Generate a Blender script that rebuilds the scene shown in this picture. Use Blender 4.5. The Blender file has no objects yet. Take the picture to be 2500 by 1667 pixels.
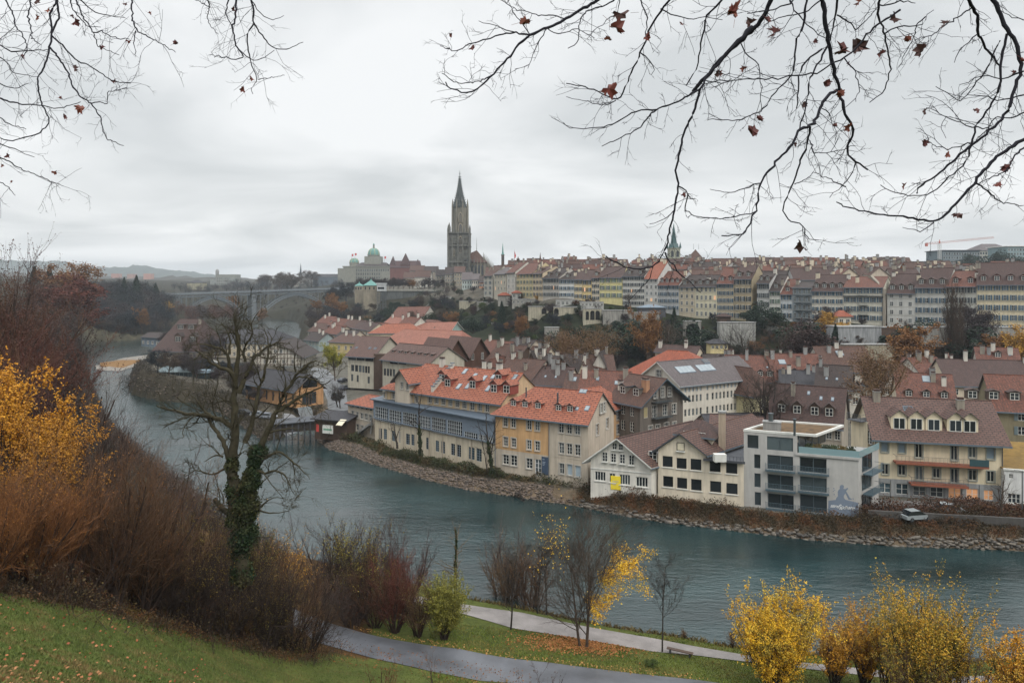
import bpy,math,random
import numpy as np
from mathutils import Vector,Matrix
PI=math.pi
random.seed(7)
# camera
F,U0,V0,H=1667.0,1250.0,700.0,36.0      # metres above the river
SC=bpy.context.scene
COL=SC.collection
cd=bpy.data.cameras.new('camera');cam=bpy.data.objects.new('camera',cd);COL.objects.link(cam)
cam.location=(0,0,H);cam.rotation_euler=(PI/2,0,0)
cd.sensor_width=36;cd.lens=24.0;cd.clip_start=0.1;cd.clip_end=20000
cd.shift_y=-(833.5-V0)/2500.0
SC.camera=cam
# world: overcast sky
wd=bpy.data.worlds.new('World');SC.world=wd;wd.use_nodes=True
SUN_EL,SUN_ROT=math.radians(48),math.radians(150)
def build_world():
 nt=wd.node_tree;nt.nodes.clear();N=nt.nodes.new;L=nt.links.new
 out=N('ShaderNodeOutputWorld')
 sky=N('ShaderNodeTexSky');sky.sky_type='NISHITA';sky.sun_disc=False
 sky.sun_elevation=SUN_EL;sky.sun_rotation=SUN_ROT;sky.air_density=1.5;sky.dust_density=3
 b1=N('ShaderNodeBackground');b1.inputs[1].default_value=0.08;L(sky.outputs[0],b1.inputs[0])
 tc=N('ShaderNodeTexCoord')
 sp=N('ShaderNodeSeparateXYZ');L(tc.outputs['Generated'],sp.inputs[0])
 # project direction on a flat cloud deck
 mx=N('ShaderNodeMath');mx.operation='ADD';mx.inputs[1].default_value=0.16;L(sp.outputs[2],mx.inputs[0])
 cl=N('ShaderNodeMath');cl.operation='MAXIMUM';cl.inputs[1].default_value=0.06;L(mx.outputs[0],cl.inputs[0])
 cb=N('ShaderNodeCombineXYZ')
 for i in (0,1):
  d=N('ShaderNodeMath');d.operation='DIVIDE';L(sp.outputs[i],d.inputs[0]);L(cl.outputs[0],d.inputs[1]);L(d.outputs[0],cb.inputs[i])
 mp=N('ShaderNodeMapping');mp.inputs['Scale'].default_value=(0.9,1.0,1);mp.inputs['Location'].default_value=(3.1,1.7,0);mp.inputs['Rotation'].default_value=(0,0,0.5)
 L(cb.outputs[0],mp.inputs[0])
 n1=N('ShaderNodeTexNoise');n1.inputs['Scale'].default_value=0.9;n1.inputs['Detail'].default_value=5;n1.inputs['Roughness'].default_value=0.5;n1.inputs['Distortion'].default_value=0.5
 L(mp.outputs[0],n1.inputs[0])
 rp=N('ShaderNodeValToRGB');e=rp.color_ramp.elements
 e[0].position=0.38;e[0].color=(0.52,0.54,0.55,1);e[1].position=0.62;e[1].color=(0.73,0.74,0.745,1)
 L(n1.outputs[0],rp.inputs[0])
 mr=N('ShaderNodeMapRange');mr.inputs[1].default_value=0.40;mr.inputs[2].default_value=0.85;mr.inputs[3].default_value=1.0;mr.inputs[4].default_value=3.0
 L(sp.outputs[2],mr.inputs[0])
 hz=N('ShaderNodeMapRange');hz.inputs[1].default_value=0.0;hz.inputs[2].default_value=0.10;hz.inputs[3].default_value=1.08;hz.inputs[4].default_value=1.0
 L(sp.outputs[2],hz.inputs[0])
 ml=N('ShaderNodeMath');ml.operation='MULTIPLY';L(mr.outputs[0],ml.inputs[0]);L(hz.outputs[0],ml.inputs[1])
 b2=N('ShaderNodeBackground');L(rp.outputs[0],b2.inputs[0]);L(ml.outputs[0],b2.inputs[1])
 mxs=N('ShaderNodeMixShader');mxs.inputs[0].default_value=0.94
 L(b1.outputs[0],mxs.inputs[1]);L(b2.outputs[0],mxs.inputs[2]);L(mxs.outputs[0],out.inputs[0])
build_world()
sl=bpy.data.lights.new('sun', 'SUN');sl.energy=1.3;sl.angle=math.radians(25);sl.color=(1,0.96,0.9)
so=bpy.data.objects.new('sun',sl);COL.objects.link(so)
so.rotation_euler=Vector((-math.sin(SUN_ROT)*math.cos(SUN_EL),-math.cos(SUN_ROT)*math.cos(SUN_EL),-math.sin(SUN_EL))).to_track_quat('-Z', 'Y').to_euler()
SC.view_settings.view_transform='Standard';SC.view_settings.look='None';SC.view_settings.exposure=0.42;SC.view_settings.gamma=1
# projection helpers (photo pixel + depth or height -> place)
def P(u,v,Y): return Vector(((u-U0)/F*Y,Y,H-(v-V0)/F*Y))
def G(u,v,z):
 Y=(H-z)*F/(v-V0);return Vector(((u-U0)/F*Y,Y))
def XY(u,Y): return Vector(((u-U0)/F*Y,Y))
def zat(v,p): return H-(v-V0)/F*p[1]
# materials
MATS={}
def _new(name):
 m=bpy.data.materials.new(name);m.use_nodes=True;nt=m.node_tree
 b=nt.nodes['Principled BSDF'];return m,nt,b,nt.nodes.new,nt.links.new
def mix(N,L,a,b,fac,mode='MIX'):
 m=N('ShaderNodeMix');m.data_type='RGBA';m.blend_type=mode
 for s,val in ((m.inputs[0],fac),(m.inputs[6],a),(m.inputs[7],b)):
  if hasattr(val, 'is_output'): L(val,s)
  elif isinstance(val,(int,float)): s.default_value=val
  else: s.default_value=(*val,1) if len(val)==3 else val
 return m.outputs[2]
def noise(N,L,vec,scale,detail=4,rough=0.55):
 n=N('ShaderNodeTexNoise');n.inputs['Scale'].default_value=scale;n.inputs['Detail'].default_value=detail;n.inputs['Roughness'].default_value=rough
 L(vec,n.inputs['Vector']);return n.outputs[0]
def ramp(N,L,fac,p0,c0,p1,c1):
 r=N('ShaderNodeValToRGB');e=r.color_ramp.elements
 e[0].position=p0;e[0].color=(*c0,1);e[1].position=p1;e[1].color=(*c1,1);L(fac,r.inputs[0]);return r.outputs[0]
def bump(N,L,h,b,strength=0.3,dist=0.05):
 bp=N('ShaderNodeBump');bp.inputs['Strength'].default_value=strength;bp.inputs['Distance'].default_value=dist
 L(h,bp.inputs['Height']);L(bp.outputs[0],b.inputs['Normal'])
def k(c,f): return tuple(x*f for x in c)
def plaster(c,dirt=0.3,rough=0.9):
 key=('pl',c,dirt)
 if key in MATS: return MATS[key]
 m,nt,b,N,L=_new('plaster')
 uv=N('ShaderNodeUVMap').outputs[0];g=N('ShaderNodeTexCoord').outputs['Object']
 n1=noise(N,L,g,0.35,5,0.65)
 mp=N('ShaderNodeMapping');mp.inputs['Scale'].default_value=(1.6,0.16,1);L(uv,mp.inputs[0])
 n2=noise(N,L,mp.outputs[0],1.0,4,0.6)
 a=ramp(N,L,n1,0.3,k(c,0.80),0.7,c)
 s=ramp(N,L,n2,0.35,(1-dirt,1-dirt,1-dirt*0.95),0.6,(1,1,1))
 L(mix(N,L,a,s,0.75, 'MULTIPLY'),b.inputs['Base Color']);b.inputs['Roughness'].default_value=rough
 b.inputs['Specular IOR Level'].default_value=0.2
 MATS[key]=m;return m
def plain(c,rough=0.7,metal=0.0,name='paint',vary=0.15):
 key=('p',c,rough,metal)
 if key in MATS: return MATS[key]
 m,nt,b,N,L=_new(name);g=N('ShaderNodeTexCoord').outputs['Object']
 n1=noise(N,L,g,1.3,3);L(ramp(N,L,n1,0.3,k(c,1-vary),0.7,c),b.inputs['Base Color'])
 b.inputs['Roughness'].default_value=rough;b.inputs['Metallic'].default_value=metal
 MATS[key]=m;return m
def glass(c=(0.016,0.02,0.024),rough=0.12,name='glass'):
 key=('g',c,rough)
 if key in MATS: return MATS[key]
 m,nt,b,N,L=_new(name);g=N('ShaderNodeObjectInfo').outputs['Random']
 L(ramp(N,L,g,0.1,k(c,0.5),0.95,k(c,2.0)),b.inputs['Base Color'])
 b.inputs['Roughness'].default_value=rough;b.inputs['IOR'].default_value=1.5
 MATS[key]=m;return m
def lit(c,s):
 key=('lit',c,s)
 if key in MATS: return MATS[key]
 m,nt,b,N,L=_new('lit_window');b.inputs['Base Color'].default_value=(*c,1)
 b.inputs['Emission Color'].default_value=(*c,1);b.inputs['Emission Strength'].default_value=s
 MATS[key]=m;return m
def tiles(c1,c2,dark,w=0.22,h=0.34,patch=0.5,mort=0.16,patchc=None,name='roof_tiles'):
 if c1[0]<.24: c1,c2=k(c1,.80),k(c2,.80)
 key=('t',c1,c2,dark,w,h,patch)
 if key in MATS: return MATS[key]
 m,nt,b,N,L=_new(name);uv=N('ShaderNodeUVMap').outputs[0];ob=N('ShaderNodeTexCoord').outputs['Object']
 br=N('ShaderNodeTexBrick');L(uv,br.inputs[0]);br.inputs['Scale'].default_value=1
 br.inputs['Color1'].default_value=(*c1,1);br.inputs['Color2'].default_value=(*c2,1);br.inputs['Mortar'].default_value=(*dark,1)
 br.inputs['Mortar Size'].default_value=h*mort;br.inputs['Mortar Smooth'].default_value=0.4;br.inputs['Bias'].default_value=0
 br.inputs['Brick Width'].default_value=w;br.inputs['Row Height'].default_value=h
 n1=noise(N,L,ob,0.30,6,0.7)
 mp=N('ShaderNodeMapping');mp.inputs['Scale'].default_value=(1.0,0.35,1);L(uv,mp.inputs[0])
 n2=noise(N,L,mp.outputs[0],1.6,4,0.7)
 n3=noise(N,L,uv,3.2,3,0.8)
 pc=patchc or k(c1,0.45)
 a=mix(N,L,br.outputs[0],pc,ramp(N,L,n1,0.45,(0,0,0),0.72,(patch,patch,patch)))
 a=mix(N,L,a,ramp(N,L,n2,0.35,(0.72,0.70,0.70),0.65,(1.1,1.1,1.1)),0.8, 'MULTIPLY')
 a=mix(N,L,a,ramp(N,L,n3,0.32,(0.50,0.50,0.54),0.68,(1.45,1.38,1.34)),min(1,0.35+patch), 'MULTIPLY')
 L(a,b.inputs['Base Color']);b.inputs['Roughness'].default_value=0.72;b.inputs['Specular IOR Level'].default_value=0.35
 bump(N,L,br.outputs[1],b,0.5,-0.04)
 MATS[key]=m;return m
T_ORANGE=tiles((0.33,0.115,0.064),(0.295,0.10,0.056),(0.13,0.045,0.03),1.3,0.46,0.12,0.24)
T_SALMON=tiles((0.30,0.125,0.085),(0.26,0.11,0.075),(0.14,0.06,0.045),0.5,0.4,0.3,0.14)
T_DORANGE=tiles((0.34,0.085,0.035),(0.26,0.07,0.035),(0.1,0.035,0.025),0.3,0.34,0.35,0.14)
T_BROWN=tiles((0.185,0.085,0.055),(0.095,0.052,0.038),(0.035,0.022,0.018),0.22,0.32,0.5)
T_REDB=tiles((0.24,0.085,0.05),(0.12,0.052,0.036),(0.04,0.02,0.016),0.24,0.34,0.45)
T_DARK=tiles((0.085,0.056,0.046),(0.05,0.038,0.036),(0.02,0.016,0.015),0.25,0.34,0.4)
T_PURP=tiles((0.165,0.09,0.068),(0.13,0.072,0.056),(0.045,0.03,0.028),0.8,0.38,0.08,0.22)
T_GREY=tiles((0.14,0.12,0.12),(0.12,0.105,0.105),(0.07,0.06,0.06),0.4,0.4,0.3,0.1)
T_SLATE=tiles((0.055,0.055,0.062),(0.042,0.042,0.05),(0.02,0.02,0.024),0.4,0.4,0.3,0.12)
T_PLUM=tiles((0.125,0.066,0.05),(0.08,0.046,0.038),(0.03,0.02,0.02),0.24,0.34,0.45)
M_COPPER=plain((0.10,0.26,0.23),0.6,0, 'copper_green',0.4)
M_WHITE=plain((0.62,0.62,0.58),0.6);M_DKGREY=plain((0.05,0.055,0.065),0.6);M_ZINC=plain((0.13,0.17,0.21),0.45,0.2, 'zinc')
M_WOOD=plain((0.075,0.045,0.03),0.8,0, 'dark_timber',0.3);M_TRIM=plain((0.10,0.085,0.075),0.7)
M_STONE=plaster((0.30,0.27,0.22),0.5);M_CONC=plaster((0.30,0.30,0.29),0.4)
M_METAL=plain((0.12,0.14,0.15),0.4,0.6, 'steel')
M_SLATEF=plain((0.09,0.09,0.095),0.8,0, 'flat_roof_felt',0.4)
GL=glass();GL2=glass((0.05,0.06,0.065),0.2, 'curtained_glass');GLB=glass((0.03,0.05,0.06),0.08, 'blue_glass')
BLIND=plain((0.22,0.27,0.31),0.6,0, 'blind')
# object helpers
def tag(o,label=None,cat=None,group=None,kind=None):
 if label: o['label']=label
 if cat: o['category']=cat
 if group: o['group']=group
 if kind: o['kind']=kind
 return o
def empty(name,loc=(0,0,0),rz=0,label=None,cat=None,group=None,scale=None):
 o=bpy.data.objects.new(name,None);COL.objects.link(o);o.empty_display_size=0.3
 o.location=loc;o.rotation_euler=(0,0,rz)
 if scale: o.scale=(scale,)*3 if isinstance(scale,(int,float)) else scale
 return tag(o,label,cat,group)
def link(name,me,parent=None,loc=(0,0,0),rot=(0,0,0)):
 o=bpy.data.objects.new(name,me);COL.objects.link(o);o.parent=parent;o.location=loc;o.rotation_euler=rot
 return o
class MB:
 def __init__(s,T=None): s.v=[];s.f=[];s.m=[];s.T=T
 def poly(s,pts,mi=0):
  n=len(s.v);s.v+=[tuple(p) for p in pts];s.f.append(tuple(range(n,n+len(pts))));s.m.append(mi)
 def box(s,x0,x1,y0,y1,z0,z1,mi=0,top=None):
  n=len(s.v)
  s.v+=[(x0,y0,z0),(x1,y0,z0),(x1,y1,z0),(x0,y1,z0),(x0,y0,z1),(x1,y0,z1),(x1,y1,z1),(x0,y1,z1)]
  for q,f in enumerate(((0,3,2,1),(4,5,6,7),(0,1,5,4),(1,2,6,5),(2,3,7,6),(3,0,4,7))):
   s.f.append(tuple(n+i for i in f));s.m.append(top if (q==1 and top is not None) else mi)
 def slab(s,pts,th,top=0,side=1):
  n=len(s.v);c=len(pts)
  s.v+=[tuple(p) for p in pts]+[(p[0],p[1],p[2]-th) for p in pts]
  s.f.append(tuple(range(n,n+c)));s.m.append(top)
  s.f.append(tuple(range(n+2*c-1,n+c-1,-1)));s.m.append(side)
  for i in range(c):
   j=(i+1) % c;s.f.append((n+i,n+c+i,n+c+j,n+j));s.m.append(side)
 def cyl(s,p0,p1,r0,r1,n=8,mi=0,cap=True):
  p0=Vector(p0);p1=Vector(p1);d=(p1-p0).normalized()
  a=d.orthogonal().normalized();b=d.cross(a);k0=len(s.v)
  for p,r in ((p0,r0),(p1,r1)):
   for i in range(n):
    t=2*PI*i/n;s.v.append(tuple(p+(a*math.cos(t)+b*math.sin(t))*r))
  for i in range(n):
   j=(i+1) % n;s.f.append((k0+i,k0+j,k0+n+j,k0+n+i));s.m.append(mi)
  if cap:
   s.f.append(tuple(range(k0+n,k0+2*n)));s.m.append(mi);s.f.append(tuple(range(k0+n-1,k0-1,-1)));s.m.append(mi)
 def lathe(s,c,prof,n=16,mi=0,rot=0):
  k0=len(s.v)
  for r,z in prof:
   for i in range(n):
    t=2*PI*i/n+rot;s.v.append((c[0]+r*math.cos(t),c[1]+r*math.sin(t),c[2]+z))
  for q in range(len(prof)-1):
   for i in range(n):
    j=(i+1) % n;s.f.append((k0+q*n+i,k0+q*n+j,k0+(q+1)*n+j,k0+(q+1)*n+i));s.m.append(mi)
 def mesh(s,name,mats):
  me=bpy.data.meshes.new(name)
  V=[s.T(p) for p in s.v] if s.T else s.v
  me.from_pydata(V,[],s.f)
  if not isinstance(mats,(list,tuple)): mats=[mats]
  for m in mats: me.materials.append(m)
  me.polygons.foreach_set('material_index',s.m)
  uvl=me.uv_layers.new(name='UVMap').data;me.update()
  for p in me.polygons:
   n=p.normal
   if abs(n.z)>0.97: a=Vector((1,0,0));b=Vector((0,1,0))
   else:
    a=Vector((n.y,-n.x,0)).normalized()
    if (abs(a.x)>=abs(a.y) and a.x<0) or (abs(a.x)<abs(a.y) and a.y<0): a=-a
    b=n.cross(a)
    if b.z<0: b=-b
   for li in p.loop_indices:
    co=me.vertices[me.loops[li].vertex_index].co;uvl[li].uv=(co.dot(a),co.dot(b))
  return me
 def build(s,name,mats,parent=None,loc=(0,0,0),rot=(0,0,0)):
  return link(name,s.mesh(name,mats),parent,loc,rot)
def npmesh(name,V,Fq,mats,mi=None):
 me=bpy.data.meshes.new(name);nv=len(V);nf,kq=Fq.shape
 me.vertices.add(nv);me.vertices.foreach_set('co',np.asarray(V,np.float32).ravel())
 me.loops.add(nf*kq);me.loops.foreach_set('vertex_index',Fq.astype(np.int32).ravel())
 me.polygons.add(nf);me.polygons.foreach_set('loop_start',np.arange(0,nf*kq,kq,dtype=np.int32))
 try: me.polygons.foreach_set('loop_total',np.full(nf,kq,np.int32))
 except Exception: pass
 if not isinstance(mats,(list,tuple)): mats=[mats]
 for m in mats: me.materials.append(m)
 if mi is not None: me.polygons.foreach_set('material_index',np.asarray(mi,np.int32))
 me.update(calc_edges=True);return me
# windows
WM={}
def window_mesh(w,h,cols,rows,fr,gl,dep=0.06,sur=None,sill=True,shut=None,blind=0.0):
 """frame (with glass behind it) of a window, origin at bottom left, outside is -y"""
 key=('w',round(w,2),round(h,2),cols,rows,fr.name,gl.name,sur.name if sur else 0,shut.name if shut else 0,blind)
 if key in WM: return WM[key]
 mb=MB();t=min(0.09,w*0.08)
 mb.box(0,w,dep-0.02,dep+0.02,0,h,1)
 mb.box(0,t,0,dep-0.021,0,h,0);mb.box(w-t,w,0,dep-0.021,0,h,0);mb.box(t,w-t,0,dep-0.021,0,t,0);mb.box(t,w-t,0,dep-0.021,h-t,h,0)
 for i in range(1,cols): x=w*i/cols;mb.box(x-t*0.55,x+t*0.55,0.01,dep-0.022,t,h-t,0)
 for i in range(1,rows): z=h*i/rows;mb.box(t,w-t,0.015,dep-0.023,z-t*0.32,z+t*0.32,0)
 if blind: mb.box(t,w-t,0.02,0.035,h*(1-blind),h-t,3)
 if sur:
  g=0.14
  mb.box(-g,0,-0.19,0.0,-0.02,h+g,2);mb.box(w,w+g,-0.19,0.0,-0.02,h+g,2);mb.box(0,w,-0.19,-0.01,h,h+g,2)
  mb.box(-g-0.05,w+g+0.05,-0.27,0.0,-0.14,-0.02,2)
 if shut:
  sw=w*0.5;g=0.16 if sur else 0.02
  for a in (-g-sw,w+g): mb.box(a,a+sw,-0.26,-0.2,0,h,3)
 me=mb.mesh('window',[fr,gl,sur or fr,shut or BLIND]);WM[key]=me;return me
def pane_mesh(w,h,gl):
 key=('pane',round(w,2),round(h,2),gl.name)
 if key in WM: return WM[key]
 mb=MB();mb.box(0.03,w-0.03,0.03,0.05,0.03,h-0.03,0);me=mb.mesh('pane',[gl]);WM[key]=me;return me
def frame_mesh(w,h,cols,rows,fr,sur=None,t=None,sill=None):
 key=('fr',round(w,2),round(h,2),cols,rows,fr.name,sur.name if sur else 0,sill.name if sill else 0)
 if key in WM: return WM[key]
 mb=MB();t=t or min(0.08,w*0.08)
 mb.box(0,t,-0.02,0.06,0,h,0);mb.box(w-t,w,-0.02,0.06,0,h,0);mb.box(t,w-t,-0.02,0.06,0,t,0);mb.box(t,w-t,-0.02,0.06,h-t,h,0)
 for i in range(1,cols): x=w*i/cols;mb.box(x-t*0.6,x+t*0.6,-0.015,0.028,t,h-t,0)
 for i in range(1,rows): z=h*i/rows;mb.box(t,w-t,-0.01,0.026,z-t*0.3,z+t*0.3,0)
 if sur:
  g=0.15
  mb.box(-g,-0.003,-0.2,-0.13,-0.02,h+g,1);mb.box(w+0.003,w+g,-0.2,-0.13,-0.02,h+g,1);mb.box(-0.003,w+0.003,-0.198,-0.13,h+0.003,h+g,1)
 if sill: mb.box(-0.12,w+0.12,-0.26,-0.0,-0.14,-0.021,1)
 me=mb.mesh('window',[fr,sur or sill or fr]);WM[key]=me;return me
def shutter_mesh(w,h,c):
 key=('sh',round(w,2),round(h,2),c.name)
 if key in WM: return WM[key]
 mb=MB();mb.box(0,w,-0.03,0.03,0,h,0)
 n=max(3,int(h/0.3))
 for i in range(n): z=h*(i+0.2)/n;mb.box(0.04,w-0.04,-0.05,-0.031,z,z+h/n*0.55,0)
 me=mb.mesh('shutter',[c]);WM[key]=me;return me
# spec for a window style: dict(c=cols, r=rows, fr=frame mat, gl=glass mat, sur=surround, sh=shutter mat, far=True for one mesh)
def wall_grid(mb,Mf,L,z0,z1,rects,mi=0,dep=0.16,rev=None):
 xs=sorted({0,L} | {x for r in rects for x in (r[0],r[0]+r[2]) if 0<x<L})
 zs=sorted({z0,z1} | {z for r in rects for z in (r[1],r[1]+r[3]) if z0<z<z1})
 for i in range(len(xs)-1):
  run=None
  for j in range(len(zs)-1):
   cx=(xs[i]+xs[i+1])/2;cz=(zs[j]+zs[j+1])/2
   hole=any(r[0]<cx<r[0]+r[2] and r[1]<cz<r[1]+r[3] for r in rects)
   if not hole:
    if run is None: run=zs[j]
   if (hole or j==len(zs)-2) and run is not None:
    top=zs[j] if hole else zs[j+1]
    mb.poly([Mf(xs[i],0,run),Mf(xs[i+1],0,run),Mf(xs[i+1],0,top),Mf(xs[i],0,top)],mi);run=None
 for r in (rects if rev is None else rev):
  x,z,w,h=r[:4]
  for a,b in (((x,z),(x+w,z)),((x+w,z),(x+w,z+h)),((x+w,z+h),(x,z+h)),((x,z+h),(x,z))):
   mb.poly([Mf(a[0],0,a[1]),Mf(a[0],dep,a[1]),Mf(b[0],dep,b[1]),Mf(b[0],0,b[1])],mi)
def side_map(side,w,d):
 return {'f': (lambda s,n,z: (s,n,z),0), 'r': (lambda s,n,z: (w-n,s,z),PI/2),
   'b': (lambda s,n,z: (w-s,d-n,z),PI), 'l': (lambda s,n,z: (n,d-s,z),-PI/2)}[side]
def put_window(parent,Mf,rz,x,z,w,h,st,dep=0.1,name='window'):
 loc=Mf(x,dep,z);gl=st.get('gl',GL)
 if isinstance(gl,(list,tuple)): gl=random.choice(gl)
 fr=st.get('fr',M_WHITE);c,r=st.get('c',2),st.get('r',3)
 if st.get('far'):
  sh=st.get('sh')
  if sh is not None and random.random()<st.get('shut_p',0.0): gl=sh
  return link(name,window_mesh(w,h,c,r,fr,gl,0.06,st.get('sur'),True,sh),parent,loc,(0,0,rz))
 o=link(name,frame_mesh(w,h,c,r,fr,st.get('sur'),st.get('t'),st.get('sill')),parent,loc,(0,0,rz))
 link('pane',pane_mesh(w,h,gl),o)
 if st.get('sh'):
  sw=w*0.5
  for a in (-sw-0.03,w+0.03): link('shutter',shutter_mesh(sw,h,st['sh']),o,(a,-dep-0.06,0))
 return o
def grid(xs,w,rows,st):
 """windows centred at xs; rows=[(z,h),...]"""
 return [(x-w/2,z,w,h,st) for (z,h) in rows for x in xs]
def cols(w,n,m=None):
 m=w/n/2 if m is None else m
 return [m+(w-2*m)*i/(n-1) for i in range(n)] if n>1 else [w/2]
class House:
 """A = front left corner (plan), B = front right corner; local x along the front, y back, z up from ground z0"""
 def __init__(s,name,label,cat,A,B,d,z0,ze,zr,wallm,roofm,axis='x',hl=0,hr=0,oh=0.6,og=0.4,sk=0,front=(),right=(),left=(),back=(),low=None,zlow=0,parent=None,trim=None,group=None,roof=True,th=0.22,flat=False,off=(0,0),base=0.0):
  A=Vector(A[:2]);B=Vector(B[:2]);s.w=w=(B-A).length;s.d=d;s.rz=math.atan2((B-A).y,(B-A).x)
  s.z0=z0;s.ze=ze-z0;s.zr=zr-z0;s.axis=axis;s.sk=sk;s.roofm=roofm;s.trim=trim or M_TRIM;s.wallm=wallm
  s.hl,s.hr,s.oh,s.og=hl,hr,oh,og
  T=(lambda p: (p[0]+p[1]*sk,p[1],p[2])) if sk else None;s.T=T
  s.root=parent or empty(name,(A.x,A.y,z0),s.rz,label,cat,group)
  if parent is not None:
   off=(off[0],off[1])
  s.off=off;ox,oy=off
  tr=lambda p: ((T(p) if T else p)[0]+ox,(T(p) if T else p)[1]+oy,p[2])
  s.tr=tr
  mb=MB(tr)
  for sd,rects in (('f',front),('r',right),('l',left),('b',back)):
   Mf,rz=side_map(sd,w,d);L=w if sd in 'fb' else d
   inn=[r for r in rects if r[1]+r[3]<=s.ze+0.01 and r[0]>=0 and r[0]+r[2]<=L and r[4].get('rec',True)]
   if low and zlow:
    wall_grid(mb,Mf,L,base,zlow,[r for r in inn if r[1]<zlow],1);wall_grid(mb,Mf,L,zlow,s.ze,[r for r in inn if r[1]+r[3]>zlow],0,rev=[r for r in inn if r[1]>=zlow])
   else: wall_grid(mb,Mf,L,base,s.ze,inn,0)
  if roof and not flat:
   if axis=='x':
    if not hl: mb.poly([(0,0,s.ze),(0,d/2,s.zr),(0,d,s.ze)])
    if not hr: mb.poly([(w,0,s.ze),(w,d/2,s.zr),(w,d,s.ze)])
   else:
    if not hl: mb.poly([(0,0,s.ze),(w/2,0,s.zr),(w,0,s.ze)])
    if not hr: mb.poly([(0,d,s.ze),(w/2,d,s.zr),(w,d,s.ze)])
  if flat: mb.poly([(0,0,s.ze),(w,0,s.ze),(w,d,s.ze),(0,d,s.ze)],2)
  s.wall=mb.build('wall',[wallm,low or wallm]+([M_SLATEF] if flat else []),s.root)
  for sd,rects in (('f',front),('r',right),('l',left),('b',back)):
   Mf,rz=side_map(sd,w,d);L=w if sd in 'fb' else d
   for r in rects:
    inside=r[1]+r[3]<=s.ze+0.01 and r[4].get('rec',True)
    M2=lambda a,n,z,Mf=Mf: tr(Mf(a,n,z))
    put_window(s.root,M2,rz-(math.atan(sk) if sd in 'rl' else 0),r[0],r[1],r[2],r[3],r[4],0.12 if inside else -0.10,r[5] if len(r)>5 else 'window')
  s.roof=None
  if roof and not flat: s.make_roof(th)
 def make_roof(s,th=0.22):
  w,d,ze,zr,oh,og=s.w,s.d,s.ze,s.zr,s.oh,s.og
  if s.axis=='x': Ls,Lt=w,d;m=lambda a,t,z: (a,t,z)
  else: Ls,Lt=d,w;m=lambda a,t,z: (t,a,z)
  sl=(zr-ze)/(Lt/2);zo=ze-oh*sl;up=0.12
  a0=s.hl if s.hl else -og;a1=Ls-s.hr if s.hr else Ls+og
  e0=-oh if s.hl else -og;e1=Ls+oh if s.hr else Ls+og
  mb=MB(s.tr)
  mb.slab([m(e0,-oh,zo+up),m(e1,-oh,zo+up),m(a1,Lt/2,zr+up),m(a0,Lt/2,zr+up)],th)
  mb.slab([m(e1,Lt+oh,zo+up),m(e0,Lt+oh,zo+up),m(a0,Lt/2,zr+up),m(a1,Lt/2,zr+up)],th)
  if s.hl: mb.slab([m(e0,Lt+oh,zo+up),m(e0,-oh,zo+up),m(a0,Lt/2,zr+up)],th)
  if s.hr: mb.slab([m(e1,-oh,zo+up),m(e1,Lt+oh,zo+up),m(a1,Lt/2,zr+up)],th)
  for tt_ in (-oh,Lt+oh):
   a_,b_=m(e0,tt_-0.07,0),m(e1,tt_+0.07,0);mb.box(min(a_[0],b_[0]),max(a_[0],b_[0]),min(a_[1],b_[1]),max(a_[1],b_[1]),zo+up-th-.04,zo+up-.05,2)
  p,q=m(a0,Lt/2-0.12,0),m(a1,Lt/2+0.12,0)
  mb.box(min(p[0],q[0]),max(p[0],q[0]),min(p[1],q[1]),max(p[1],q[1]),zr+up-0.1,zr+up+0.07,0)
  s.roof=mb.build('roof',[s.roofm,s.trim,M_ZINC],s.root)
 def N(s,side=0):
  """returns map (along, inward from eave, z) and roof slope for slope side 0 (front/left) or 1 (back/right)"""
  Lt=s.d if s.axis=='x' else s.w
  sl=(s.zr-s.ze)/(Lt/2)
  def f(a,q,z):
   t=q if side==0 else Lt-q
   return s.tr((a,t,z) if s.axis=='x' else (t,a,z))
  return f,sl
 def dormer(s,a,hf,wd=1.5,hd=1.5,side=0,rm=None,wm=None,st=None,rise=0.5,shed=False,label=None,win=None):
  """a = position along, hf = height of sill above eave"""
  f,sl=s.N(side);rm=rm or s.roofm;wm=wm or s.wallm;zb=s.ze+hf;q0=hf/sl-0.1
  mb=MB(lambda p: f(p[0],p[1],p[2]));q1=q0+(hd)/sl+0.3
  mb.box(a-wd/2,a+wd/2,q0,q1,zb-0.25,zb+hd,0)
  o=0.22;zt=zb+hd;qr=q0+(hd+rise)/sl+0.4
  if shed:
   mb.slab([(a-wd/2-o,q0-0.3,zt+0.05),(a+wd/2+o,q0-0.3,zt+0.05),(a+wd/2+o,q0+hd/sl+2.0,zt+0.5),(a-wd/2-o,q0+hd/sl+2.0,zt+0.5)],0.12,1,2)
  else:
   mb.poly([(a-wd/2,q0,zt),(a+wd/2,q0,zt),(a,q0,zt+rise)],0)
   mb.slab([(a-wd/2-o,q0-0.3,zt-o*rise/(wd/2)+0.08),(a,q0-0.3,zt+rise+0.08),(a,qr,zt+rise+0.08),(a-wd/2-o,q1,zt-o*rise/(wd/2)+0.08)],0.1,1,2)
   mb.slab([(a,q0-0.3,zt+rise+0.08),(a+wd/2+o,q0-0.3,zt-o*rise/(wd/2)+0.08),(a+wd/2+o,q1,zt-o*rise/(wd/2)+0.08),(a,qr,zt+rise+0.08)],0.1,1,2)
  o_=mb.build('dormer',[wm,rm,s.trim],s.root)
  st=st or {};ww=win or wd*0.66;hh=hd*0.8
  mw=MB(lambda p: f(p[0],p[1],p[2]));x0=a-ww/2;z=zb+0.08;q=q0
  mw.box(x0,x0+ww,q-0.03,q-0.005,z,z+hh,1)
  t=0.08;fr=0
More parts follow.
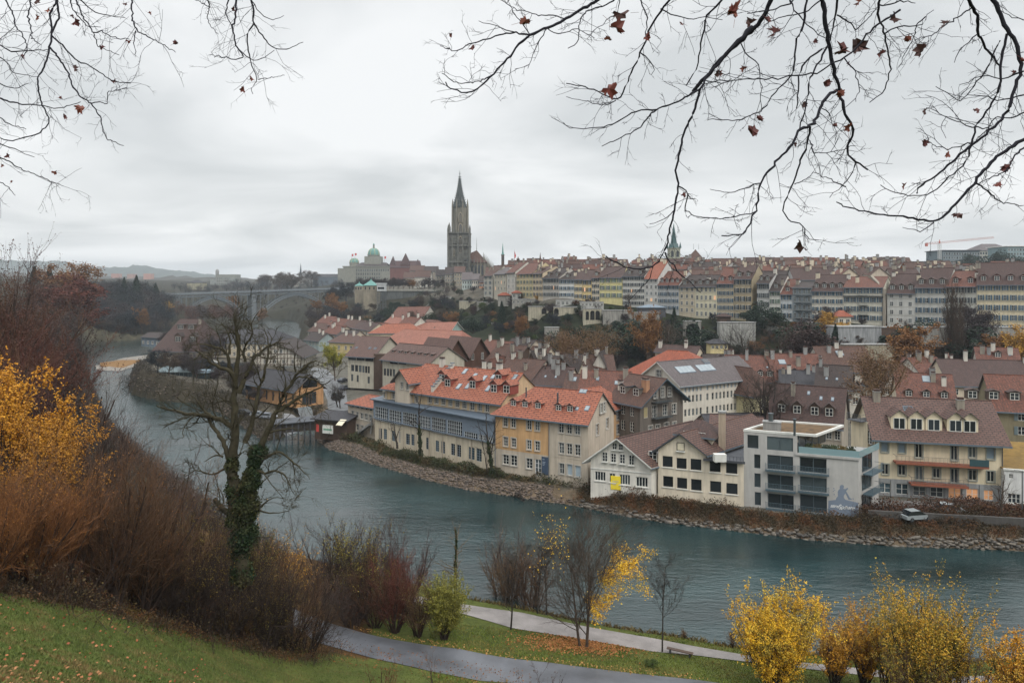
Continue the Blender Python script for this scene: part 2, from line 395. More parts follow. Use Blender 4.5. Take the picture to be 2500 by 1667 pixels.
  mw.box(x0-t,x0,q-0.07,q,z-t,z+hh+t,0);mw.box(x0+ww,x0+ww+t,q-0.07,q,z-t,z+hh+t,0)
  mw.box(x0,x0+ww,q-0.07,q,z-t,z,0);mw.box(x0,x0+ww,q-0.07,q,z+hh,z+hh+t,0)
  for i in range(1,st.get('c',2)): x=x0+ww*i/st.get('c',2);mw.box(x-0.05,x+0.05,q-0.065,q-0.031,z,z+hh,0)
  for i in range(1,st.get('r',2)): zz=z+hh*i/st.get('r',2);mw.box(x0,x0+ww,q-0.06,q-0.032,zz-0.03,zz+0.03,0)
  mw.build('window',[st.get('fr',M_WHITE),st.get('gl',GL)],o_)
  if label: o_['label']=label
  return o_
 def chimney(s,a,qf,w=0.8,d=0.6,h=1.4,side=0,m=None,cap=True):
  f,sl=s.N(side);Lt=s.d if s.axis=='x' else s.w;q=qf*Lt/2;z=s.ze+q*sl
  mb=MB(lambda p: f(p[0],p[1],p[2]))
  mb.box(a-w/2,a+w/2,q-d/2,q+d/2,z-0.5,z+h,0)
  if cap:
   mb.box(a-w/2-0.08,a+w/2+0.08,q-d/2-0.08,q+d/2+0.08,z+h,z+h+0.1,1)
   mb.box(a-w/2+0.08,a+w/2-0.08,q-d/2+0.08,q+d/2-0.08,z+h+0.1,z+h+0.35,2)
   mb.box(a-w/2,a+w/2,q-d/2,q+d/2,z+h+0.35,z+h+0.42,2)
  return mb.build('chimney',[m or M_STONE,M_CONC,T_BROWN],s.roof or s.root)
 def skylight(s,a,qf,w=0.8,l=1.2,side=0,gl=None,n=1):
  f,sl=s.N(side);Lt=s.d if s.axis=='x' else s.w;q=qf*Lt/2;mb=MB(lambda p: f(p[0],p[1],p[2]))
  z=lambda q_: s.ze+q_*sl+0.13;c=l/math.hypot(1,sl)
  mb.slab([(a-w/2,q,z(q)+0.1),(a+w/2,q,z(q)+0.1),(a+w/2,q+c,z(q+c)+0.1),(a-w/2,q+c,z(q+c)+0.1)],0.15,0,0)
  for i in range(n):
   x0=a-w/2+w*i/n+0.07;x1=a-w/2+w*(i+1)/n-0.07;e=0.08
   mb.slab([(x0,q+e,z(q+e)+0.13),(x1,q+e,z(q+e)+0.13),(x1,q+c-e,z(q+c-e)+0.13),(x0,q+c-e,z(q+c-e)+0.13)],0.02,1,0)
  return mb.build('skylight',[M_ZINC,gl or plain((0.24,0.28,0.30),0.12)],s.roof)
def depth_for(A,B,ze,vr,pitch):
 """house depth so that a ridge parallel to the front lands at photo row vr"""
 w=(B-A).normalized();c=abs(w.x);Ym=(A.y+B.y)/2;t=math.tan(math.radians(pitch))
 h=((H-ze)*F-(vr-V0)*Ym)/((vr-V0)*c+t*F);return max(4,2*h),ze+max(2,h)*t
# terrain
NEAR_EDGE=[(3300,1800),(2900,1700),(2500,1640),(2100,1605),(1868,1588),(1753,1571),(1623,1546),(1572,1541),(1400,1510),(1274,1483),(1151,1460),(1050,1430),(900,1395),(747,1357),(650,1325),(560,1270),(450,1180),(350,1110),(280,1050),(235,1000),(205,950),(200,910),(210,880),(195,856),(205,843)]
FAR_SHORE=[(218,838),(300,831),(356,828),(420,820),(520,811),(600,800),(640,786),(657,779),(700,777),(728,786),(737,800),(735,820),(728,845)]
MATTE=[(770,1045),(767,1074),(800,1099),(850,1112),(899,1134),(1010,1167),(1130,1197),(1235,1212),(1400,1236),(1500,1256),(1600,1275),(1791,1298),(1983,1320),(2174,1334),(2500,1345),(2900,1362),(3300,1372)]
PEN=[(650,1078),(620,1068),(560,1020),(479,984),(389,977),(325,962),(318,945),(319,932),(335,913),(352,883),(356,871),(420,862),(520,848),(600,838),(650,826),(668,838),(672,870),(700,905),(728,1000),(744,1046),(690,1072)]
def plan(l,z=0): return [tuple(G(u,v,z)) for u,v in l]
river_poly=np.array(plan(NEAR_EDGE+FAR_SHORE+MATTE));pen_poly=np.array(plan(PEN))
def seg_dist(px,py,poly):
 d=np.full(px.shape,1e9)
 for i in range(len(poly)):
  a=poly[i];b=poly[(i+1) % len(poly)];ab=b-a
  t=np.clip(((px-a[0])*ab[0]+(py-a[1])*ab[1])/(ab@ab+1e-9),0,1)
  d=np.minimum(d,np.hypot(px-a[0]-t*ab[0],py-a[1]-t*ab[1]))
 return d
def inside(px,py,poly):
 c=np.zeros(px.shape,bool);n=len(poly)
 for i in range(n):
  x1,y1=poly[i];x2,y2=poly[(i+1) % n]
  if y1==y2: continue
  c ^= ((y1>py) != (y2>py)) & (px<(x2-x1)*(py-y1)/(y2-y1)+x1)
 return c
def river_sd(px,py):
 """positive on land"""
 d1=seg_dist(px,py,river_poly);d1=np.where(inside(px,py,river_poly),-d1,d1)
 d2=seg_dist(px,py,pen_poly);d2=np.where(inside(px,py,pen_poly),d2,-d2)
 return np.maximum(d1,d2)
CT=[]
def cuz(u,v,z): p=G(u,v,z);CT.append((p.x,p.y,z))
def cuY(u,Y,z): p=XY(u,Y);CT.append((p.x,p.y,z))
for t in [(0,1667,27),(250,1667,22),(500,1667,15.5),(0,1450,22),(250,1490,18.5),(500,1570,12.3),(700,1605,7.5),(900,1667,7.0),(768,1575,5),(912,1610,4.5),(1061,1644,4.2),(1168,1665,4),(857,1534,4.3),(1125,1580,3.7),(1338,1615,3.4),(1550,1644,3.1),(1700,1660,3),(1900,1690,3),(2500,1760,3),(1253,1538,2),(1423,1563,1.9),(1593,1593,1.8),(1700,1600,1.8),(1853,1619,1.8),(2300,1670,1.8),(1138,1480,1.5),(1274,1497,1.5),(1593,1560,1.5),(1700,1582,1.5),(850,1440,2.5),(700,1440,4),(600,1420,7),(450,1400,11),(300,1380,15),(350,1128,1.4),(450,1200,1.4),(560,1292,1.4),(650,1347,1.4),(280,1075,1.6),(235,1025,2.5),(300,1180,4),(400,1250,3.5),(500,1330,3.5),(600,1375,4)]: cuz(*t)
for t in [(0,5,33.0),(0,10,30),(250,8,30.6),(250,14,27.3),(500,14,26.8),(500,24,20.7),(-900,10,32),*[(u,Y,z) for u in (800,1250,1800,2500,3400) for Y,z in ((3,33.9),(8,30.2),(14,26.0),(20,22.2),(30,16.0),(42,9.2))],(-500,60,26),(0,60,20),(0,100,20),(150,60,15),(150,100,11),(100,150,12),(-600,150,34),(-100,200,30),(150,250,14),(150,330,8),(0,330,30),(100,420,22),(-500,400,45),(400,70,6),
   (230,560,22),(320,560,24),(380,600,22),(230,470,2.2),(330,500,2.6),(250,485,4),(400,520,3),(200,700,36),(350,760,34),(420,640,24),(0,800,45),(500,1000,30),(600,1050,28),(700,1100,30),(800,800,30),(470,640,6),(520,620,4),(600,640,3),(700,700,3),(520,700,5),(600,760,6),(700,820,9),(780,760,14),(500,520,4),(600,520,3),(440,560,6),(560,850,14),(480,800,16)]: cuY(*t)
for x,y,z in [(0,-60,40),(200,-60,40),(-200,-60,45),(300,60,20),(-60,-10,40),(60,-10,38)]: CT.append((x,y,z))
for u,Y,z in [(2900,205,19.5),(2500,213,20),(2440,222,20.3),(2200,245,21.5),(2020,261,22.8),(1850,280,22),(1725,294,22.4),(1547,324,26.5),(1450,332,28.5),(1345,340,30.2),(1270,375,29.9),(1180,430,30),(1110,480,30)]:
 cuY(u,Y-7,z-0.5);cuY(u,Y+5,z);cuY(u,Y-28,z-8);cuY(u,Y-55,7 if u>1250 else 9);cuY(u,Y+60,z+7);cuY(u,Y+140,36)
for u,Y,z in [(2600,110,3.5),(2400,104,3.5),(2150,108,3.3),(1950,104,2.6),(1600,110,2.5),(1450,114,2.5),(1200,128,2.5),(930,150,2.5),(860,160,2.5),(2500,150,5),(2200,150,5),(1900,150,5),(1600,170,5),(1300,190,5),(1050,210,5),(900,230,5),(850,185,3.5),(790,175,3.5),(760,190,3.5),(800,300,5),(860,380,8),(760,400,4),(780,480,8),(850,520,12),(1000,400,12),(1100,330,9),(950,480,16),
    (600,190,3),(700,200,3.5),(450,250,3),(400,300,3.5),(370,330,3),(500,330,3.5),(600,300,3.5),(680,260,3.5)]: cuY(u,Y,z)
for u,Y,z in [(1119,592,38),(900,600,30),(1000,700,38),(1250,700,38),(1700,600,36),(2300,500,37),(900,1000,43),(850,1040,43),(700,1300,36),(1500,1200,40),(2600,900,52),(2300,700,48),(500,1300,42),(200,1500,55),(0,1500,60),(-900,1500,70),(3500,700,50),(3500,300,30),(1200,2500,40),(3000,2500,60),(-500,3000,60),(200,4300,60),(1200,4300,40),(2400,4300,60)]: cuY(u,Y,z)
CT=np.array(CT)
def rbf_fit(C):
 n=len(C);D=np.hypot(C[:,None,0]-C[None,:,0],C[:,None,1]-C[None,:,1])
 A=np.zeros((n+3,n+3));A[:n,:n]=D-np.eye(n)*1.2;A[:n,n]=1;A[:n,n+1:]=C[:,:2];A[n,:n]=1;A[n+1:,:n]=C[:,:2].T
 return np.linalg.solve(A,np.concatenate([C[:,2],np.zeros(3)]))
RW=rbf_fit(CT)
def land(x,y):
 x=np.asarray(x,float);y=np.asarray(y,float);s=RW[-3]+RW[-2]*x+RW[-1]*y
 for i in range(len(CT)): s=s+RW[i]*np.hypot(x-CT[i,0],y-CT[i,1])
 return s
def ground(x,y):
 x=np.asarray(x,float);y=np.asarray(y,float)
 l=np.maximum(land(x,y),1.3);d=river_sd(x,y)
 t=np.clip((d+0.6)/4.2,0,1);bank=-1.6+(l+1.6)*t*(2-t)
 return np.where(d<-0.6,-1.6,np.minimum(bank,l))
def gz(x,y): return float(ground(np.array([x]),np.array([y]))[0])
def gpt(u,Y): p=XY(u,Y);return Vector((p.x,p.y,gz(p.x,p.y)))
def pip(u,v,z): return G(u,v,z)
nY,nA=330,300
Ys=-22+np.concatenate([np.linspace(0,30,16)[:-1],30*(4600/30)**np.linspace(0,1,nY)])
As=np.tan(np.linspace(-1.0,1.0,nA))*0.72
yy,aa=np.meshgrid(Ys,As,indexing='ij');xx=aa*(yy+60)
zz=ground(xx,yy)
zz=zz+0.0
rngT=np.random.default_rng(3)
def sheet(name,xx,yy,zz,mats):
 a,b=xx.shape;V=np.stack([xx,yy,zz],-1).reshape(-1,3)
 i=np.arange(a*b).reshape(a,b);Fq=np.stack([i[:-1,:-1],i[:-1,1:],i[1:,1:],i[1:,:-1]],-1).reshape(-1,4)
 me=npmesh(name,V,Fq,mats);me.polygons.foreach_set('use_smooth',np.ones(len(Fq),bool));return me
def ground_mat():
 m,nt,b,N,L=_new('ground');at=N('ShaderNodeAttribute');at.attribute_name='zone'
 pos=N('ShaderNodeNewGeometry').outputs['Position']
 n1=noise(N,L,pos,0.22,5,0.7);n2=noise(N,L,pos,2.2,4,0.75);n3=noise(N,L,pos,14,3,0.7)
 a=mix(N,L,at.outputs[0],ramp(N,L,n1,0.3,(0.55,0.56,0.5),0.7,(1.35,1.25,1.15)),0.9, 'MULTIPLY')
 a=mix(N,L,a,ramp(N,L,n2,0.3,(0.6,0.62,0.55),0.7,(1.35,1.3,1.25)),0.8, 'MULTIPLY')
 a=mix(N,L,a,ramp(N,L,n3,0.35,(0.65,0.65,0.6),0.65,(1.3,1.3,1.25)),0.7, 'MULTIPLY')
 L(a,b.inputs['Base Color']);b.inputs['Roughness'].default_value=0.95;b.inputs['Specular IOR Level'].default_value=0.1
 bump(N,L,n3,b,0.5,0.08);return m
gme=sheet('ground',xx,yy,zz,ground_mat())
C=np.zeros((xx.size,4),np.float32);C[:,3]=1
X,Yv,Zv=xx.ravel(),yy.ravel(),zz.ravel();u_=U0+F*X/np.maximum(Yv,3);sd=river_sd(X,Yv)
C[:,:3]=(0.026,0.025,0.018)                      # woodland floor
def paint(mask,c): C[mask,:3]=c
near=(Yv<95) & (u_<5000) & (sd>0) & ~((Yv>60) & (u_<400)) & (Yv<140) & (X<400)
nearbank=near & ~inside(X,Yv,np.array([(x,y) for x,y in plan(MATTE)]+[(400,100),(400,400),(-60,400)]))
paint(nearbank,(0.075,0.095,0.028))
vv=V0+(H-Zv)*F/np.maximum(Yv,3)
paint(nearbank & (u_<900) & (vv<1445+np.clip(u_,0,900)*0.19) & (Yv>15),(0.07,0.042,0.02))
mt=(sd>3) & (Yv>95) & (Zv<7.2) & (Yv<330) & (u_>740)
paint(mt,(0.10,0.10,0.10))
paint((sd>2) & inside(X,Yv,pen_poly),(0.085,0.08,0.075))
paint((sd>-1.5) & (sd<3.4) & (Yv>90) & (X>-75) & (Yv<200),(0.13,0.105,0.085))
paint((sd>-1) & (sd<7) & inside(X,Yv,pen_poly),(0.045,0.04,0.032))
paint((sd>-1.5) & (sd<6) & (Yv>380) & (Yv<620) & (u_<420),(0.08,0.075,0.06))
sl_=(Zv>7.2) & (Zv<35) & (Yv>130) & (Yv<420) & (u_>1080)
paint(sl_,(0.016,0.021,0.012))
paint((Yv>230) & (Zv>28) & (Yv<900) & (u_>850),(0.09,0.085,0.08))
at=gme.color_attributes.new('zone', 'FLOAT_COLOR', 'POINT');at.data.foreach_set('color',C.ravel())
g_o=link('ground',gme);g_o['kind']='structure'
# water
def water_mat():
 m,nt,b,N,L=_new('river_water');pos=N('ShaderNodeNewGeometry').outputs['Position']
 def mp(rot,sc):
  q=N('ShaderNodeMapping');q.inputs['Rotation'].default_value=(0,0,rot);q.inputs['Scale'].default_value=sc;L(pos,q.inputs[0]);return q.outputs[0]
 n1=noise(N,L,mp(0.55,(0.35,1.0,1)),1.3,5,0.62);n2=noise(N,L,mp(0.6,(0.06,0.16,1)),0.7,4,0.6);n3=noise(N,L,mp(0.3,(0.6,1.2,1)),4.5,3,0.6)
 L(ramp(N,L,n2,0.35,(0.007,0.018,0.019),0.68,(0.015,0.040,0.043)),b.inputs['Base Color'])
 b.inputs['Roughness'].default_value=0.06;b.inputs['IOR'].default_value=1.65;b.inputs['Specular IOR Level'].default_value=0.5
 m1=N('ShaderNodeMath');m1.operation='MULTIPLY_ADD';L(n3,m1.inputs[0]);m1.inputs[1].default_value=0.25;L(n1,m1.inputs[2])
 m2=N('ShaderNodeMath');m2.operation='MULTIPLY';L(m1.outputs[0],m2.inputs[0]);L(ramp(N,L,n2,0.3,(0.35,)*3,0.7,(1,)*3),m2.inputs[1])
 bump(N,L,m2.outputs[0],b,0.6,0.26);return m
wy,wa=np.meshgrid(np.array([40,900.]),np.array([-1.0,1.0]),indexing='ij')
w_o=link('river',sheet('river',wa*500,wy,wy*0,water_mat()));w_o['kind']='structure'
# gravel bars, paths
def drape(name,top,bot,off,m,n=90,k_=7,zc=None,kind='structure'):
 """sheet between two plan polylines, laid on the ground"""
 def res(pl,n):
  pl=np.array(pl);s=np.r_[0,np.cumsum(np.hypot(*np.diff(pl,axis=0).T))];t=np.linspace(0,s[-1],n)
  return np.stack([np.interp(t,s,pl[:,0]),np.interp(t,s,pl[:,1])],-1)
 a,b=res(top,n),res(bot,n);t=np.linspace(0,1,k_)[:,None,None]
 g=a[None]*(1-t)+b[None]*t;x,y=g[...,0],g[...,1]
 z=ground(x,y)+off if zc is None else zc(x,y)
 o=link(name,sheet(name,x,y,z,m));o['kind']=kind;return o
def road_mat(c,nm,sc=3.0,gloss=0.75):
 m,nt,b,N,L=_new(nm);pos=N('ShaderNodeNewGeometry').outputs['Position']
 n1=noise(N,L,pos,0.35,4,0.6);n2=noise(N,L,pos,sc*6,3,0.7)
 a=mix(N,L,ramp(N,L,n1,0.35,k(c,0.72),0.65,k(c,1.2)),ramp(N,L,n2,0.3,(0.75,)*3,0.7,(1.2,)*3),0.7, 'MULTIPLY')
 L(a,b.inputs['Base Color']);b.inputs['Roughness'].default_value=gloss;bump(N,L,n2,b,0.3,0.02);return m
asph_top=[G(374,1400,9.5),G(560,1452,7),G(690,1495,5.2),G(857,1536,4.3),G(998,1557,4),G(1125,1583,3.7),G(1338,1617,3.4),G(1550,1646,3.1),G(1700,1661,3),G(1900,1692,3),G(2500,1780,3)]
asph_bot=[G(374,1424,9.5),G(560,1490,7),G(690,1540,5.2),G(768,1570,5),G(912,1608,4.5),G(1061,1642,4.2),G(1168,1665,4),G(1300,1700,3.6),G(1500,1745,3.3),G(1900,1800,3),G(2500,1930,3)]
# smooth embankment under the paths: paths ride just above the terrain
drape('asphalt_path',asph_top,asph_bot,0.06,road_mat((0.095,0.10,0.112), 'asphalt',3,0.45),140,13)
grav_top=[G(1000,1450,1.8),G(1138,1476,1.5),G(1274,1495,1.5),G(1423,1527,1.5),G(1593,1557,1.5),G(1700,1578,1.5),G(1868,1607,1.6),G(2300,1650,1.7),G(2700,1700,1.7)]
grav_bot=[G(1000,1472,1.8),G(1138,1502,1.8),G(1253,1536,1.9),G(1423,1561,1.9),G(1593,1591,1.8),G(1700,1600,1.8),G(1853,1619,1.8),G(2300,1672,1.8),G(2700,1725,1.8)]
drape('gravel_path',grav_top,grav_bot,0.06,road_mat((0.215,0.195,0.185), 'gravel',2,0.9),140,9)
GRAVM=road_mat((0.21,0.19,0.165), 'gravel_shore',1.0,0.9)
sb=[(232,893),(300,874),(356,867),(420,866)];sb2=[(236,904),(290,906),(345,891),(420,878)]
drape('gravel_bar',plan(sb),plan(sb2),0,GRAVM,60,9,lambda x,y: 0.05+0.0*x+0.45*np.sin(np.clip(np.linspace(0,1,x.shape[0])[:,None]+0*x,0,1)*PI))
grs=plan([(243,884),(300,877),(340,877)],0.6);grs2=plan([(246,896),(300,896),(343,881)],0.6)
drape('orange_scrub_on_gravel',grs,grs2,0,plain((0.24,0.125,0.035),0.95,0, 'dry_grass',0.5),50,7,lambda x,y: 0.35+0.6*np.sin(np.linspace(0,1,x.shape[0])[:,None]*PI)*np.abs(np.sin(x*0.7+y*0.3))**0.5, 'stuff')
# far hills
def hills(name,pts,base,c,seed):
 pts=np.array([(XY(u,Y).x,Y,zat(v,(0,Y))) for u,v,Y in pts]);n=500;t=np.linspace(0,len(pts)-1,n);idx=np.arange(len(pts))
 cx,cy,cz=(np.interp(t,idx,pts[:,i]) for i in range(3));r=np.random.default_rng(seed)
 bumpy=np.convolve(r.normal(size=n+8),np.ones(3)/3, 'same')[:n]
 rows=[]
 for q,(dy,f) in enumerate([(-900,0.0),(-600,0.3),(-300,0.68),(-100,0.92),(0,1.0),(150,0.95),(500,0.5),(900,0)]):
  rows.append((cx*(1+dy/cy[0]*0.4),cy+dy,base+(cz-base)*f+(bumpy+r.normal(size=n)*0.6)*(6 if 0<f else 0)))
 x,y,z=(np.array([rw[i] for rw in rows]) for i in range(3))
 o=link(name,sheet(name,x,y,z,plain(c,0.95,0, 'forest_hill',0.5)));o['kind']='structure';return o
hills('hills',[(u_q,v_q,4100) for u_q,v_q in ((-700,620),(-200,632),(60,636),(150,640),(230,654),(300,655),(350,650),(400,660),(440,662),(520,674),(600,684),(700,688),(900,690),(1200,688))],30,(0.05,0.065,0.05),5)
hills('hills',[(-200,662,2300),(100,672,2300),(260,680,2300),(420,684,2300),(600,686,2200),(800,684,2100),(1000,688,2100)],30,(0.06,0.055,0.04),9)
# near riverside buildings
W=M_WHITE;GLS=[GL,GL,GL2]
cream=plaster((0.62,0.54,0.41));beige=plaster((0.52,0.45,0.36));ochre=plaster((0.58,0.36,0.18));ochre2=plaster((0.56,0.42,0.26))
greyw=plaster((0.45,0.44,0.42));whitew=plaster((0.60,0.57,0.50));sw=plain((0.42,0.40,0.36),0.8,0, 'stone_surround')
S23=dict(c=2,r=3,gl=GLS,sur=sw,sill=sw)
# C: orange roofed corner building, ochre and cream front
A,B=G(1208,1152,2.5),G(1436,1189,2.5);w=(B-A).length;z0=2.5;ze=13.4;d=11.2
zr=zat(949,(A+B)/2+Vector((2.8,4.8)))
rows3=[(z,h) for z,h in ((1.4,2.1),(5.0,1.9),(8.2,1.9))]
uw=lambda u: None
def along(A,B,u):
 """distance along the front line A-B that photo column u sees"""
 t=(u-U0)/F;dx,dy=B.x-A.x,B.y-A.y;q=(t*A.y-A.x)/(dx-t*dy);return q*math.hypot(dx,dy)
def zloc(A,B,s,v,z0): L_=(B-A).length;p=A+(B-A)*(s/L_);return zat(v,p)-z0
def wins(A,B,z0,lst,st,w=None):
 """lst of (u0,u1,v0,v1) photo boxes on the front"""
 o=[]
 for t in lst:
  u0,u1,v0,v1=t[:4];s0,s1=along(A,B,u0),along(A,B,u1);sm=(s0+s1)/2
  o.append((s0,zloc(A,B,sm,v1,z0),s1-s0,zloc(A,B,sm,v0,z0)-zloc(A,B,sm,v1,z0),t[4] if len(t)>4 else st,*( [t[5]] if len(t)>5 else [])))
 return o
def z1(x,y): return 800+x/3.336,780+y/3.336
def z2(x,y): return 1400+x/3.337,780+y/3.337
def z3(x,y): return 1900+x/2.852,800+y/2.852
def z4(x,y): return 1000+x/3.136,580+y/3.136
def z5(x,y): return 1700+x/2.94,580+y/2.94
def z6(x,y): return 300+x/3.92,750+y/3.92
def bx(zf,l):
 o=[]
 for t in l:
  a,b=zf(t[0],t[2]),zf(t[1],t[3]);o.append((a[0],b[0],a[1],b[1],*t[4:]))
 return o
LBL=plain((0.36,0.44,0.5),0.6,0, 'roller_shutter')
SB=dict(c=1,r=1,gl=LBL,fr=W,sur=sw,sill=sw)
fw=wins(A,B,z0,bx(z1,[(1432,1465,798,872),(1494,1530,805,880),(1622,1658,820,897),(1690,1726,830,905),(1882,1922,842,922),(1948,1988,845,930),(2012,2055,848,938),
 (1432,1467,955,1030),(1497,1533,965,1040),(1622,1658,982,1058),(1690,1727,990,1068),(1885,1925,1002,1090),(1948,1990,1010,1098),(2015,2057,1018,1108),
 (1428,1475,1100,1178),(1492,1542,1105,1190),(1618,1668,1130,1213)]),S23)
fw+=wins(A,B,z0,bx(z1,[(1888,1926,1170,1255)]),dict(c=2,r=2,gl=GLS,sur=sw,sill=sw))+wins(A,B,z0,bx(z1,[(1950,1992,1178,1268),(2015,2060,1190,1280)]),SB)
fw+=wins(A,B,z0,bx(z1,[(1688,1740,1138,1276)]),dict(c=2,r=4,gl=GL2,fr=plain((0.75,0.75,0.74),0.5),name='door'))
fw[-1]=fw[-1][:5]+('door',)
rw=[(3.2,8.0,1.15,1.9,S23),(7.6,8.3,1.15,1.9,S23),(4.6,11.6,1.0,1.7,dict(S23,rec=False)),(6.0,11.6,1.0,1.7,dict(S23,rec=False))]
c_h=House('riverside_house', 'orange tiled corner house with ochre and cream river front, white door and blue sign', 'building',A,B,d,z0,ze,zr,ochre,T_ORANGE,hl=5.2,oh=0.7,og=0.35,front=fw,right=rw,low=beige,zlow=4.3,base=-2)
# cream right half of the front: a proud plaster skin
sx=along(A,B,z1(1800,0)[0])
mb=MB();Mf,rz=side_map('f',w,d)
rr=[(r[0]-sx,*r[1:]) for r in fw if r[0]>sx]
wall_grid(mb,lambda s,n,z: (s+sx,n-0.03,z),w-sx+0.03,4.3,ze-z0-0.02,rr,0,0.1)
wall_grid(mb,lambda s,n,z: (w+0.03-n,s,z),d,-2,ze-z0,[r for r in rw if r[1]<9],0,0.1);mb.poly([(w+0.03,0,ze-z0),(w+0.03,d/2,zr-z0),(w+0.03,d,ze-z0)],0)
mb.build('plaster_section',beige,c_h.root)
for x in (1480,1575,1682,1850,1945): c_h.dormer(along(A,B,z1(x,0)[0]),1.15,1.3,0.95,rm=T_ORANGE,wm=plain((0.22,0.05,0.035),0.7),rise=0.45)
c_h.skylight(w-1.2,0.32,0.8,1.1);c_h.skylight(w-3.0,0.3,0.6,0.7);c_h.skylight(w-3.4,0.9,1.4,0.9,n=2)
mb=MB();mb.cyl((w*0.62,2.6,ze-z0+1.8),(w*0.62,2.6,ze-z0+4.0),0.16,0.16,8);mb.build('vent_pipe',M_DKGREY,c_h.roof)
mb=MB();mb.cyl((w*0.25,3.4,ze-z0+2),(w*0.25,3.4,ze-z0+4.3),0.13,0.13,8);mb.build('vent_pipe',M_DKGREY,c_h.roof)
s0,s1=along(A,B,z1(1745,0)[0]),along(A,B,z1(1797,0)[0])
SIGNB=plain((0.05,0.075,0.12),0.5,0, 'sign_blue')
mb=MB();mb.box(s0,s1,-0.10,-0.04,1.0,4.05,0)
for i,(zz_,ww) in enumerate(((3.1,.55),(2.85,.5),(2.6,.35),(3.55,.4))): mb.box(s0+0.15,s0+0.15+ww*1.1,-0.115,-0.101,zz_,zz_+0.1,1)
mb.build('sign_board',[SIGNB,plain((0.3,0.35,0.42),0.6)],c_h.root)
for sx_ in (sx+0.1,0.15): mb=MB();mb.cyl((sx_,-0.12,-1),(sx_,-0.12,ze-z0-0.3),0.06,0.06,6);mb.build('downpipe',M_ZINC,c_h.root)
C_A,C_B=A,B
# annexe with blue-grey glazed gallery
A,B=G(915,1077,2.5),G(1208,1151,2.5);w=(B-A).length;z0=2.5;d=7.0;zl=7.7
S_t=dict(c=2,r=5,gl=[GLB,GL],fr=plain((0.2,0.24,0.28),0.5),sur=None)
low=wins(A,B,z0,bx(z1,[(415,442,885,970),(455,482,890,975),(520,550,905,990),(566,596,912,1000),(636,668,930,1018),(680,706,935,1025),(800,830,962,1058),(878,906,985,1075),(924,955,992,1090),(1004,1036,1010,1105),(1052,1086,1020,1118),(1148,1196,1040,1140),(1210,1254,1050,1155)]),S_t)
anx=House('riverside_annexe', 'long low annexe with blue-grey glazed gallery above cream wall', 'building',A,B,d,z0,zl,zl,cream,T_SLATE,front=low,flat=True,base=-2)
zt=11.7
blue=plain((0.17,0.21,0.26),0.55,0, 'blue_grey_cladding')
mb=MB();Sg=dict(c=7,r=4,gl=GL,fr=plain((0.6,0.62,0.62),0.5),t=0.07)
gal=wins(A,B,zl,bx(z1,[(395,500,712,823),(510,610,737,848),(622,735,757,866),(755,846,783,893),(858,972,797,922),(987,1107,822,947)]),Sg)
gal+=wins(A,B,zl,bx(z1,[(1125,1230,915,965),(1240,1300,935,985),(1310,1360,955,1005)]),dict(Sg,c=6,r=2))
GA=gal
wall_grid(mb,lambda s,n,z: (s,n-0.35,z+zl-z0),w,0.12,zt-zl,gal,0,0.1)
mb.box(-0.02,w+0.02,-0.5,-0.36,0.05+zl-z0-0.12,zl-z0+0.12,0);mb.poly([(0,-.35,zl-z0),(0,d,zl-z0),(0,d,zt-z0),(0,-.35,zt-z0)]);mb.poly([(w,-.35,zl-z0),(w,d,zl-z0),(w,d,zt-z0),(w,-.35,zt-z0)])
mb.build('gallery',blue,anx.root)
for r in gal: put_window(anx.root,lambda s,n,z: (s,n-0.35,z+zl-z0),0,r[0],r[1],r[2],r[3],r[4],0.06)
mb=MB();mb.slab([(-0.5,-0.95,zt-z0+0.1),(w+0.3,-0.95,zt-z0+0.1),(w+0.3,d+0.4,zt-z0+0.75),(-0.5,d+0.4,zt-z0+0.75)],0.22,0,0)
anx.roof=mb.build('roof',[plain((0.075,0.10,0.13),0.5,0.1, 'metal_roof')],anx.root)
for q in range(9):
 x=w*(q+0.5)/9;mb=MB();mb.box(x-0.07,x+0.07,-0.16,-0.02,-1,zl-z0-0.1,0);mb.build('pilaster',beige,anx.root)
# B: long orange roof
zb_=14.6
A,B=G(940,943,zb_),G(1225,981,zb_)
ridge_u=1200;d,zr=depth_for(A,B,zb_,897,36);w=(B-A).length;z0=3.0
bw=wins(A,B,z0,bx(z1,[(455,476,590,640),(526,548,592,645),(590,612,600,660),(640,668,612,670),(712,736,625,680),(820,846,622,678),(874,900,628,685),(928,956,636,695),(986,1012,645,705),(1042,1070,652,715),(1100,1130,662,725),(1162,1192,672,738),(1226,1254,682,745),(1284,1314,690,752)]),S23)
b_h=House('riverside_house', 'long ochre house with big orange roof, many dormers and stepped white firewall', 'building',A,B,d,z0,zb_,zr,ochre2,T_ORANGE,oh=0.8,og=0.3,hl=6,front=bw)
for x,hf in ((842,2.0),(915,1.3),(1110,1.5),(1270,2.9),(1290,1.3),(1390,1.4)):
 b_h.dormer(along(A,B,z1(x,0)[0])+0.5,hf,1.9,1.6,rm=T_ORANGE,wm=plain((0.22,0.05,0.035),0.7),rise=0.75)
for x,qf in ((940,.75),(1040,.62),(1125,.58),(1185,.68),(1050,.25),(1215,.25),(1380,.7),(1415,.72),(1560,.7),(985,.2)):
 b_h.skylight(min(w-1,along(A,B,z1(x,0)[0])+1),qf,0.9,1.5)
for x in (720,1185): b_h.chimney(along(A,B,z1(x,0)[0])+1.5,0.97,1.1,0.8,1.6,m=whitew)
f,sl=b_h.N(0);xx0=along(A,B,z1(850,0)[0]);mb=MB()
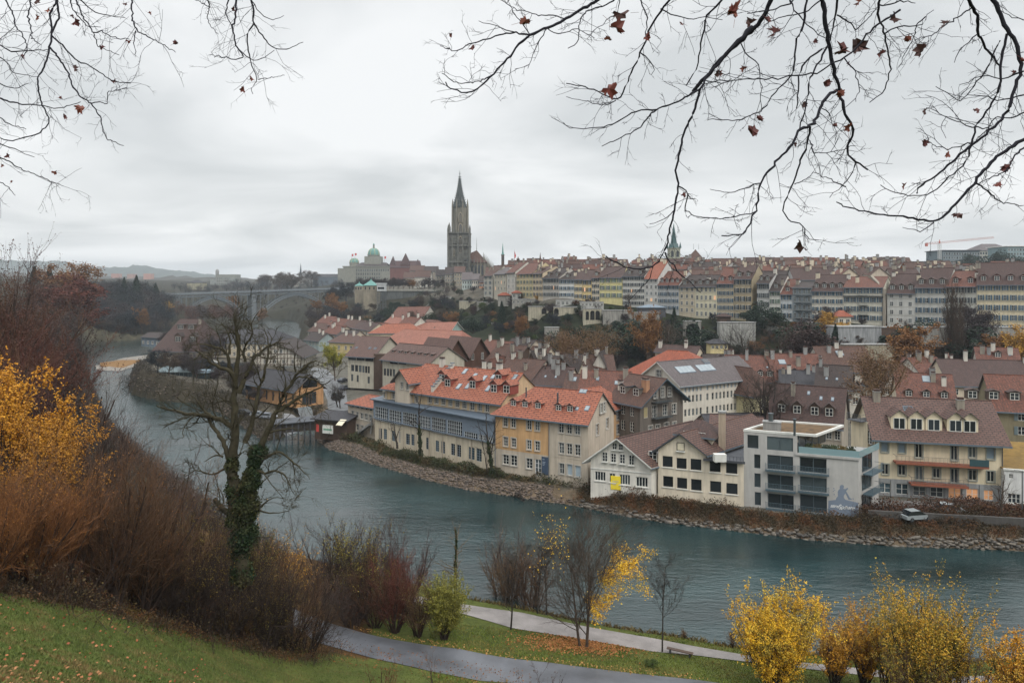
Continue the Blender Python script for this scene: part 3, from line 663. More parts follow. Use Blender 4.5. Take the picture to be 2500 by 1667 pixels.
for i in range(10):
 q0,q1=d/2*i/10,d/2*(i+1)/10;mb.box(xx0-0.3,xx0+0.3,q0,q1,f(0,0,0)[2]+b_h.ze+q0*sl,b_h.ze+q1*sl+0.75,0)
 mb.box(xx0-0.38,xx0+0.38,q0-0.04,q1-0.05,b_h.ze+q1*sl+0.751,b_h.ze+q1*sl+0.9,1)
mb.build('firewall',[whitew,M_ZINC],b_h.root)
# gabled bay at the left end
Ab,Bb=G(968,948,zb_),G(1006,952,zb_);Ab -= Vector((0.45,0.7));Bb -= Vector((0.45,0.7))
hb=House('bay',None,None,Ab,Bb,5,z0,16.6,18.7,beige,T_ORANGE,axis='y',oh=0.7,og=0.8,front=wins(Ab,Bb,z0,bx(z1,[(590,610,510,565),(642,664,518,572)]),S23),parent=b_h.root,
   off=((Ab-A).dot((B-A).normalized()),-1.0))
# H1 small orange-roofed house at left
A,B=G(850,1055,2.5),G(914,1069,2.5);z0=2.5;ze=zat(993,B)
w=(B-A).length
h1w=wins(A,B,z0,bx(z1,[(192,215,742,790),(230,252,752,800),(266,290,760,810),(302,326,766,820),(338,362,776,828),(196,218,845,898),(232,256,852,905),(270,292,862,915)]),dict(c=2,r=2,gl=GLS,sur=sw,sill=sw))
h1w+=wins(A,B,z0,bx(z1,[(192,217,698,716),(230,254,704,722),(266,290,710,728),(302,326,716,736),(338,362,724,744)]),dict(c=1,r=1,gl=GL))
d,zr=depth_for(A,B,ze,965,27)
h1=House('riverside_house', 'small three storey grey-beige house with orange hip roof, leftmost of the river row', 'building',A,B,d,z0,ze,zr,beige,T_ORANGE,hl=d/2,oh=0.6,front=h1w,base=-2)
mb=MB();mb.cyl((w*0.95,-0.6,1.0),(w*0.95+0.2,-0.6,4.6),0.2,0.2,6);mb.slab([(w*0.15,-1.5,-1.2),(w*0.15,-0.2,-1.2),(w*0.98,-0.2,3.4),(w*0.98,-1.5,3.4)],0.5,0,0);mb.build('outside_stair',M_CONC,h1.root)
# E1 white gable house with brown roof
A,B=G(1442,1199,2.5),G(1590,1214,2.5);B=A+(B-A);w=(B-A).length;z0=2.5
ze=(zat(1118,A)+zat(1135,B))/2;zr=zat(1069,(A+B)/2);pure=plaster((0.70,0.67,0.60),0.3)
Sd=dict(c=2,r=3,gl=GL,sill=W)
ew=wins(A,B,z0,bx(z2,[(240,282,1078,1155),(310,352,1088,1162),(382,425,1095,1172),(457,498,1103,1183)]),dict(Sd,rec=False))
ew+=wins(A,B,z0,bx(z2,[(322,358,1005,1058),(373,408,1012,1062)]),dict(Sd,rec=False,r=2))
ew+=wins(A,B,z0,bx(z2,[(172,260,1238,1312),(372,460,1262,1345),(508,604,1283,1362)]),dict(c=4,r=1,gl=GLS,sill=W))+wins(A,B,z0,bx(z2,[(290,338,1252,1325)]),dict(c=2,r=1,gl=GL,sill=W))
e1=House('riverside_house', 'white gabled river house with brown tiled roof and yellow banner on its wall', 'building',A,B,17,z0,ze,zr,pure,T_PURP,axis='y',oh=0.7,og=0.9,sk=0.55,front=ew,trim=W,base=-2)
mb=MB();s0,s1=along(A,B,z2(305,0)[0]),along(A,B,z2(385,0)[0]);mb.box(s0,s1,-0.08,-0.03,0.7,2.9,0)
for i in range(3): mb.box(s0+0.25,s1-0.3-0.2*i,-0.095,-0.081,2.0-0.28*i,2.13-0.28*i,1)
mb.build('banner',[plain((0.85,0.66,0.04),0.6),plain((0.55,0.5,0.3),0.6)],e1.root)
mb=MB();mb.box(0,w,-0.09,-0.0,3.75,3.9,0);mb.build('cornice',W,e1.root)
# E2 cream building with big dark windows
A,B=G(1607,1212,2.5),G(1724,1224,2.5);w=(B-A).length;ze=(zat(1094,A)+zat(1106,B))/2;zr=zat(1057,(A+B)/2)
crm=plaster((0.70,0.62,0.49),0.25);DF=plain((0.03,0.03,0.035),0.5)
Sk=dict(c=1,r=1,gl=glass((0.012,0.014,0.016),0.08),fr=DF,sur=None,sill=W)
e2w=wins(A,B,z0,bx(z2,[(724,808,1112,1200),(838,922,1128,1215),(952,1042,1135,1226),(728,812,1275,1362),(842,926,1288,1376),(956,1044,1300,1392)]),Sk)
e2=House('riverside_house', 'cream gabled workshop building with large dark square windows and brown roof', 'building',A,B,20,z0,ze,zr,crm,T_PURP,axis='y',oh=0.6,og=0.7,sk=0.5,front=e2w+wins(A,B,z0,bx(z2,[(846,908,1000,1068)]),dict(Sk,rec=False,gl=plain((0.62,0.56,0.42),0.7))),trim=M_DKGREY,base=-2)
B2=G(1816,1232,2.5);zf=zat(1128,B2)
e2b=House('wing',None,None,B,B2,14,z0,zf,zf,crm,T_SLATE,flat=True,parent=e2.root,off=(w,0),base=-2,front=wins(B,B2,z0,bx(z2,[(1110,1200,1150,1240),(1244,1336,1165,1252),(1114,1204,1315,1405),(1246,1338,1330,1418)]),Sk))
w2=(B2-B).length
mb=MB();mb.box(w-0.4,w+w2+0.2,-0.5,-0.35,zf-z0-0.1,zf-z0+0.25);mb.box(w-0.4,w+w2,-0.349,13,zf-z0+0.01,zf-z0+0.12)
for i in range(12): x=w+w2*i/11;mb.cyl((x,-0.42,zf-z0),(x,-0.42,zf-z0+0.9),0.03,0.03,5)
mb.cyl((w,-0.42,zf-z0+0.9),(w+w2,-0.42,zf-z0+0.9),0.03,0.03,5)
mb.build('roof_terrace',M_DKGREY,e2.root)
Al=G(1583,1206,2.5);mb=MB();
e2l=House('wing',None,None,Al,A,8,z0,ze-1.0,ze-1.0,crm,T_SLATE,flat=True,parent=e2.root,off=(-(A-Al).length,0.5),base=-2,front=[((A-Al).length*0.15,5.2,1.3,1.9,dict(c=2,r=3,gl=GL)),((A-Al).length*0.1,0.3,1.6,3.2,dict(c=1,r=1,gl=DF,fr=crm))])
# white tank, boxes on terrace
t_=empty('roof_tank',(*XY(1745,104),zf+0.1),0, 'white rectangular plant box standing on the railed roof terrace', 'tank');mb=MB();mb.box(0,1.8,0,1.0,0.15,1.3);mb.box(0.2,0.5,0.2,0.8,0,0.15);mb.box(1.3,1.6,0.2,0.8,0,0.15);mb.build('case',W,t_)
# lantern pavilion on the roof behind E1/E2
pl_=XY(1693,112);zt_=zat(1068,pl_)
LA,LB=XY(1656,112),XY(1738,109)
lan=House('roof_lantern_house', 'low lantern house with brown hip roof and ribbon windows rising between the river gables', 'building',LA,LB,5,8,zat(1052,pl_),zat(1026,pl_),crm,T_PLUM,hl=2.4,hr=2.4,oh=0.7,front=grid(cols(5.4,6,1.2),0.6,[(zt_-8+0.05,1.2)],dict(c=1,r=1,gl=GL2)))
# brown roofs behind E2
for nm,uL,vL,uR,vR,ze_,vr_,pit,rm,wm_,lb in [
 ('house',1731,1090,1860,1100,7.6,1015,30,T_PURP,crm, 'wide purple-brown tiled roof behind the cream workshop building, around the tall chimney'),
 ('house',1735,1045,1878,1040,9.0,1010,30,T_SLATE,beige, 'dark slate-brown roof between the white block of windows and the tall chimney')]:
 a_,b_=G(uL,vL,ze_),G(uR,vR,ze_);d_,zr_=depth_for(a_,b_,ze_,vr_,pit);House(nm,lb, 'house',a_,b_,d_,3,ze_,zr_,wm_,rm)
# tall free chimney
pc_=XY(1763,110);zc0=8.0
tc_=empty('tall_chimney',(pc_.x,pc_.y,zc0),-0.4, 'tall square beige chimney stack rising from the brown roofs', 'chimney')
mb=MB();mb.box(-0.5,0.5,-0.5,0.5,0,zat(1007,pc_)-zc0);mb.build('stack',plaster((0.45,0.36,0.27),0.5),tc_)
mb=MB();mb.box(-0.62,0.62,-0.62,0.62,zat(1007,pc_)-zc0,zat(1003,pc_)-zc0);mb.build('cap',M_CONC,tc_)
# modern building
A,B=G(1816,1232,2.5),G(2096,1264,2.5);w=(B-A).length;z0=2.5
mgw=plaster((0.45,0.44,0.42),0.15);UX=along(A,B,1947);zt=zat(1053,A);zl=zat(1118,B)
BG=glass((0.02,0.026,0.03),0.06);SF=plain((0.09,0.12,0.14),0.4,0.3, 'bronze_frame');Sn=dict(c=1,r=1,gl=BG,fr=SF);Sw=dict(c=2,r=1,gl=[BG,BG,glass((0.05,0.065,0.07),0.1)],fr=SF,t=0.09)
W2=lambda l,st: wins(A,B,z0,l,st)
f_low=W2(bx(z2,[(1470,1523,1098,1212),(1472,1525,1252,1365),(1475,1528,1405,1512)]),Sn)+W2(bx(z2,[(1578,1790,1108,1225),(1580,1792,1265,1385),(1582,1795,1422,1540)]),Sw)
f_low+=W2(bx(z3,[(0,105,897,1000),(148,337,905,1008),(150,338,1040,1140),(150,340,1165,1285)]),Sw)[1:]
mh=House('modern_apartment_building', 'modern pale grey flat-roofed block with large windows, balconies and painted wall picture', 'building',A,B,7.5,z0,zl,zl,mgw,T_SLATE,flat=True,front=f_low,base=-2,sk=0.45,
 right=[(1.2,z,3.8,2.4,Sw) for z in (0.6,3.5,6.4)])
topw=wins(A,B,z0,bx(z2,[(1416,1508,940,1050)]),Sn)+wins(A,B,z0,bx(z2,[(1576,1790,957,1080)]),Sw)
BU=A+(B-A)*(UX/w)
topw2=[(r[0],max(.12,r[1]-(zl-z0)),r[2],r[3]-max(0,.12-r[1]+zl-z0),r[4]) for r in topw]
mb=MB(mh.tr);wall_grid(mb,lambda s,n,z: (s,n-0.0,z+zl-z0),UX,0,zt-zl,[r for r in topw2 if r[1]>0],0,0.16)
D2=9.5
mb.poly([(0,0,zl-z0),(0,D2,zl-z0),(0,D2,zt-z0),(0,0,zt-z0)]);mb.poly([(0,D2,zl-z0),(UX,D2,zl-z0),(UX,D2,zt-z0),(0,D2,zt-z0)])
mb.box(0,0.001,7.5,D2,-2,zl-z0)
pe=0.35
mb.box(-0.05,UX+2.6,-0.05,0.3,zt-z0,zt-z0+pe,1);mb.box(-0.05,UX+2.6,D2-0.3,D2+0.05,zt-z0,zt-z0+pe,1);mb.box(-0.05,0.3,0.301,D2-0.301,zt-z0,zt-z0+pe,1);mb.box(UX+2.3,UX+2.6,0.301,D2-0.301,zt-z0,zt-z0+pe,1)
mb.box(0.301,UX+2.299,0.301,D2-0.301,zt-z0-0.2,zt-z0+0.1,2)
mb.build('top_storey',[mgw,W,plain((0.13,0.075,0.03),0.95,0, 'moss_roof',0.6)],mh.root)
for r in topw2: put_window(mh.root,lambda s,n,z: (s,n,z+zl-z0),0,r[0],r[1],r[2],r[3],r[4],0.1)
mb=MB(mh.tr);mb.box(UX+0.03,UX+0.07,0.2,D2-0.4,zl-z0+0.1,zt-z0-0.05,0)
for i in range(5): y=0.2+(D2-0.6)*i/4;mb.box(UX+0.071,UX+0.13,y-0.05,y+0.05,zl-z0+0.1,zt-z0-0.05,1)
mb.build('glass_corner',[BG,SF],mh.root)
# terrace glass parapet
mb=MB(mh.tr);gz0=zl-z0
mb.box(UX+0.2,w+0.1,-0.08,-0.05,gz0+0.02,gz0+1.0,0);mb.box(w+0.1,w+0.13,-0.08,7.4,gz0+0.02,gz0+1.0,0);mb.box(UX-0.2,w+0.25,-0.2,-0.09,gz0-0.3,gz0+0.05,1);mb.box(UX+0.1,w,0.0,7.4,gz0+0.01,gz0+0.06,2)
gp=glass((0.10,0.15,0.16),0.1);mb.build('terrace_parapet',[gp,mgw,M_CONC],mh.root)
# balconies
def balcony(root,s0,s1,z,dep=1.1,rail=plain((0.10,0.15,0.18),0.4,0.3),n=10,th=0.16,slabm=None,rz=0,name='balcony',infill=True):
 mb=MB();mb.box(s0,s1,-dep,-0.02,z-th,z,1)
 for x in (s0+0.03,s1-0.03): mb.cyl((x,-dep+0.03,z),(x,-dep+0.03,z+1.0),0.03,0.03,5)
 mb.box(s0,s1,-dep,-dep+0.05,z+0.95,z+1.0,0);mb.box(s0,s0+0.04,-dep+0.051,-0.02,z+0.95,z+1.0,0);mb.box(s1-0.04,s1,-dep+0.051,-0.02,z+0.95,z+1.0,0)
 if infill:
  for i in range(5): zz_=z+0.12+0.16*i;mb.box(s0+0.02,s1-0.02,-dep+0.015,-dep+0.035,zz_,zz_+0.025,0)
 for i in range(n): x=s0+(s1-s0)*(i+0.5)/n;mb.box(x-0.012,x+0.012,-dep+0.01,-dep+0.04,z,z+0.95,0)
 return mb.build(name,[rail,slabm or rail],root)
for r in f_low:
 if r[2]>2: balcony(mh.root,r[0]-0.25,r[0]+r[2]+0.3,r[1]-0.05,0.7)
for z in (3.4,6.3):
 o=balcony(mh.root,0.8,5.4,z,1.3);o.location=(w+.3,0,0);o.rotation_euler=(0,0,PI/2-math.atan(.45))
# wall picture: slate-blue ground with seated figure and lettering
mural=plain((0.17,0.21,0.27),0.85,0, 'mural_paint',0.1)
mx0=along(A,B,z3(345,0)[0])
def mz(y,s): return zloc(A,B,s,800+y/2.852,z0)
mb=MB()
def mpt(x,y,dy=-0.012): s=along(A,B,1900+x/2.852);return (s,dy,mz(y,s))
mb.poly([mpt(346,1325),mpt(560,1325),mpt(558,1218),mpt(470,1196),mpt(410,1196),mpt(350,1203)])
fig=[(400,1200),(404,1185),(416,1172),(415,1155),(414,1140),(420,1128),(430,1120),(428,1108),(432,1098),(442,1092),(452,1094),(458,1102),(457,1112),(453,1118),(462,1122),(472,1120),(480,1112),(487,1116),(486,1122),(478,1130),(472,1134),(478,1144),(486,1158),(494,1174),(500,1184),(512,1189),(512,1196),(490,1196),(486,1186),(476,1166),(468,1152),(462,1160),(456,1172),(458,1184),(466,1192),(470,1200)]
mb.poly([mpt(x,y,-0.016) for x,y in fig])
for x,y,r in ((388,1118,5),(394,1130,4),(384,1136,4),(390,1160,5),(396,1172,3),(522,1190,5)): mb.poly([mpt(x+r*math.cos(t*PI/3),y+r*math.sin(t*PI/3),-0.014) for t in range(6)])
mb.build('wall_picture',mural,mh.root)
cu=bpy.data.curves.new('lettering', 'FONT');cu.body='aareSüdhang';cu.size=1.25;cu.shear=0.35;cu.extrude=0.01;cu.space_character=0.92;cu.offset=0.014
to=bpy.data.objects.new('lettering_tmp',cu);COL.objects.link(to);dg=bpy.context.evaluated_depsgraph_get()
tme=bpy.data.meshes.new_from_object(to.evaluated_get(dg));bpy.data.objects.remove(to)
tme.materials.clear();tme.materials.append(plain((0.75,0.76,0.76),0.7))
xs_=[v.co.x for v in tme.vertices];tw=max(xs_)-min(xs_)
for v in tme.vertices:      # script swing: larger S, wavy baseline
 t=(v.co.x-min(xs_))/tw
 if 0.36<t<0.47: v.co.y=v.co.y*1.55-0.25
 v.co.y+=0.10*math.sin(t*9)
s0,s1=along(A,B,z3(362,0)[0]),along(A,B,z3(535,0)[0])
to=link('lettering',tme,mh.root,(s0,-0.03,mz(1248,s0)),(PI/2,0,0));to.scale=((s1-s0)/tw,)*2+(1,)
# things on the roof
for q in range(6):
 s_=UX+1.2+q*(w-UX-2)/5.5
 ca,sa_=math.cos(mh.rz),math.sin(mh.rz);lx,ly=s_+.45*1.0,1.0;wx,wy=A.x+lx*ca-ly*sa_,A.y+lx*sa_+ly*ca
 pr=empty('planter',(wx,wy,zl+.06),mh.rz,['first', 'second', 'third', 'fourth', 'fifth', 'sixth'][q]+' leafy planter from the left on the glass-railed roof terrace', 'planter', 'planters on the glass-railed terrace');mb=MB();mb.box(-.45,.45,-.3,.3,0,.55);mb.build('box',M_DKGREY,pr)
 rq=random.Random(q);mb=MB()
 for _ in range(260):
  a_,b_,c_=max(-.6,min(.6,rq.gauss(0,.3))),max(-.4,min(.4,rq.gauss(0,.2))),.5+min(.75,abs(rq.gauss(0,.35)));s1_=.10;mb.poly([(a_-s1_,b_,c_),(a_,b_+rq.uniform(-.1,.1),c_+s1_),(a_+s1_,b_,c_),(a_,b_-rq.uniform(-.1,.1),c_-s1_)],0)
 mb.build('plant',plain(((.07,.09,.03),(.16,.11,.03),(.05,.07,.03))[q % 3],.8,0, 'planter_leaves',.5),pr)
for (u,v,ww,hh,nm,lb) in ((1885,1052,2.6,1.2, 'roof_housing', 'pale flat housing at the back of the mossy flat roof'),(1882,1046,0.7,2.4, 'vent_stack', 'steel vent stack beside the pale housing on the mossy roof'),(1940,1062,0.35,2.4, 'vent_stack', 'thin pale vent pipe at the front of the mossy roof')):
 p=XY(u,106 if 'pipe' not in lb else 101.5);r_=empty(nm,(p.x,p.y,zt+0.1),-0.4,lb, 'roof vent');mb=MB()
 if nm=='roof_housing': mb.box(-ww/2,ww/2,-0.8,0.8,0,hh);mb.box(-ww/2-0.08,ww/2+0.08,-0.88,0.88,hh,hh+0.08)
 else: mb.cyl((0,0,0),(0,0,hh),ww/2,ww/2,10);mb.cyl((0,0,hh),(0,0,hh+0.12),ww/2+0.08,ww/2+0.08,10)
 mb.build('casing' if nm=='roof_housing' else 'pipe',M_CONC if ww>1 else M_METAL,r_)
MH=(A,B,zl,UX,w)
# yellow-cream apartment house at right
A,B=G(2138,1208,3.3),G(2449,1229,3.3);w=(B-A).length;z0=3.3;ze=(zat(1060,A)+zat(1072,B))/2
d,zr=depth_for(A,B,ze,974,38);yel=plaster((0.70,0.61,0.44),0.25);Fg=plain((0.27,0.29,0.26),0.6,0, 'grey_green_surround')
Y2=dict(c=2,r=1,gl=GLS,fr=plain((0.5,0.48,0.42),0.5),sur=Fg,sill=Fg);Yb=dict(c=1,r=1,gl=plain((0.20,0.26,0.31),0.5,0, 'blue_blind'),fr=Fg,sur=Fg,sill=Fg)
yw=wins(A,B,z0,bx(z3,[(718,767,795,865),(837,886,800,872),(1452,1508,835,915)]),Yb)
yw+=wins(A,B,z0,bx(z3,[(955,1005,808,905),(1203,1250,822,922),(1328,1378,830,905),(722,768,948,1020),(837,888,955,1026),(957,1008,965,1060),(1078,1128,978,1045),(1203,1252,980,1078),(1327,1382,988,1062),(1455,1506,998,1072)]),Y2)
LW=lit((0.55,0.27,0.13),0.25);Yg=dict(c=2,r=2,gl=GL2,fr=W)
yw+=wins(A,B,z0,bx(z3,[(702,785,1080,1148),(820,905,1085,1160)]),dict(Yg,gl=GLB))+wins(A,B,z0,bx(z3,[(940,1028,1105,1170),(1060,1150,1110,1178)]),Yg)+wins(A,B,z0,bx(z3,[(1185,1275,1112,1188),(1310,1395,1120,1198),(1432,1500,1130,1200)]),dict(Yg,gl=LW))
yh=House('apartment_house', 'yellow-cream apartment house with purple-brown roof, five dormers and two long balconies', 'building',A,B,d,z0,ze,zr,yel,T_PURP,oh=1.1,og=0.8,front=yw,low=plaster((0.30,0.31,0.31)),zlow=2.7,left=[(d*0.45,8.2,1.6,2.0,Y2)])
for x in (855,975,1098,1250,1350): yh.dormer(along(A,B,z3(x,0)[0]),0.75,2.3,2.0,rm=T_PURP,wm=yel,rise=1.0,win=1.5,st=dict(c=2,r=1))
yh.skylight(along(A,B,z3(965,0)[0]),0.62,1.4,1.0,gl=GL)
for x in (652,1350): yh.chimney(max(1.5,min(w-2,along(A,B,z3(x,0)[0]))),0.9 if x<700 else 0.75,1.0,0.8,1.5)
terr=plain((0.25,0.08,0.045),0.7,0, 'red_balcony')
s=lambda x: along(A,B,z3(x,0)[0])
balcony(yh.root,s(800),s(1440),zloc(A,B,s(1100),800+935/2.852,z0),1.5,M_METAL,24,0.3,terr);balcony(yh.root,s(905),s(1302),zloc(A,B,s(1100),800+1078/2.852,z0),1.5,M_METAL,16,0.3,terr)
mb=MB();zz_=zloc(A,B,s(1100),800+935/2.852,z0);mb.box(s(1305),s(1438),-1.58,-1.51,zz_+0.05,zz_+1.05);mb.build('balcony_screen',plain((0.02,0.06,0.07),0.7),yh.root)
for x_ in (s(675),s(1560)): mb=MB();mb.cyl((x_,-0.1,0),(x_,-0.1,ze-z0-0.4),0.06,0.06,6);mb.build('downpipe',M_DKGREY,yh.root)
for i,q in enumerate((795,912,1040,1168,1290,1412)): mb=MB();mb.box(s(q)-0.2,s(q)+0.2,-0.12,-0.01,0,2.6);mb.build('pier',plaster((0.32,0.33,0.33)),yh.root)
# its lower left wing
Aw,Bw=XY(2078,112),XY(2118,109);zw=zat(1022,Aw)
yl=House('stair_wing_house', 'tall cream rendered wing with small roof balcony, left beside the yellow-cream house', 'building',Aw,Bw,8,3.3,zw,zw,yel,T_SLATE,flat=True,front=[(3.0,zw-3.3-3.4,1.0,2.2,dict(c=2,r=4,gl=GL))])
o=balcony(yl.root,0,2.8,zw-3.3+0.1,1.0,M_METAL,8,0.12,M_DKGREY);
Y_A,Y_B=A,B
# garage / white low building at far right
A,B=G(2452,1236,3.3),G(2600,1250,3.3);zg=zat(1147,A)
wg=House('low_white_building', 'low white flat-roofed building with rusty grass roof at the right edge', 'building',A,B,9,3.3,zg,zg,plaster((0.66,0.66,0.64),0.3),T_SLATE,flat=True,front=wins(A,B,3.3,bx(z3,[(1600,1688,1155,1222),(1608,1636,1018,1048)]),dict(c=3,r=2,gl=GL,fr=W)))
mb=MB();L_=(B-A).length;mb.box(-0.15,L_+.15,-0.15,0.2,zg-3.3,zg-3.3+0.25,1);mb.box(-0.1,L_,0.21,9,zg-3.3+0.005,zg-3.3+0.15,0);mb.build('grass_roof',[plain((0.20,0.12,0.025),0.95,0, 'dry_grass_roof',0.5),W],wg.root)
mb=MB();mb.slab([(-0.1,9,zg-3.3+0.1),(L_,9,zg-3.3+0.1),(L_,16,zg-3.3+1.3),(-0.1,16,zg-3.3+1.3)],0.3,0,0);mb.build('grass_slope',plain((0.20,0.12,0.025),0.95,0, 'dry_grass_roof',0.5),wg.root)
# middle quarter: houses between river row and slope
def eaves(name,label,uL,vL,uR,vR,ze,vr,pitch,rm,wm,z0=4,cat='house',**kw):
 A,B=G(uL,vL,ze),G(uR,vR,ze);d,zr=depth_for(A,B,ze,vr,pitch);kw.setdefault('d',d)
 dd=kw.pop('d');dd=min(dd,22)
 return House(name,label,cat,A,B,dd,z0,ze,zr if dd==d else ze+dd/2*math.tan(math.radians(pitch)),wm,rm,**kw)
SG=dict(c=2,r=2,gl=GLS,far=True,sur=sw)
timb0=plaster((0.5,0.47,0.4),0.3);brownw=plaster((0.10,0.055,0.04),0.3);modcream=plaster((0.45,0.42,0.34),0.3);modyel=plaster((0.60,0.48,0.28))
RED=plain((0.22,0.035,0.025),0.7,0, 'red_shutter')
# modern brown and cream block, left part
A,B=G(849,865,15.2),G(914,868,15.2);w=(B-A).length
z0=5
SB_=dict(c=2,r=1,gl=[GL,GL2],fr=M_DKGREY,rec=True)
fl=wins(A,B,z0,bx(z1,[(190,215,368,420),(222,246,370,424),(252,276,373,428),(281,300,376,432),(304,322,378,435),(326,342,380,438),(190,208,445,500),(235,252,452,508),(325,342,465,520)]),SB_)+wins(A,B,z0,bx(z1,[(168,230,290,330),(235,300,292,335),(305,370,296,340)]),dict(SB_,c=5))
d,zr=depth_for(A,B,15.2,822,32)
k1=House('modern_block', 'modern cream and brown block with purple-brown roof above the orange river roofs', 'building',A,B,d,z0,15.2,zr,modcream,T_PURP,front=fl,oh=1.0,og=0.5,right=grid(cols(d,4),0.9,[(2,1.6),(5.5,1.6)],SB_))
for x in (190,300,345): k1.skylight(along(A,B,z1(x,0)[0]),0.3,0.9,0.9,gl=GL)
mb=MB();mb.box(w-0.1,w+4.2,-0.25,2,0,15.2-z0+0.6);mb.build('stair_tower',M_WOOD,k1.root)
for zi in range(18):
 pass
A2,B2=G(934,873,15.2),G(1049,886,15.2);w2=(B2-A2).length;d2,zr2=depth_for(A2,B2,15.2,843,30)
k2w=wins(A2,B2,z0,bx(z1,[(455,475,398,455),(480,500,400,460),(505,522,402,462),(530,548,405,465),(430,500,318,360),(505,570,324,362),(575,640,330,366)]),SB_)
k2=House('modern_block', 'modern brown block wing with row of small roof windows, ending in twin dark gables', 'building',A2,B2,d2,z0,15.2,zr2,modcream,T_PURP,front=k2w,oh=1.0)
for x in (472,527,575,628,682,735,790): k2.dormer(max(1.2,min(w2-1,along(A2,B2,z1(x,0)[0]))),1.6,1.2,0.5,rm=T_PURP,wm=brownw,shed=True,st=dict(c=1,r=1))
# twin gables facing right: two parallel ridges
gA,gB=G(1085,880,15.0),G(1196,870,15.0);gdir=(gB-gA).normalized();L_=(gB-gA).length
ze_=15.0;p1=gA+gdir*L_*0.28;p2=gA+gdir*L_*0.72
k3=House('modern_block', 'twin-gabled dark brown and yellow end block with tall narrow windows', 'building',gA,gB,14,z0,11.5,11.5,modyel,T_PURP,flat=True)
mb=MB()
mb.box(-0.04,L_+.04,-0.04,14,11.5-z0-0.5,ze_-z0,0)
zr_=zat(829,p1)-z0
for (x0,x1) in ((0,L_*0.5),(L_*0.5,L_)):
 xm=(x0+x1)/2;mb.poly([(x0,-0.04,ze_-z0),(x1,-0.04,ze_-z0),(xm,-0.04,zr_)],0)
 mb.slab([(x0-(0.7 if x0==0 else 0),-1.0,ze_-z0-(0.6 if x0==0 else 0)),(xm,-1.0,zr_+0.15),(xm,14,zr_+0.15),(x0-(0.7 if x0==0 else 0),14,ze_-z0-(0.6 if x0==0 else 0))],0.3,1,2)
 mb.slab([(xm,-1.0,zr_+0.15),(x1+(0.7 if x0 else 0),-1.0,ze_-z0-(0.6 if x0 else 0)),(x1+(0.7 if x0 else 0),14,ze_-z0-(0.6 if x0 else 0)),(xm,14,zr_+0.15)],0.3,1,2)
for q in (0.22,0.5,0.76): mb.box(L_*q-0.6,L_*q+0.6,-0.12,-0.045,-z0*0,ze_-z0+(0.6 if q != 0.5 else 0),0)
mb.build('roof',[brownw,T_PURP,M_WOOD],k3.root)
for q in (0.24,0.6,0.82): link('window',window_mesh(0.9,2.0,2,1,M_WHITE,GL),k3.root,(L_*q-0.4,-0.16,ze_-z0-0.6))
# big salmon roof and others behind
eaves('house', 'very wide salmon-orange tiled roof with dark dormers behind the modern brown block',918,838,1120,846,15.5,806,30,T_SALMON,cream,5,hl=7,hr=3)
hh=eaves('house', 'bright orange hipped roof peeking up behind the wide salmon roof',900,812,1035,812,17,791,34,T_ORANGE,cream,5,hl=6,hr=6)
A,B=G(1009,803,15.0),G(1060,806,15.0)
hw=House('house', 'white house with grey-blue shutters left of the salmon gabled villa', 'house',A,B,12,6,16.5,19.5,whitew,T_REDB,front=grid(cols((B-A).length,5),0.9,[(1.5,1.4),(4.5,1.4),(7.5,1.4)],dict(SG,sh=plain((0.15,0.22,0.25),0.6))),hl=4,hr=4)
A,B=G(1097,811,14.0),G(1127,806,14.0)
gv=House('house', 'salmon-roofed villa with pale green gable and white bargeboards below the garden slope', 'house',A,B,20,7,14.5,18.5,plaster((0.36,0.48,0.44)),T_SALMON,axis='y',sk=-0.9,oh=1.0,og=0.8,trim=W,front=grid([4,5.6],1.0,[(5.0,1.5)],SG))
A,B=G(1034,773,17.0),G(1064,769,17.0)
House('house', 'white gabled house with red-brown roof at the foot of the stepped garden walls', 'house',A,B,16,8,17.5,23,whitew,T_REDB,axis='y',sk=-0.9,oh=1.0,front=grid(cols((B-A).length,3),1.0,[(2,1.4),(5,1.4),(8,1.4)],SG))
# D dark half-hipped house with dormers
A,B=G(1495,971,14.0),G(1563,984,14.0);Bn=G(1632,972,14.0)
w=(B-A).length;dg_=(Bn-B).length;zr=zat(925,(B+Bn)/2)
dgw=plaster((0.16,0.14,0.12),0.4)
zz0=4
dl=House('dark_town_house', 'dark brown gabled house with balconies, white windows and blue bargeboards', 'house',A,B,12,zz0,14.0,zr,dgw,T_BROWN,oh=0.9,og=1.3,trim=plain((0.05,0.09,0.12),0.6),
 front=grid([w-4.6,w-2.2],1.1,[(1.0,1.8),(4.2,1.9),(7.2,1.7)],dict(c=2,r=3,gl=GLS,fr=W)),
 right=[(1.0,7.0,1.2,2.1,dict(c=1,r=1,gl=plain((0.33,0.28,0.15),0.7),fr=sw)),(3.2,6.8,1.2,2.4,S23),(6.2,7.0,1.2,2.1,S23),(8.8,7.0,1.2,2.0,S23),(2.2,3.4,1.1,2.0,S23),(4.2,3.4,1.1,2.0,S23),(6.6,3.4,1.2,2.1,S23),(8.9,3.4,1.1,2.0,S23),
   (3.4,10.6,1.0,1.7,dict(S23,rec=False)),(5.4,10.6,1.0,2.0,dict(S23,rec=False)),(7.4,10.6,1.0,1.8,dict(S23,rec=False))])
for x in (w-6.0,w-2.4): dl.dormer(x,1.0,1.8,1.5,rm=T_BROWN,wm=dgw)
dl.chimney(w-1.2,0.45,1.3,0.9,2.2,m=plaster((0.45,0.25,0.15)));dl.chimney(w-7.4,0.35,0.9,0.7,1.6,m=whitew)
for z in (6.9,9.9):
 o=balcony(dl.root,3.0,7.8,z,1.2,M_METAL,8);o.location=(w,0,0);o.rotation_euler=(0,0,PI/2)
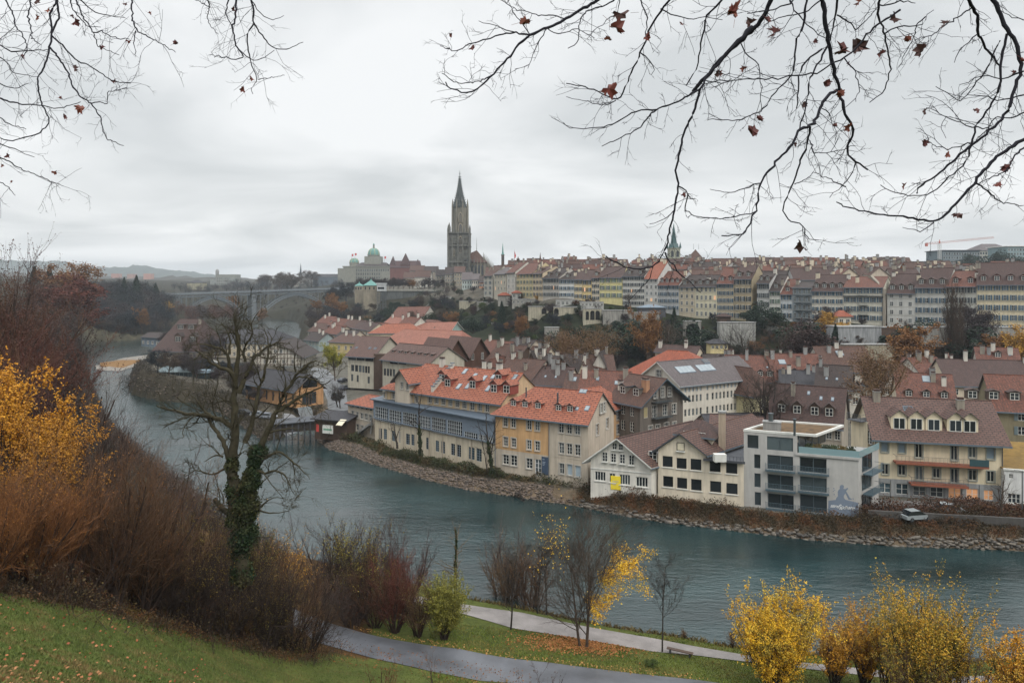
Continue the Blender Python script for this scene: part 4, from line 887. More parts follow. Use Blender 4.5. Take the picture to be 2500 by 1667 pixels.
# ochre annex right behind C
A,B=G(1478,1000,12.5),G(1540,987,12.5);A=B+(A-B)*1.25
oc=House('ochre_house', 'narrow ochre house with orange roof squeezed behind the orange corner house', 'house',A,B,9,3,12.5,16,plaster((0.62,0.40,0.22)),T_ORANGE,hr=4,front=grid([(B-A).length-4.2,(B-A).length-1.6],1.1,[(1,1.9),(4.2,1.9),(7,1.8)],S23))
# G white five-storey block, gable toward the left
A,B=G(1560,922,15.2),G(1661,939,15.2);A=B+(A-B).normalized()*13
Gfar=XY(1764,0.0)
w=13.0;n_=Vector(((A-B).y,-(A-B).x)).normalized();n_=-n_ if n_.y<0 else n_
d=25.0
zr=zat(884,(A+B)/2)
rw=grid([1.5+1.15*i+(0.9 if i>4 else 0) for i in range(6)]+[9.8+1.2*i for i in range(12)],0.62,[(0.9,1.5),(4.3,1.5),(7.2,1.5)],dict(c=1,r=2,gl=[GL2,GL],fr=plain((0.42,0.42,0.38),0.6),far=True))+grid([1.5+1.15*i+(0.9 if i>4 else 0) for i in range(6)]+[9.8+1.2*i for i in range(12)],0.55,[(9.4,1.0)],dict(c=1,r=1,gl=LBL,fr=sw,far=True))
gw=plaster((0.62,0.58,0.50),0.2)
gh=House('white_factory_block', 'large white four-storey block with grey-purple roof, long skylights and dense window rows', 'building',A,B,d,4.0,15.2,zr,gw,T_GREY,axis='y',oh=0.7,og=0.7,trim=W,low=M_CONC,zlow=2.8,
 front=[(9.6,7.6,1.2,1.8,S23),(9.6,2.2,1.2,1.8,S23),(5.8,11.4,1.6,2.3,dict(S23,rec=False,c=3)),(9.4,4.8,1.2,1.7,S23)],right=rw)
gh.skylight(5.2,0.42,5.0,2.2,side=1,n=4);gh.skylight(11.5,0.42,5.0,2.2,side=1,n=4);gh.skylight(13.5,0.75,1.8,1.4,side=1,gl=GL)
eaves('house', 'bright orange-red hipped roof behind the white four-storey block',1520,909,1745,925,14.0,857,33,T_DORANGE,plaster((0.3,0.09,0.05)),5,hl=9,hr=9)
# pink house
A,B=G(1764,935,13.0),G(1793,937,13.0)
eh=House('pink_house', 'pink house with red shutters at the right end of the white block', 'house',A,B,12,4,13,15,plaster((0.52,0.30,0.25)),T_REDB,hr=3,oh=1.0,front=grid(cols((B-A).length,2,1.6),0.9,[(3.5,1.8),(6.6,1.6)],dict(SG,gl=RED,sh=RED)),low=M_CONC,zlow=3.0)
# Z brown house with four dormers behind the modern block
A,B=G(1876,1020,11.0),G(2055,1037,11.0);d,zr=depth_for(A,B,11,942,46)
zh=House('brown_roof_house', 'steep dark brown roof with four dormers behind the modern grey block', 'house',A,B,d,4,11,zr,plaster((0.45,0.40,0.33)),T_PLUM,oh=0.8,front=grid(cols((B-A).length,9),0.9,[(1,1.6),(4.2,1.6)],S23))
for x in (1906,1944,1987,2023): zh.dormer(along(A,B,x),1.2,1.7,1.6,rm=T_PLUM,wm=M_WOOD,rise=0.8)
for x,q in ((1966,0.72),(1998,0.6),(2027,0.6)): zh.skylight(along(A,B,x),q,0.5,0.8)
zh.chimney(along(A,B,1928),0.7,0.7,0.6,2.2)
# yellow house left of it
A,B=G(1838,961,12.5),G(1890,955,12.5)
yv=House('yellow_house', 'pale yellow house with white cross windows between bare tree and steep brown roof', 'house',A,B,14,4,13,17.5,plaster((0.62,0.56,0.34)),T_BROWN,axis='y',hl=3.0,oh=0.9,front=grid([3.5,6.8],1.2,[(1.4,2.0),(4.8,2.0)],dict(c=2,r=3,fr=W,gl=GL,sur=plain((0.55,0.55,0.5),0.6))))
# slate roofs behind
spec=[
 # uL vL uR vR ze vr pitch roof wall label kw
 (1775,926,1895,930,12,868,38,T_REDB,cream,'long red-brown roof with two white skylights right of the pink house',dict(og=0.3),[(0.3,.75,1.8,1.8,1),(0.85,.6,.5,.5,1)],5),
 (1895,925,2020,925,12.5,864,40,T_REDB,cream,'red-brown roof with broad skylight, chimneys at both ends and arched dormers',dict(),[(0.25,.7,1.8,1.6,1)],4),
 (2015,905,2140,905,14,846,40,T_BROWN,whitew,'highest brown roof of the long row, with bright skylight beside white gable',dict(),[(0.45,.75,1.9,1.7,1)],0),
 (1905,935,2012,940,12,905,30,T_SLATE,plaster((0.3,0.28,0.25)),'low grey slate roof with chimney in front of the red-brown row',dict(),[],0),
 (1990,962,2075,968,11,892,42,T_DARK,plaster((0.3,0.28,0.25)),'dark slate roof with two small skylights beside the bare yellow-brown tree',dict(),[(0.3,.6,.5,.7,1),(0.6,.6,.5,.7,1)],0),
 (2195,978,2335,986,11,912,40,T_REDB,cream,'patchy red-brown roof with three arched dormers and a white skylight',dict(),[(0.55,.85,1.5,1.8,1)],3),
 (2192,908,2240,912,14,875,38,T_REDB,whitew,'small red-brown gabled roof beside twin roof with white gable wall',dict(),[],0),
 (2250,914,2318,912,14,873,40,T_REDB,whitew,'small red-brown roof ending in a bright white gable wall',dict(),[],0),
 (2318,938,2560,945,13,879,34,T_PLUM,cream,'broad plain plum-brown roof without dormers near the right edge',dict(),[],0),
 (2388,880,2490,884,17,849,40,T_REDB,whitew,'upper red-brown roof with one white dormer and two skylights near the right edge',dict(),[(.3,.5,.5,.6,1),(.8,.5,.5,.6,1)],1),
 (1270,866,1330,870,15,846,35,T_BROWN,cream,'brown roof nearest the retaining walls, left of the tall grey chimney',dict(),[],0),
 (1160,858,1222,866,15,832,36,T_REDB,plaster((0.35,0.3,0.25)),'brown roof just right behind the twin dark gables',dict(),[],0),
 (1183,884,1250,892,14,842,40,T_BROWN,M_WOOD,'brown-roofed half-timbered house with wide dormer beside the twin gables',dict(),[],1),
 (1205,925,1290,935,12,876,36,T_BROWN,plaster((0.5,0.45,0.38)),'low purple-brown roof with two small chimneys above the long orange roof',dict(),[(.5,.4,.4,.6,1)],0),
 (1290,905,1330,912,14,868,40,T_DARK,M_WOOD,'narrow dark roof over a half-timbered upper storey in the crowded middle',dict(),[],0),
 (1300,935,1385,940,12,895,36,T_PLUM,beige,'dark plum roof with two skylights in the crowded middle roofs',dict(),[(.3,.4,.5,.7,1),(.6,.4,.5,.7,1)],0),
 (1345,905,1410,908,14,864,38,T_DARK,beige,'dark roof with tall grey chimney in the crowded middle roofs',dict(),[],0),
 (1235,845,1290,850,17,828,36,T_DARK,beige,'topmost dark roof of the crowded middle, below the ivy terraces',dict(),[],0),
 (1375,955,1480,960,11.5,915,34,T_BROWN,beige,'brown roof with big white skylight behind the orange corner roof',dict(),[(.2,.7,.8,1.4,1)],0),
 (1410,975,1530,980,12,906,36,T_REDB,dgw,'long brown roof with small white skylights left behind the dark gabled house',dict(),[(.35,.8,.7,1.1,1),(.75,.65,.7,1.1,1)],1),
 (1420,900,1500,900,14,866,36,T_BROWN,cream,'brown roof with stout chimney right of the brown bare tree',dict(),[],0),
 (1600,856,1700,862,17,843,36,T_PLUM,cream,'plum roof with twin chimneys behind the orange-red hipped roof',dict(),[],0),
 (1725,890,1800,890,14,865,34,T_DARK,cream,'dark roof with arched dormer right of the orange-red hipped roof',dict(),[],1),
 (1145,925,1215,930,12.5,898,34,T_BROWN,cream,'brown roof glimpsed behind the long orange roof ridge',dict(),[],0),
]
for (uL,vL,uR,vR,ze_,vr,pit,rm,wm_,lb,kw,sky_,nd) in spec:
 h_=eaves('town_house',lb,uL,vL,uR,vR,ze_,vr,pit,rm,wm_,4,front=[],**kw);w_=h_.w
 for (a,q,ww,ll,n) in sky_: h_.skylight(a*w_,q*0.8,ww,ll,n=n)
 for i in range(nd): h_.dormer(w_*(i+0.6)/(nd+0.2),1.0,1.5,1.2,rm=rm,wm=M_WOOD,rise=0.5)
 for i in range(random.choice((2,3,4,4))): h_.chimney(random.uniform(0.06,0.94)*w_,random.uniform(0.5,1.0),random.uniform(.7,1.1),.6,random.uniform(1.2,2.6),m=random.choice((M_STONE,whitew,M_CONC)))
 for i in range(int(w_/3)): link('window',window_mesh(0.9,1.4,2,2,W,GL),h_.root,(1.0+3*i,-0.06,h_.ze-2.4))
SM=[(1232,1262,905,13,868,T_REDB,whitew, 'small steep red gable with white front in the crowded middle roofs'),(1283,1312,893,14.5,858,T_DARK,M_WOOD, 'small dark timber gable beside the narrow dark roof'),(1318,1346,925,12.5,893,T_REDB,beige, 'low red-brown gable facing the river among the crowded middle roofs'),(1410,1436,915,13.5,884,T_BROWN,cream, 'cream little gable right of the dark roof with tall chimney'),(1448,1478,890,15,862,T_DARK,whitew, 'white little gable under the weeping russet tree'),(1183,1206,905,13.5,878,T_REDB,timb0, 'half-timbered little gable right below the twin dark gables'),
 (1905,1935,898,13.5,872,T_DARK,whitew, 'narrow white gable between the two skylit red roofs'),(1985,2012,915,13.2,886,T_REDB,cream, 'narrow red gable beside the dark slate roof'),(2160,2190,940,12.5,905,T_DARK,whitew, 'white-walled dark gable right of the yellow-brown bare tree'),(2300,2332,905,14,872,T_REDB,beige, 'beige gable next to the bright white gable wall'),(2440,2475,908,14,878,T_DARK,M_WOOD, 'dark timber gable near the right edge above the plain plum roof'),(1808,1836,905,13.5,876,T_PLUM,beige, 'plum little gable right of the orange-red hipped roof')]
for uL,uR,ve,ze_,vr,rm,wm_,lb in SM:
 A,B=G(uL,ve,ze_),G(uR,ve+1,ze_);h_=House('town_house',lb, 'house',A,B,11,4,ze_,zat(vr,(A+B)/2),wm_,rm,axis='y',sk=random.uniform(-.2,.3),front=grid(cols((B-A).length,2),.8,[(ze_-4-2.2,1.3),(ze_-4-5,1.3)],SG))
 for i in range(2): h_.chimney(random.uniform(1,9),random.uniform(.4,.9),.8,.6,2.0,side=i,m=random.choice((M_STONE,whitew)))
# olive house right
A,B=G(2450,998,12.5),G(2640,1008,12.5);d,zr=depth_for(A,B,12.5,918,44)
Bsh=plain((0.12,0.16,0.17),0.6,0, 'grey_shutter')
oh_=House('olive_house', 'olive-grey house with red-brown roof, arched dormers and grey shutters at the right edge', 'house',A-(B-A)*0.12,B,d,4,12.5,zr,plaster((0.22,0.19,0.12)),T_REDB,front=[(x,z,1.2,1.6,dict(c=2,r=2,gl=GLS,fr=W,sh=Bsh,rec=True)) for x in (3.8,6.9,10.0,13.1) for z in (0.8,3.7,6.4)])
for x in (2380,2432,2484,2536): oh_.dormer(along(A-(B-A)*0.12,B,x),1.6,2.0,1.5,rm=T_PLUM,wm=M_WOOD,rise=0.3,st=dict(c=2,r=2))
# half timbered white house behind modern block
A,B=G(2068,962,11.5),G(2104,962,11.5)
House('half_timbered_house', 'narrow white half-timbered house left of the yellow-cream house', 'house',A,B,8,4,12.5,13.5,whitew,T_DARK,front=grid([2.0],1.3,[(1.5,1.5),(5.2,1.5)],S23))
# terrace row of the old town
ROWC=np.array([(1050,490,30),(1110,480,30),(1180,430,30),(1270,375,29.9),(1345,340,30.2),(1450,332,28.5),(1547,324,26.5),(1725,294,22.4),(1850,280,22),(2020,261,22.8),(2200,245,21.5),(2440,222,20.3),(2500,213,20),(2900,205,19.5)],float)
def rowY(u): return float(np.interp(u,ROWC[:,0],ROWC[:,1]))
def rowz(u): return float(np.interp(u,ROWC[:,0],ROWC[:,2]))
cy=lambda *c: plaster(c,0.25)
SH_G=plain((0.11,0.16,0.12),0.6,0, 'green_shutter');SH_B=plain((0.05,0.10,0.145),0.6,0, 'blue_shutter');SH_D=plain((0.025,0.04,0.05),0.6,0, 'dark_shutter');SH_GR=plain((0.2,0.24,0.25),0.6,0, 'grey_shutter2')
LITW=lit((0.75,0.40,0.18),0.4)
GLR=[GL]*38+[GL2]*14+[LITW]
ROW=[ # u0,u1, v_eave, v_base, v_ridge, wall, shutter, ncols, floors, roof, label, dormers
 (1181,1203,672,722,650,cy(.46,.44,.38),SH_B,2,4,T_BROWN,'narrow grey-green terrace house, second left of the white arcade house',0),
 (1206,1236,668,722,652,cy(.50,.46,.37),None,4,3,T_GREY,'beige arcade-windowed terrace house with grey roof below the teal spirelet',0),
 (1237,1258,664,722,640,cy(.55,.53,.47),None,2,4,T_REDB,'white terrace house with red hipped roof under the thin flagpole',0),
 (1261,1301,667,727,642,cy(.56,.47,.28),SH_G,5,4,T_REDB,'cream-yellow terrace house with pale green shutters and red roof, leftmost yellow one',0),
 (1301,1325,667,727,650,cy(.56,.46,.32),SH_D,3,4,T_BROWN,'peach-cream terrace house with dark shutters right of the green-shuttered one',1),
 (1325,1365,678,728,655,cy(.48,.45,.40),SH_D,5,3,T_DARK,'grey-white terrace house with dark shutters and dark dormered roof',2),
 (1365,1402,681,728,662,cy(.55,.55,.52),SH_B,4,3,T_DARK,'white terrace house with light blue shutters and grey roof',1),
 (1402,1422,681,732,662,cy(.58,.48,.30),SH_D,2,3,T_PLUM,'slim yellow terrace house right of the white blue-shuttered house',0),
 (1422,1445,682,734,660,cy(.60,.46,.22),SH_D,2,3,T_PLUM,'strong yellow terrace house, slimmest pair of window columns',0),
 (1445,1464,677,736,655,cy(.52,.46,.36),SH_D,2,4,T_BROWN,'slim cream terrace house between strong yellow and lime-yellow neighbours',1),
 (1464,1520,676,736,652,cy(.58,.52,.26),SH_G,4,3,T_PLUM,'wide lime-yellow terrace house with grey-green shutters',0),
 (1520,1574,673,748,650,cy(.58,.57,.53),SH_D,6,5,T_DARK,'wide white terrace house with black shutters on five floors',2),
 (1574,1607,678,756,640,cy(.55,.54,.51),None,3,5,T_ORANGE,'white terrace house with bright orange roof and white gable',0),
 (1607,1658,694,760,662,cy(.45,.45,.44),SH_B,5,4,T_REDB,'grey-white terrace house with blue shutters and tall dark-red mansard dormers',4),
 (1658,1697,699,766,672,cy(.52,.45,.33),None,3,4,T_DARK,'beige terrace house right of the dark-red mansard',2),
 (1697,1751,698,777,672,cy(.60,.55,.40),None,5,4,T_DARK,'cream-yellow terrace house with plain closely set windows on four floors',3),
 (1751,1792,690,778,655,cy(.42,.36,.26),SH_B,4,5,T_REDB,'beige terrace house with blue shutters, two tall red dormers',2),
 (1792,1836,679,782,648,cy(.36,.30,.20),SH_D,3,5,T_PLUM,'tall brown-beige terrace house with brick-red side gable',2),
 (1848,1879,690,784,665,cy(.48,.48,.46),SH_D,3,4,T_DARK,'narrow grey-white terrace house behind the round dark evergreen',2),
 (1879,1906,708,784,672,cy(.60,.58,.52),SH_G,2,4,T_DARK,'low white terrace house with green shutters right of the round evergreen',1),
 (1906,1935,716,784,682,cy(.56,.58,.58),SH_B,2,3,T_REDB,'small white-blue terrace house with red-brown roof left of stacked grey balconies',1),
 (1935,1982,702,780,690,cy(.24,.28,.30),None,4,4,T_DARK,'grey terrace house with stacked metal balconies',0),
 (1982,2060,708,784,671,cy(.60,.56,.48),SH_B,4,4,T_PLUM,'white terrace house with plum mansard roof, four dormers and lit windows',4),
 (2060,2157,700,788,676,cy(.60,.57,.47),SH_B,6,4,T_REDB,'wide cream-white terrace house with central balconies behind the little garden pavilion',0),
 (2166,2234,713,793,669,cy(.55,.54,.50),None,3,4,T_PLUM,'pale terrace house with three columns of plain dark windows, beside the tall firewall',3),
 (2234,2312,699,794,655,cy(.50,.49,.45),SH_B,4,4,T_PLUM,'grey-white terrace house with three arched dormers left of the bare poplar',3),
 (2312,2385,697,796,662,cy(.44,.43,.38),SH_D,5,4,T_REDB,'grey-beige terrace house half hidden behind the bare poplar',2),
 (2385,2700,691,816,640,cy(.60,.52,.36),SH_B,15,5,T_PLUM,'long cream terrace building with blue shutters and dark-red dormer band at right edge',9),
]
DR=plain((0.10,0.025,0.02),0.7,0, 'dark_red_boards')
def terr(u0,u1,ve,vb,vr,wm_,sh,nc,nf,rm,lb,nd):
 YA,YB=rowY(u0),rowY(u1)
 if u1-u0>3: pass
 A,B=XY(u0+0.3,YA),XY(u1-0.3,YB);Ym=(A.y+B.y)/2;w=(B-A).length
 ze_=zat(ve,(0,Ym));zb=zat(vb,(0,Ym));c=abs((B-A).normalized().x)
 d=15.0;zr_=zat(vr,(0,Ym+7.5*c));st=(ze_-zb)/nf
 fs=min(st,3.6);rows=[(ze_-(zb-1)-fs*(i+1)+fs*0.28,fs*0.54) for i in range(nf)]
 sty=dict(c=2,r=2,gl=GLR,far=True,sur=None,sh=sh,shut_p=0.14,rec=False)
 m=w/nc/2;ww=min(1.15,w/nc*(0.40 if sh else 0.5))
 fr=[(m+i*(w-2*m)/max(1,nc-1)-ww/2,z,ww,h,sty) for z,h in rows for i in range(nc)]
 h_=House('terrace_house',lb, 'house',A,B,d,zb-1.0,ze_,max(zr_,ze_+2),wm_,rm,front=fr,oh=0.8,og=0.15,base=-12)
 for i in range(nd): h_.dormer(w*(i+0.5)/nd,0.9,min(1.9,w/nd*0.6),1.6,rm=rm,wm=DR if rm is T_REDB or nd>8 else M_WOOD,rise=0.6,st=dict(c=2,r=2))
 for i in range(max(1,int(w/6))): h_.chimney(random.choice((0.3,w-0.3,random.uniform(1,w-1))),random.uniform(.35,.95),random.uniform(.9,1.5),.7,random.uniform(1.2,2.2),m=random.choice((M_STONE,whitew,cream)))
 # string courses
 mb=MB();mb.box(-0.02,w+0.02,-0.07,0.0,-0.35,-0.22);sc_=mb.mesh('string_course',plain((0.4,0.38,0.33),0.8))
 for z,h in rows: link('string_course',sc_,h_.root,(0,0,z))
 return h_
TH={}
for t in ROW: TH[t[0]]=terr(*t)
# balconies
for u0,us in ((1935,(0.15,0.6)),(1906,())):
 h_=TH[u0];w_=h_.w
 for i in range(4):
  for a in us: balcony(h_.root,a*w_,a*w_+w_*0.38,h_.ze-3.0*(i+1),1.4,M_METAL,6)
h_=TH[2060];w_=h_.w
for i in range(3): balcony(h_.root,w_*0.38,w_*0.62,h_.ze-3.6*(i+1)+0.4,1.3,M_METAL,7)
mb=MB();mb.box(-0.1,w_+0.1,-1.0,0,h_.ze-3.6,h_.ze-3.3);mb.build('cornice_balcony',M_DKGREY,h_.root)
# firewalls
p=XY(2160,rowY(2160)-0.5);fw_=empty('firewall',(p.x,p.y,20),0, 'tall pale free-rising firewall between two terrace houses', 'wall');mb=MB();zt_=zat(672,p)-20
mb.poly([(-.5,0,0),(-.5,0,zat(705,p)-20),(-.5,9,zt_),(-.5,15,zt_),(-.5,15,0)]);mb.poly([(.5,0,0),(.5,0,zat(705,p)-20),(.5,9,zt_),(.5,15,zt_),(.5,15,0)])
mb.poly([(-.5,0,0),(.5,0,0),(.5,0,zat(705,p)-20),(-.5,0,zat(705,p)-20)]);mb.poly([(-.5,0,zat(705,p)-20),(.5,0,zat(705,p)-20),(.5,9,zt_),(-.5,9,zt_)]);mb.poly([(-.5,9,zt_),(.5,9,zt_),(.5,15,zt_),(-.5,15,zt_)]);mb.build('wall',M_STONE,fw_)
# roofs behind the terrace
rr_=random.Random(11);cnt=0
words=['nearest roof line behind terrace', 'second roof line behind terrace', 'third roof line behind terrace', 'fourth roof line behind terrace', 'farthest skyline roofs']
def mark(u):
 for a,b in ((1215, 'right of the cathedral choir'),(1300, 'right of the teal spirelet'),(1420, 'above the yellow houses'),(1540, 'above the lime-yellow house'),(1620, 'beside green church spire'),(1720, 'right of green church spire'),(1850, 'above the brown-beige house'),(1990, 'above the grey balconies'),(2130, 'above the plum mansard'),(2260, 'above the plain-windowed house'),(2400, 'left of the far glass offices'),(9999, 'below the far glass offices')):
  if u<a: return b
ordn=['first', 'second', 'third', 'fourth', 'fifth', 'sixth', 'seventh', 'eighth', 'ninth', 'tenth']
RC={id(T_BROWN): 'brown',id(T_PLUM): 'plum',id(T_DARK): 'dark',id(T_REDB): 'red-brown',id(T_GREY): 'grey',id(T_SALMON): 'salmon',id(T_DORANGE): 'orange'}
used={}
LINES=[(20,659,1190),(42,650,1200),(68,642,1210),(98,636,1225),(132,632,1240)]
for li,(dy,vt,ustart) in enumerate(LINES):
 u=ustart
 while u<2560:
  Y=rowY(u)+dy+rr_.uniform(-4,4);wm_=rr_.uniform(9,17);du=wm_/Y*F;um=u+du/2
  if um>2250: vt2=vt+10
  else: vt2=vt
  if um>2400 and li<2: u+=du;continue
  zr_=zat(vt2+rr_.uniform(-5,5)+(7 if um<1300 else 0),(0,Y+6));ze_=zr_-rr_.uniform(4.5,6.5)
  ang=rr_.uniform(-0.35,0.1);A=XY(u,Y);B=A+Vector((math.cos(ang),math.sin(ang)))*wm_
  rm=rr_.choice([T_BROWN,T_BROWN,T_PLUM,T_DARK,T_REDB,T_BROWN,T_REDB,T_PLUM]);ax='y' if rr_.random()<0.22 else 'x'
  wmat=rr_.choice((cream,beige,whitew,greyw,M_STONE));key=(RC[id(rm)],li,mark(um));used[key]=used.get(key,0)+1;nth=used[key]
  lb='%s %s-roofed house from left, %s, %s' % (ordn[nth-1],RC[id(rm)],words[li],mark(um))
  h_=House('town_house',lb, 'house',A,B,rr_.uniform(11,14),26,ze_,zr_,wmat,rm,axis=ax,oh=0.5,og=0.3,group='crowded roofs of the old town')
  cnt+=1
  for i in range(rr_.choice((0,0,1,2,2))): h_.dormer((0.25+0.5*i)*h_.w if ax=='x' else 2+3*i,1.0,1.5,1.2,rm=rm,wm=rr_.choice((M_WOOD,whitew)),rise=0.4,st=dict(c=2,r=1))
  for i in range(rr_.choice((2,3,3,4))): h_.chimney(rr_.uniform(0.03,0.97)*(h_.w if ax=='x' else h_.d),rr_.uniform(.45,1.0),rr_.uniform(.8,1.9),.8,rr_.uniform(1.0,2.6),m=rr_.choice((M_STONE,cream,M_CONC)))
  u+=du*rr_.uniform(0.85,1.05)
# special roofs: big pyramid-roofed building right of the church spire
A,B=XY(1672,470),XY(1722,466);h_=House('hipped_roof_building', 'large brown pyramid roof on the skyline right of green church spire', 'building',A,B,15,36,zat(638,A),zat(608,A),cream,T_BROWN,hl=6.8,hr=6.8)
mb=MB()
for x in (5.5,9): mb.cyl((x,7.5,h_.zr),(x,7.5,h_.zr+4),0.12,0.05,6)
mb.build('finial',M_DKGREY,h_.root)
# pale orange gable wall
A,B=XY(2190,300),XY(2222,296);House('gable_house', 'house showing a glowing orange rendered gable among brown roofs', 'house',A,B,12,30,zat(668,A),zat(641,A),plaster((0.42,0.16,0.06)),T_BROWN,axis='y')
A,B=XY(2075,285),XY(2096,283);House('gable_house', 'house showing a small white pointed gable above the white terrace houses', 'house',A,B,12,30,zat(675,A),zat(655,A),whitew,T_BROWN,axis='y')
# cathedral
def at_px(u,v,Y): p=P(u,v,Y);return p
Yc=592.0;pm=Yc/F   # metres per pixel
sandst=plaster((0.22,0.205,0.165),0.6);dkst=plaster((0.105,0.12,0.118),0.5);towst=plaster((0.155,0.155,0.135),0.65);sandl=plaster((0.30,0.265,0.20),0.4)
cb=XY(1119.5,Yc);cz=37.0
cath=empty('cathedral',(cb.x,cb.y,cz),0, 'gothic sandstone cathedral with tall openwork spire and brown nave roof', 'church')
zv=lambda v: zat(v,cb)-cz
xx_=lambda u: (u-1119.5)*pm
mb=MB()
z1_,z2_,z3_,z4_=zv(640),zv(568),zv(505),zv(412)
mb.box(xx_(1094),xx_(1147),0,18,0,z2_);
for x in (1094,1104,1118,1130,1146): mb.box(xx_(x)-0.7,xx_(x)+0.7,-1.2,0,0,z2_-(4 if x in (1104,1130) else 0))
for v in (568,600,640): mb.box(xx_(1093),xx_(1148),-1.5,18.3,zv(v)-0.5,zv(v)+0.5)
for u in (1094,1107,1133,1147):
 mb.cyl((xx_(u),0,z2_),(xx_(u),0,z2_+3),0.9,0.9,6);mb.cyl((xx_(u),0,z2_+3),(xx_(u),0,z2_+7),1.0,0.05,6)
mb.cyl((xx_(1096.5),1,z2_),(xx_(1096.5),1,z2_+4),1.3,1.3,8);mb.cyl((xx_(1096.5),1,z2_+4),(xx_(1096.5),1,z2_+9),1.5,0.05,8)
for i in range(5):
 for x0,x1 in ((1097,1103),(1105,1117),(1131,1145)):
  zb__=zv(632-i*12.5);gx0,gx1=xx_(x0),xx_(x1);mb.box(gx0+.3,gx1-.3,-.5,-.02,zb__,zb__+.35);mb.box((gx0+gx1)/2-.2,(gx0+gx1)/2+.2,-.45,-.03,zb__+.36,zb__+3.8)
mb.build('tower',towst,cath)
mb=MB()   # octagon
mb.lathe((xx_(1121.5),9,0),[(6.5,z2_),(6.2,z3_),(0.1,z3_)],8,0,PI/8)
for i in range(8):
 a=PI/8+i*PI/4;x,y=xx_(1121.5)+7.1*math.cos(a),9+7.1*math.sin(a)
 mb.cyl((x,y,z2_-4),(x,y,z3_+1),1.0,0.75,6);mb.cyl((x,y,z3_+1),(x,y,z3_+8),0.8,0.05,6)
mb.build('octagon',sandst,cath)
mb=MB()
zs_=z4_-7;cxs=xx_(1120.5);n_r=13
prof=[]
for i in range(n_r+1):
 t=i/n_r;r=5.6*(1-t)**1.45+0.4;z=z3_+(zs_-z3_)*t;prof.append((r,z))
for i in range(8):
 for q in range(n_r):
  a=i*PI/4;(r0,z0_),(r1,z1b)=prof[q],prof[q+1]
  p0=(cxs+r0*math.cos(a),9+r0*math.sin(a),z0_);p1=(cxs+r1*math.cos(a),9+r1*math.sin(a),z1b)
  mb.cyl(p0,p1,0.5,0.45,5,0,False)
  a2=a+PI/4;mb.cyl(p0,(cxs+r0*math.cos(a2),9+r0*math.sin(a2),z0_),0.38,0.38,4,0,False)
  am=a+PI/8;rm_=(r0+r1)/2*0.95
  mb.cyl((cxs+r0*.93*math.cos(am),9+r0*.93*math.sin(am),z0_),(cxs+rm_*math.cos(am),9+rm_*math.sin(am),z1b),0.3,0.3,4,0,False)
  mb.cyl((p0[0]+.2*math.cos(a),p0[1]+.2*math.sin(a),z0_+.6),(p0[0]+1.1*math.cos(a),p0[1]+1.1*math.sin(a),z0_+1.8),.45,.1,4)
mb.lathe((cxs,9,0),[(2.6,z3_),(1.3,z3_+(zs_-z3_)*0.3),(0.5,z3_+(zs_-z3_)*0.6),(0.3,zs_)],6)
mb.cyl((cxs,9,zs_),(cxs,9,z4_),0.35,0.12,6);mb.box(cxs-1.9,cxs+1.9,8.7,9.3,z4_-15,z4_-14.2)
for q,r in ((z4_-10,1.1),(z4_-6,1.3),(z4_-3,0.7)): mb.cyl((cxs,9,q),(cxs,9,q+0.6),r,r,8)
mb.build('spire',dkst,cath)
def gothic(mb,x,y,z,w,h,mi=0):
 mb.poly([(x-w/2,y,z),(x+w/2,y,z),(x+w/2,y,z+h*0.75),(x+w*.3,y,z+h*.9),(x,y,z+h),(x-w*.3,y,z+h*.9),(x-w/2,y,z+h*0.75)],mi)
for (u,v0_,v1_,ww,y,nm) in ((1124,617,578,3.0,-0.05, 'belfry_window'),(1124,542,520,2.2,1.2, 'octagon_window'),(1124,566,547,2.6,1.2, 'octagon_window'),(1107,625,600,1.4,-0.05, 'belfry_window')):
 mb=MB();zz_=zv(v0_);gothic(mb,xx_(u),y,zz_,ww,zv(v1_)-zz_,0)
 for i in (-1,0,1): mb.box(xx_(u)+i*ww/4-0.1,xx_(u)+i*ww/4+0.1,y-0.25,y-0.03,zz_,zv(v1_)-1.2,1)
 gothic(mb,xx_(u),y+0.02,zz_-0.4,ww+1.2,zv(v1_)-zz_+1.6,1)
 mb.build(nm,[GL,sandl],cath)
# nave and choir
mb=MB();nx0,nx1=xx_(1128),xx_(1186);zn=zv(640);zr_=zv(609)
mb.box(nx0,nx1,2,22,0,zn,0)
for i in range(7): x=nx0+(nx1-nx0)*(i+0.5)/7;mb.box(x-0.5,x+0.5,0.2,2,0,zn-3,0);mb.cyl((x,1.0,zn-3),(x,1.0,zn+4),0.6,0.05,5)
for i in range(9):
 u=1180+3*i;z=zv(615+i*3.2) ;mb.cyl((xx_(u),4+i,5),(xx_(u),4+i,z-6),0.7,0.6,5);mb.cyl((xx_(u),4+i,z-6),(xx_(u),4+i,z),0.6,0.04,5)
mb.build('nave',sandst,cath)
mb=MB();xr=xx_(1162)
mb.slab([(nx0-2,1.2,zn),(nx1+1,1.2,zn),(xr,12,zr_),(nx0-2,12,zv(628))],0.5,0,0);mb.slab([(nx1+1,22.8,zn),(nx0-2,22.8,zn),(nx0-2,12,zv(628)),(xr,12,zr_)],0.5,0,0);mb.slab([(nx1+1,1.2,zn),(nx1+1,22.8,zn),(xr,12,zr_)],0.5,0,0)
mb.cyl((xr,12,zr_),(xr,12,zr_+11),0.25,0.05,6,0);mb.build('roof',T_BROWN,cath)
mb=MB()
for i in range(6): x=nx0+(nx1-nx0)*(i+1)/7;gothic(mb,x,1.95,zn-11,2.0,9)
mb.build('nave_window',GL,cath)
mb=MB();x=xx_(1146)
for i in range(5): mb.box(x-4.5,x+4.5,-1.2,1.5,2+i*5,2.2+i*5);
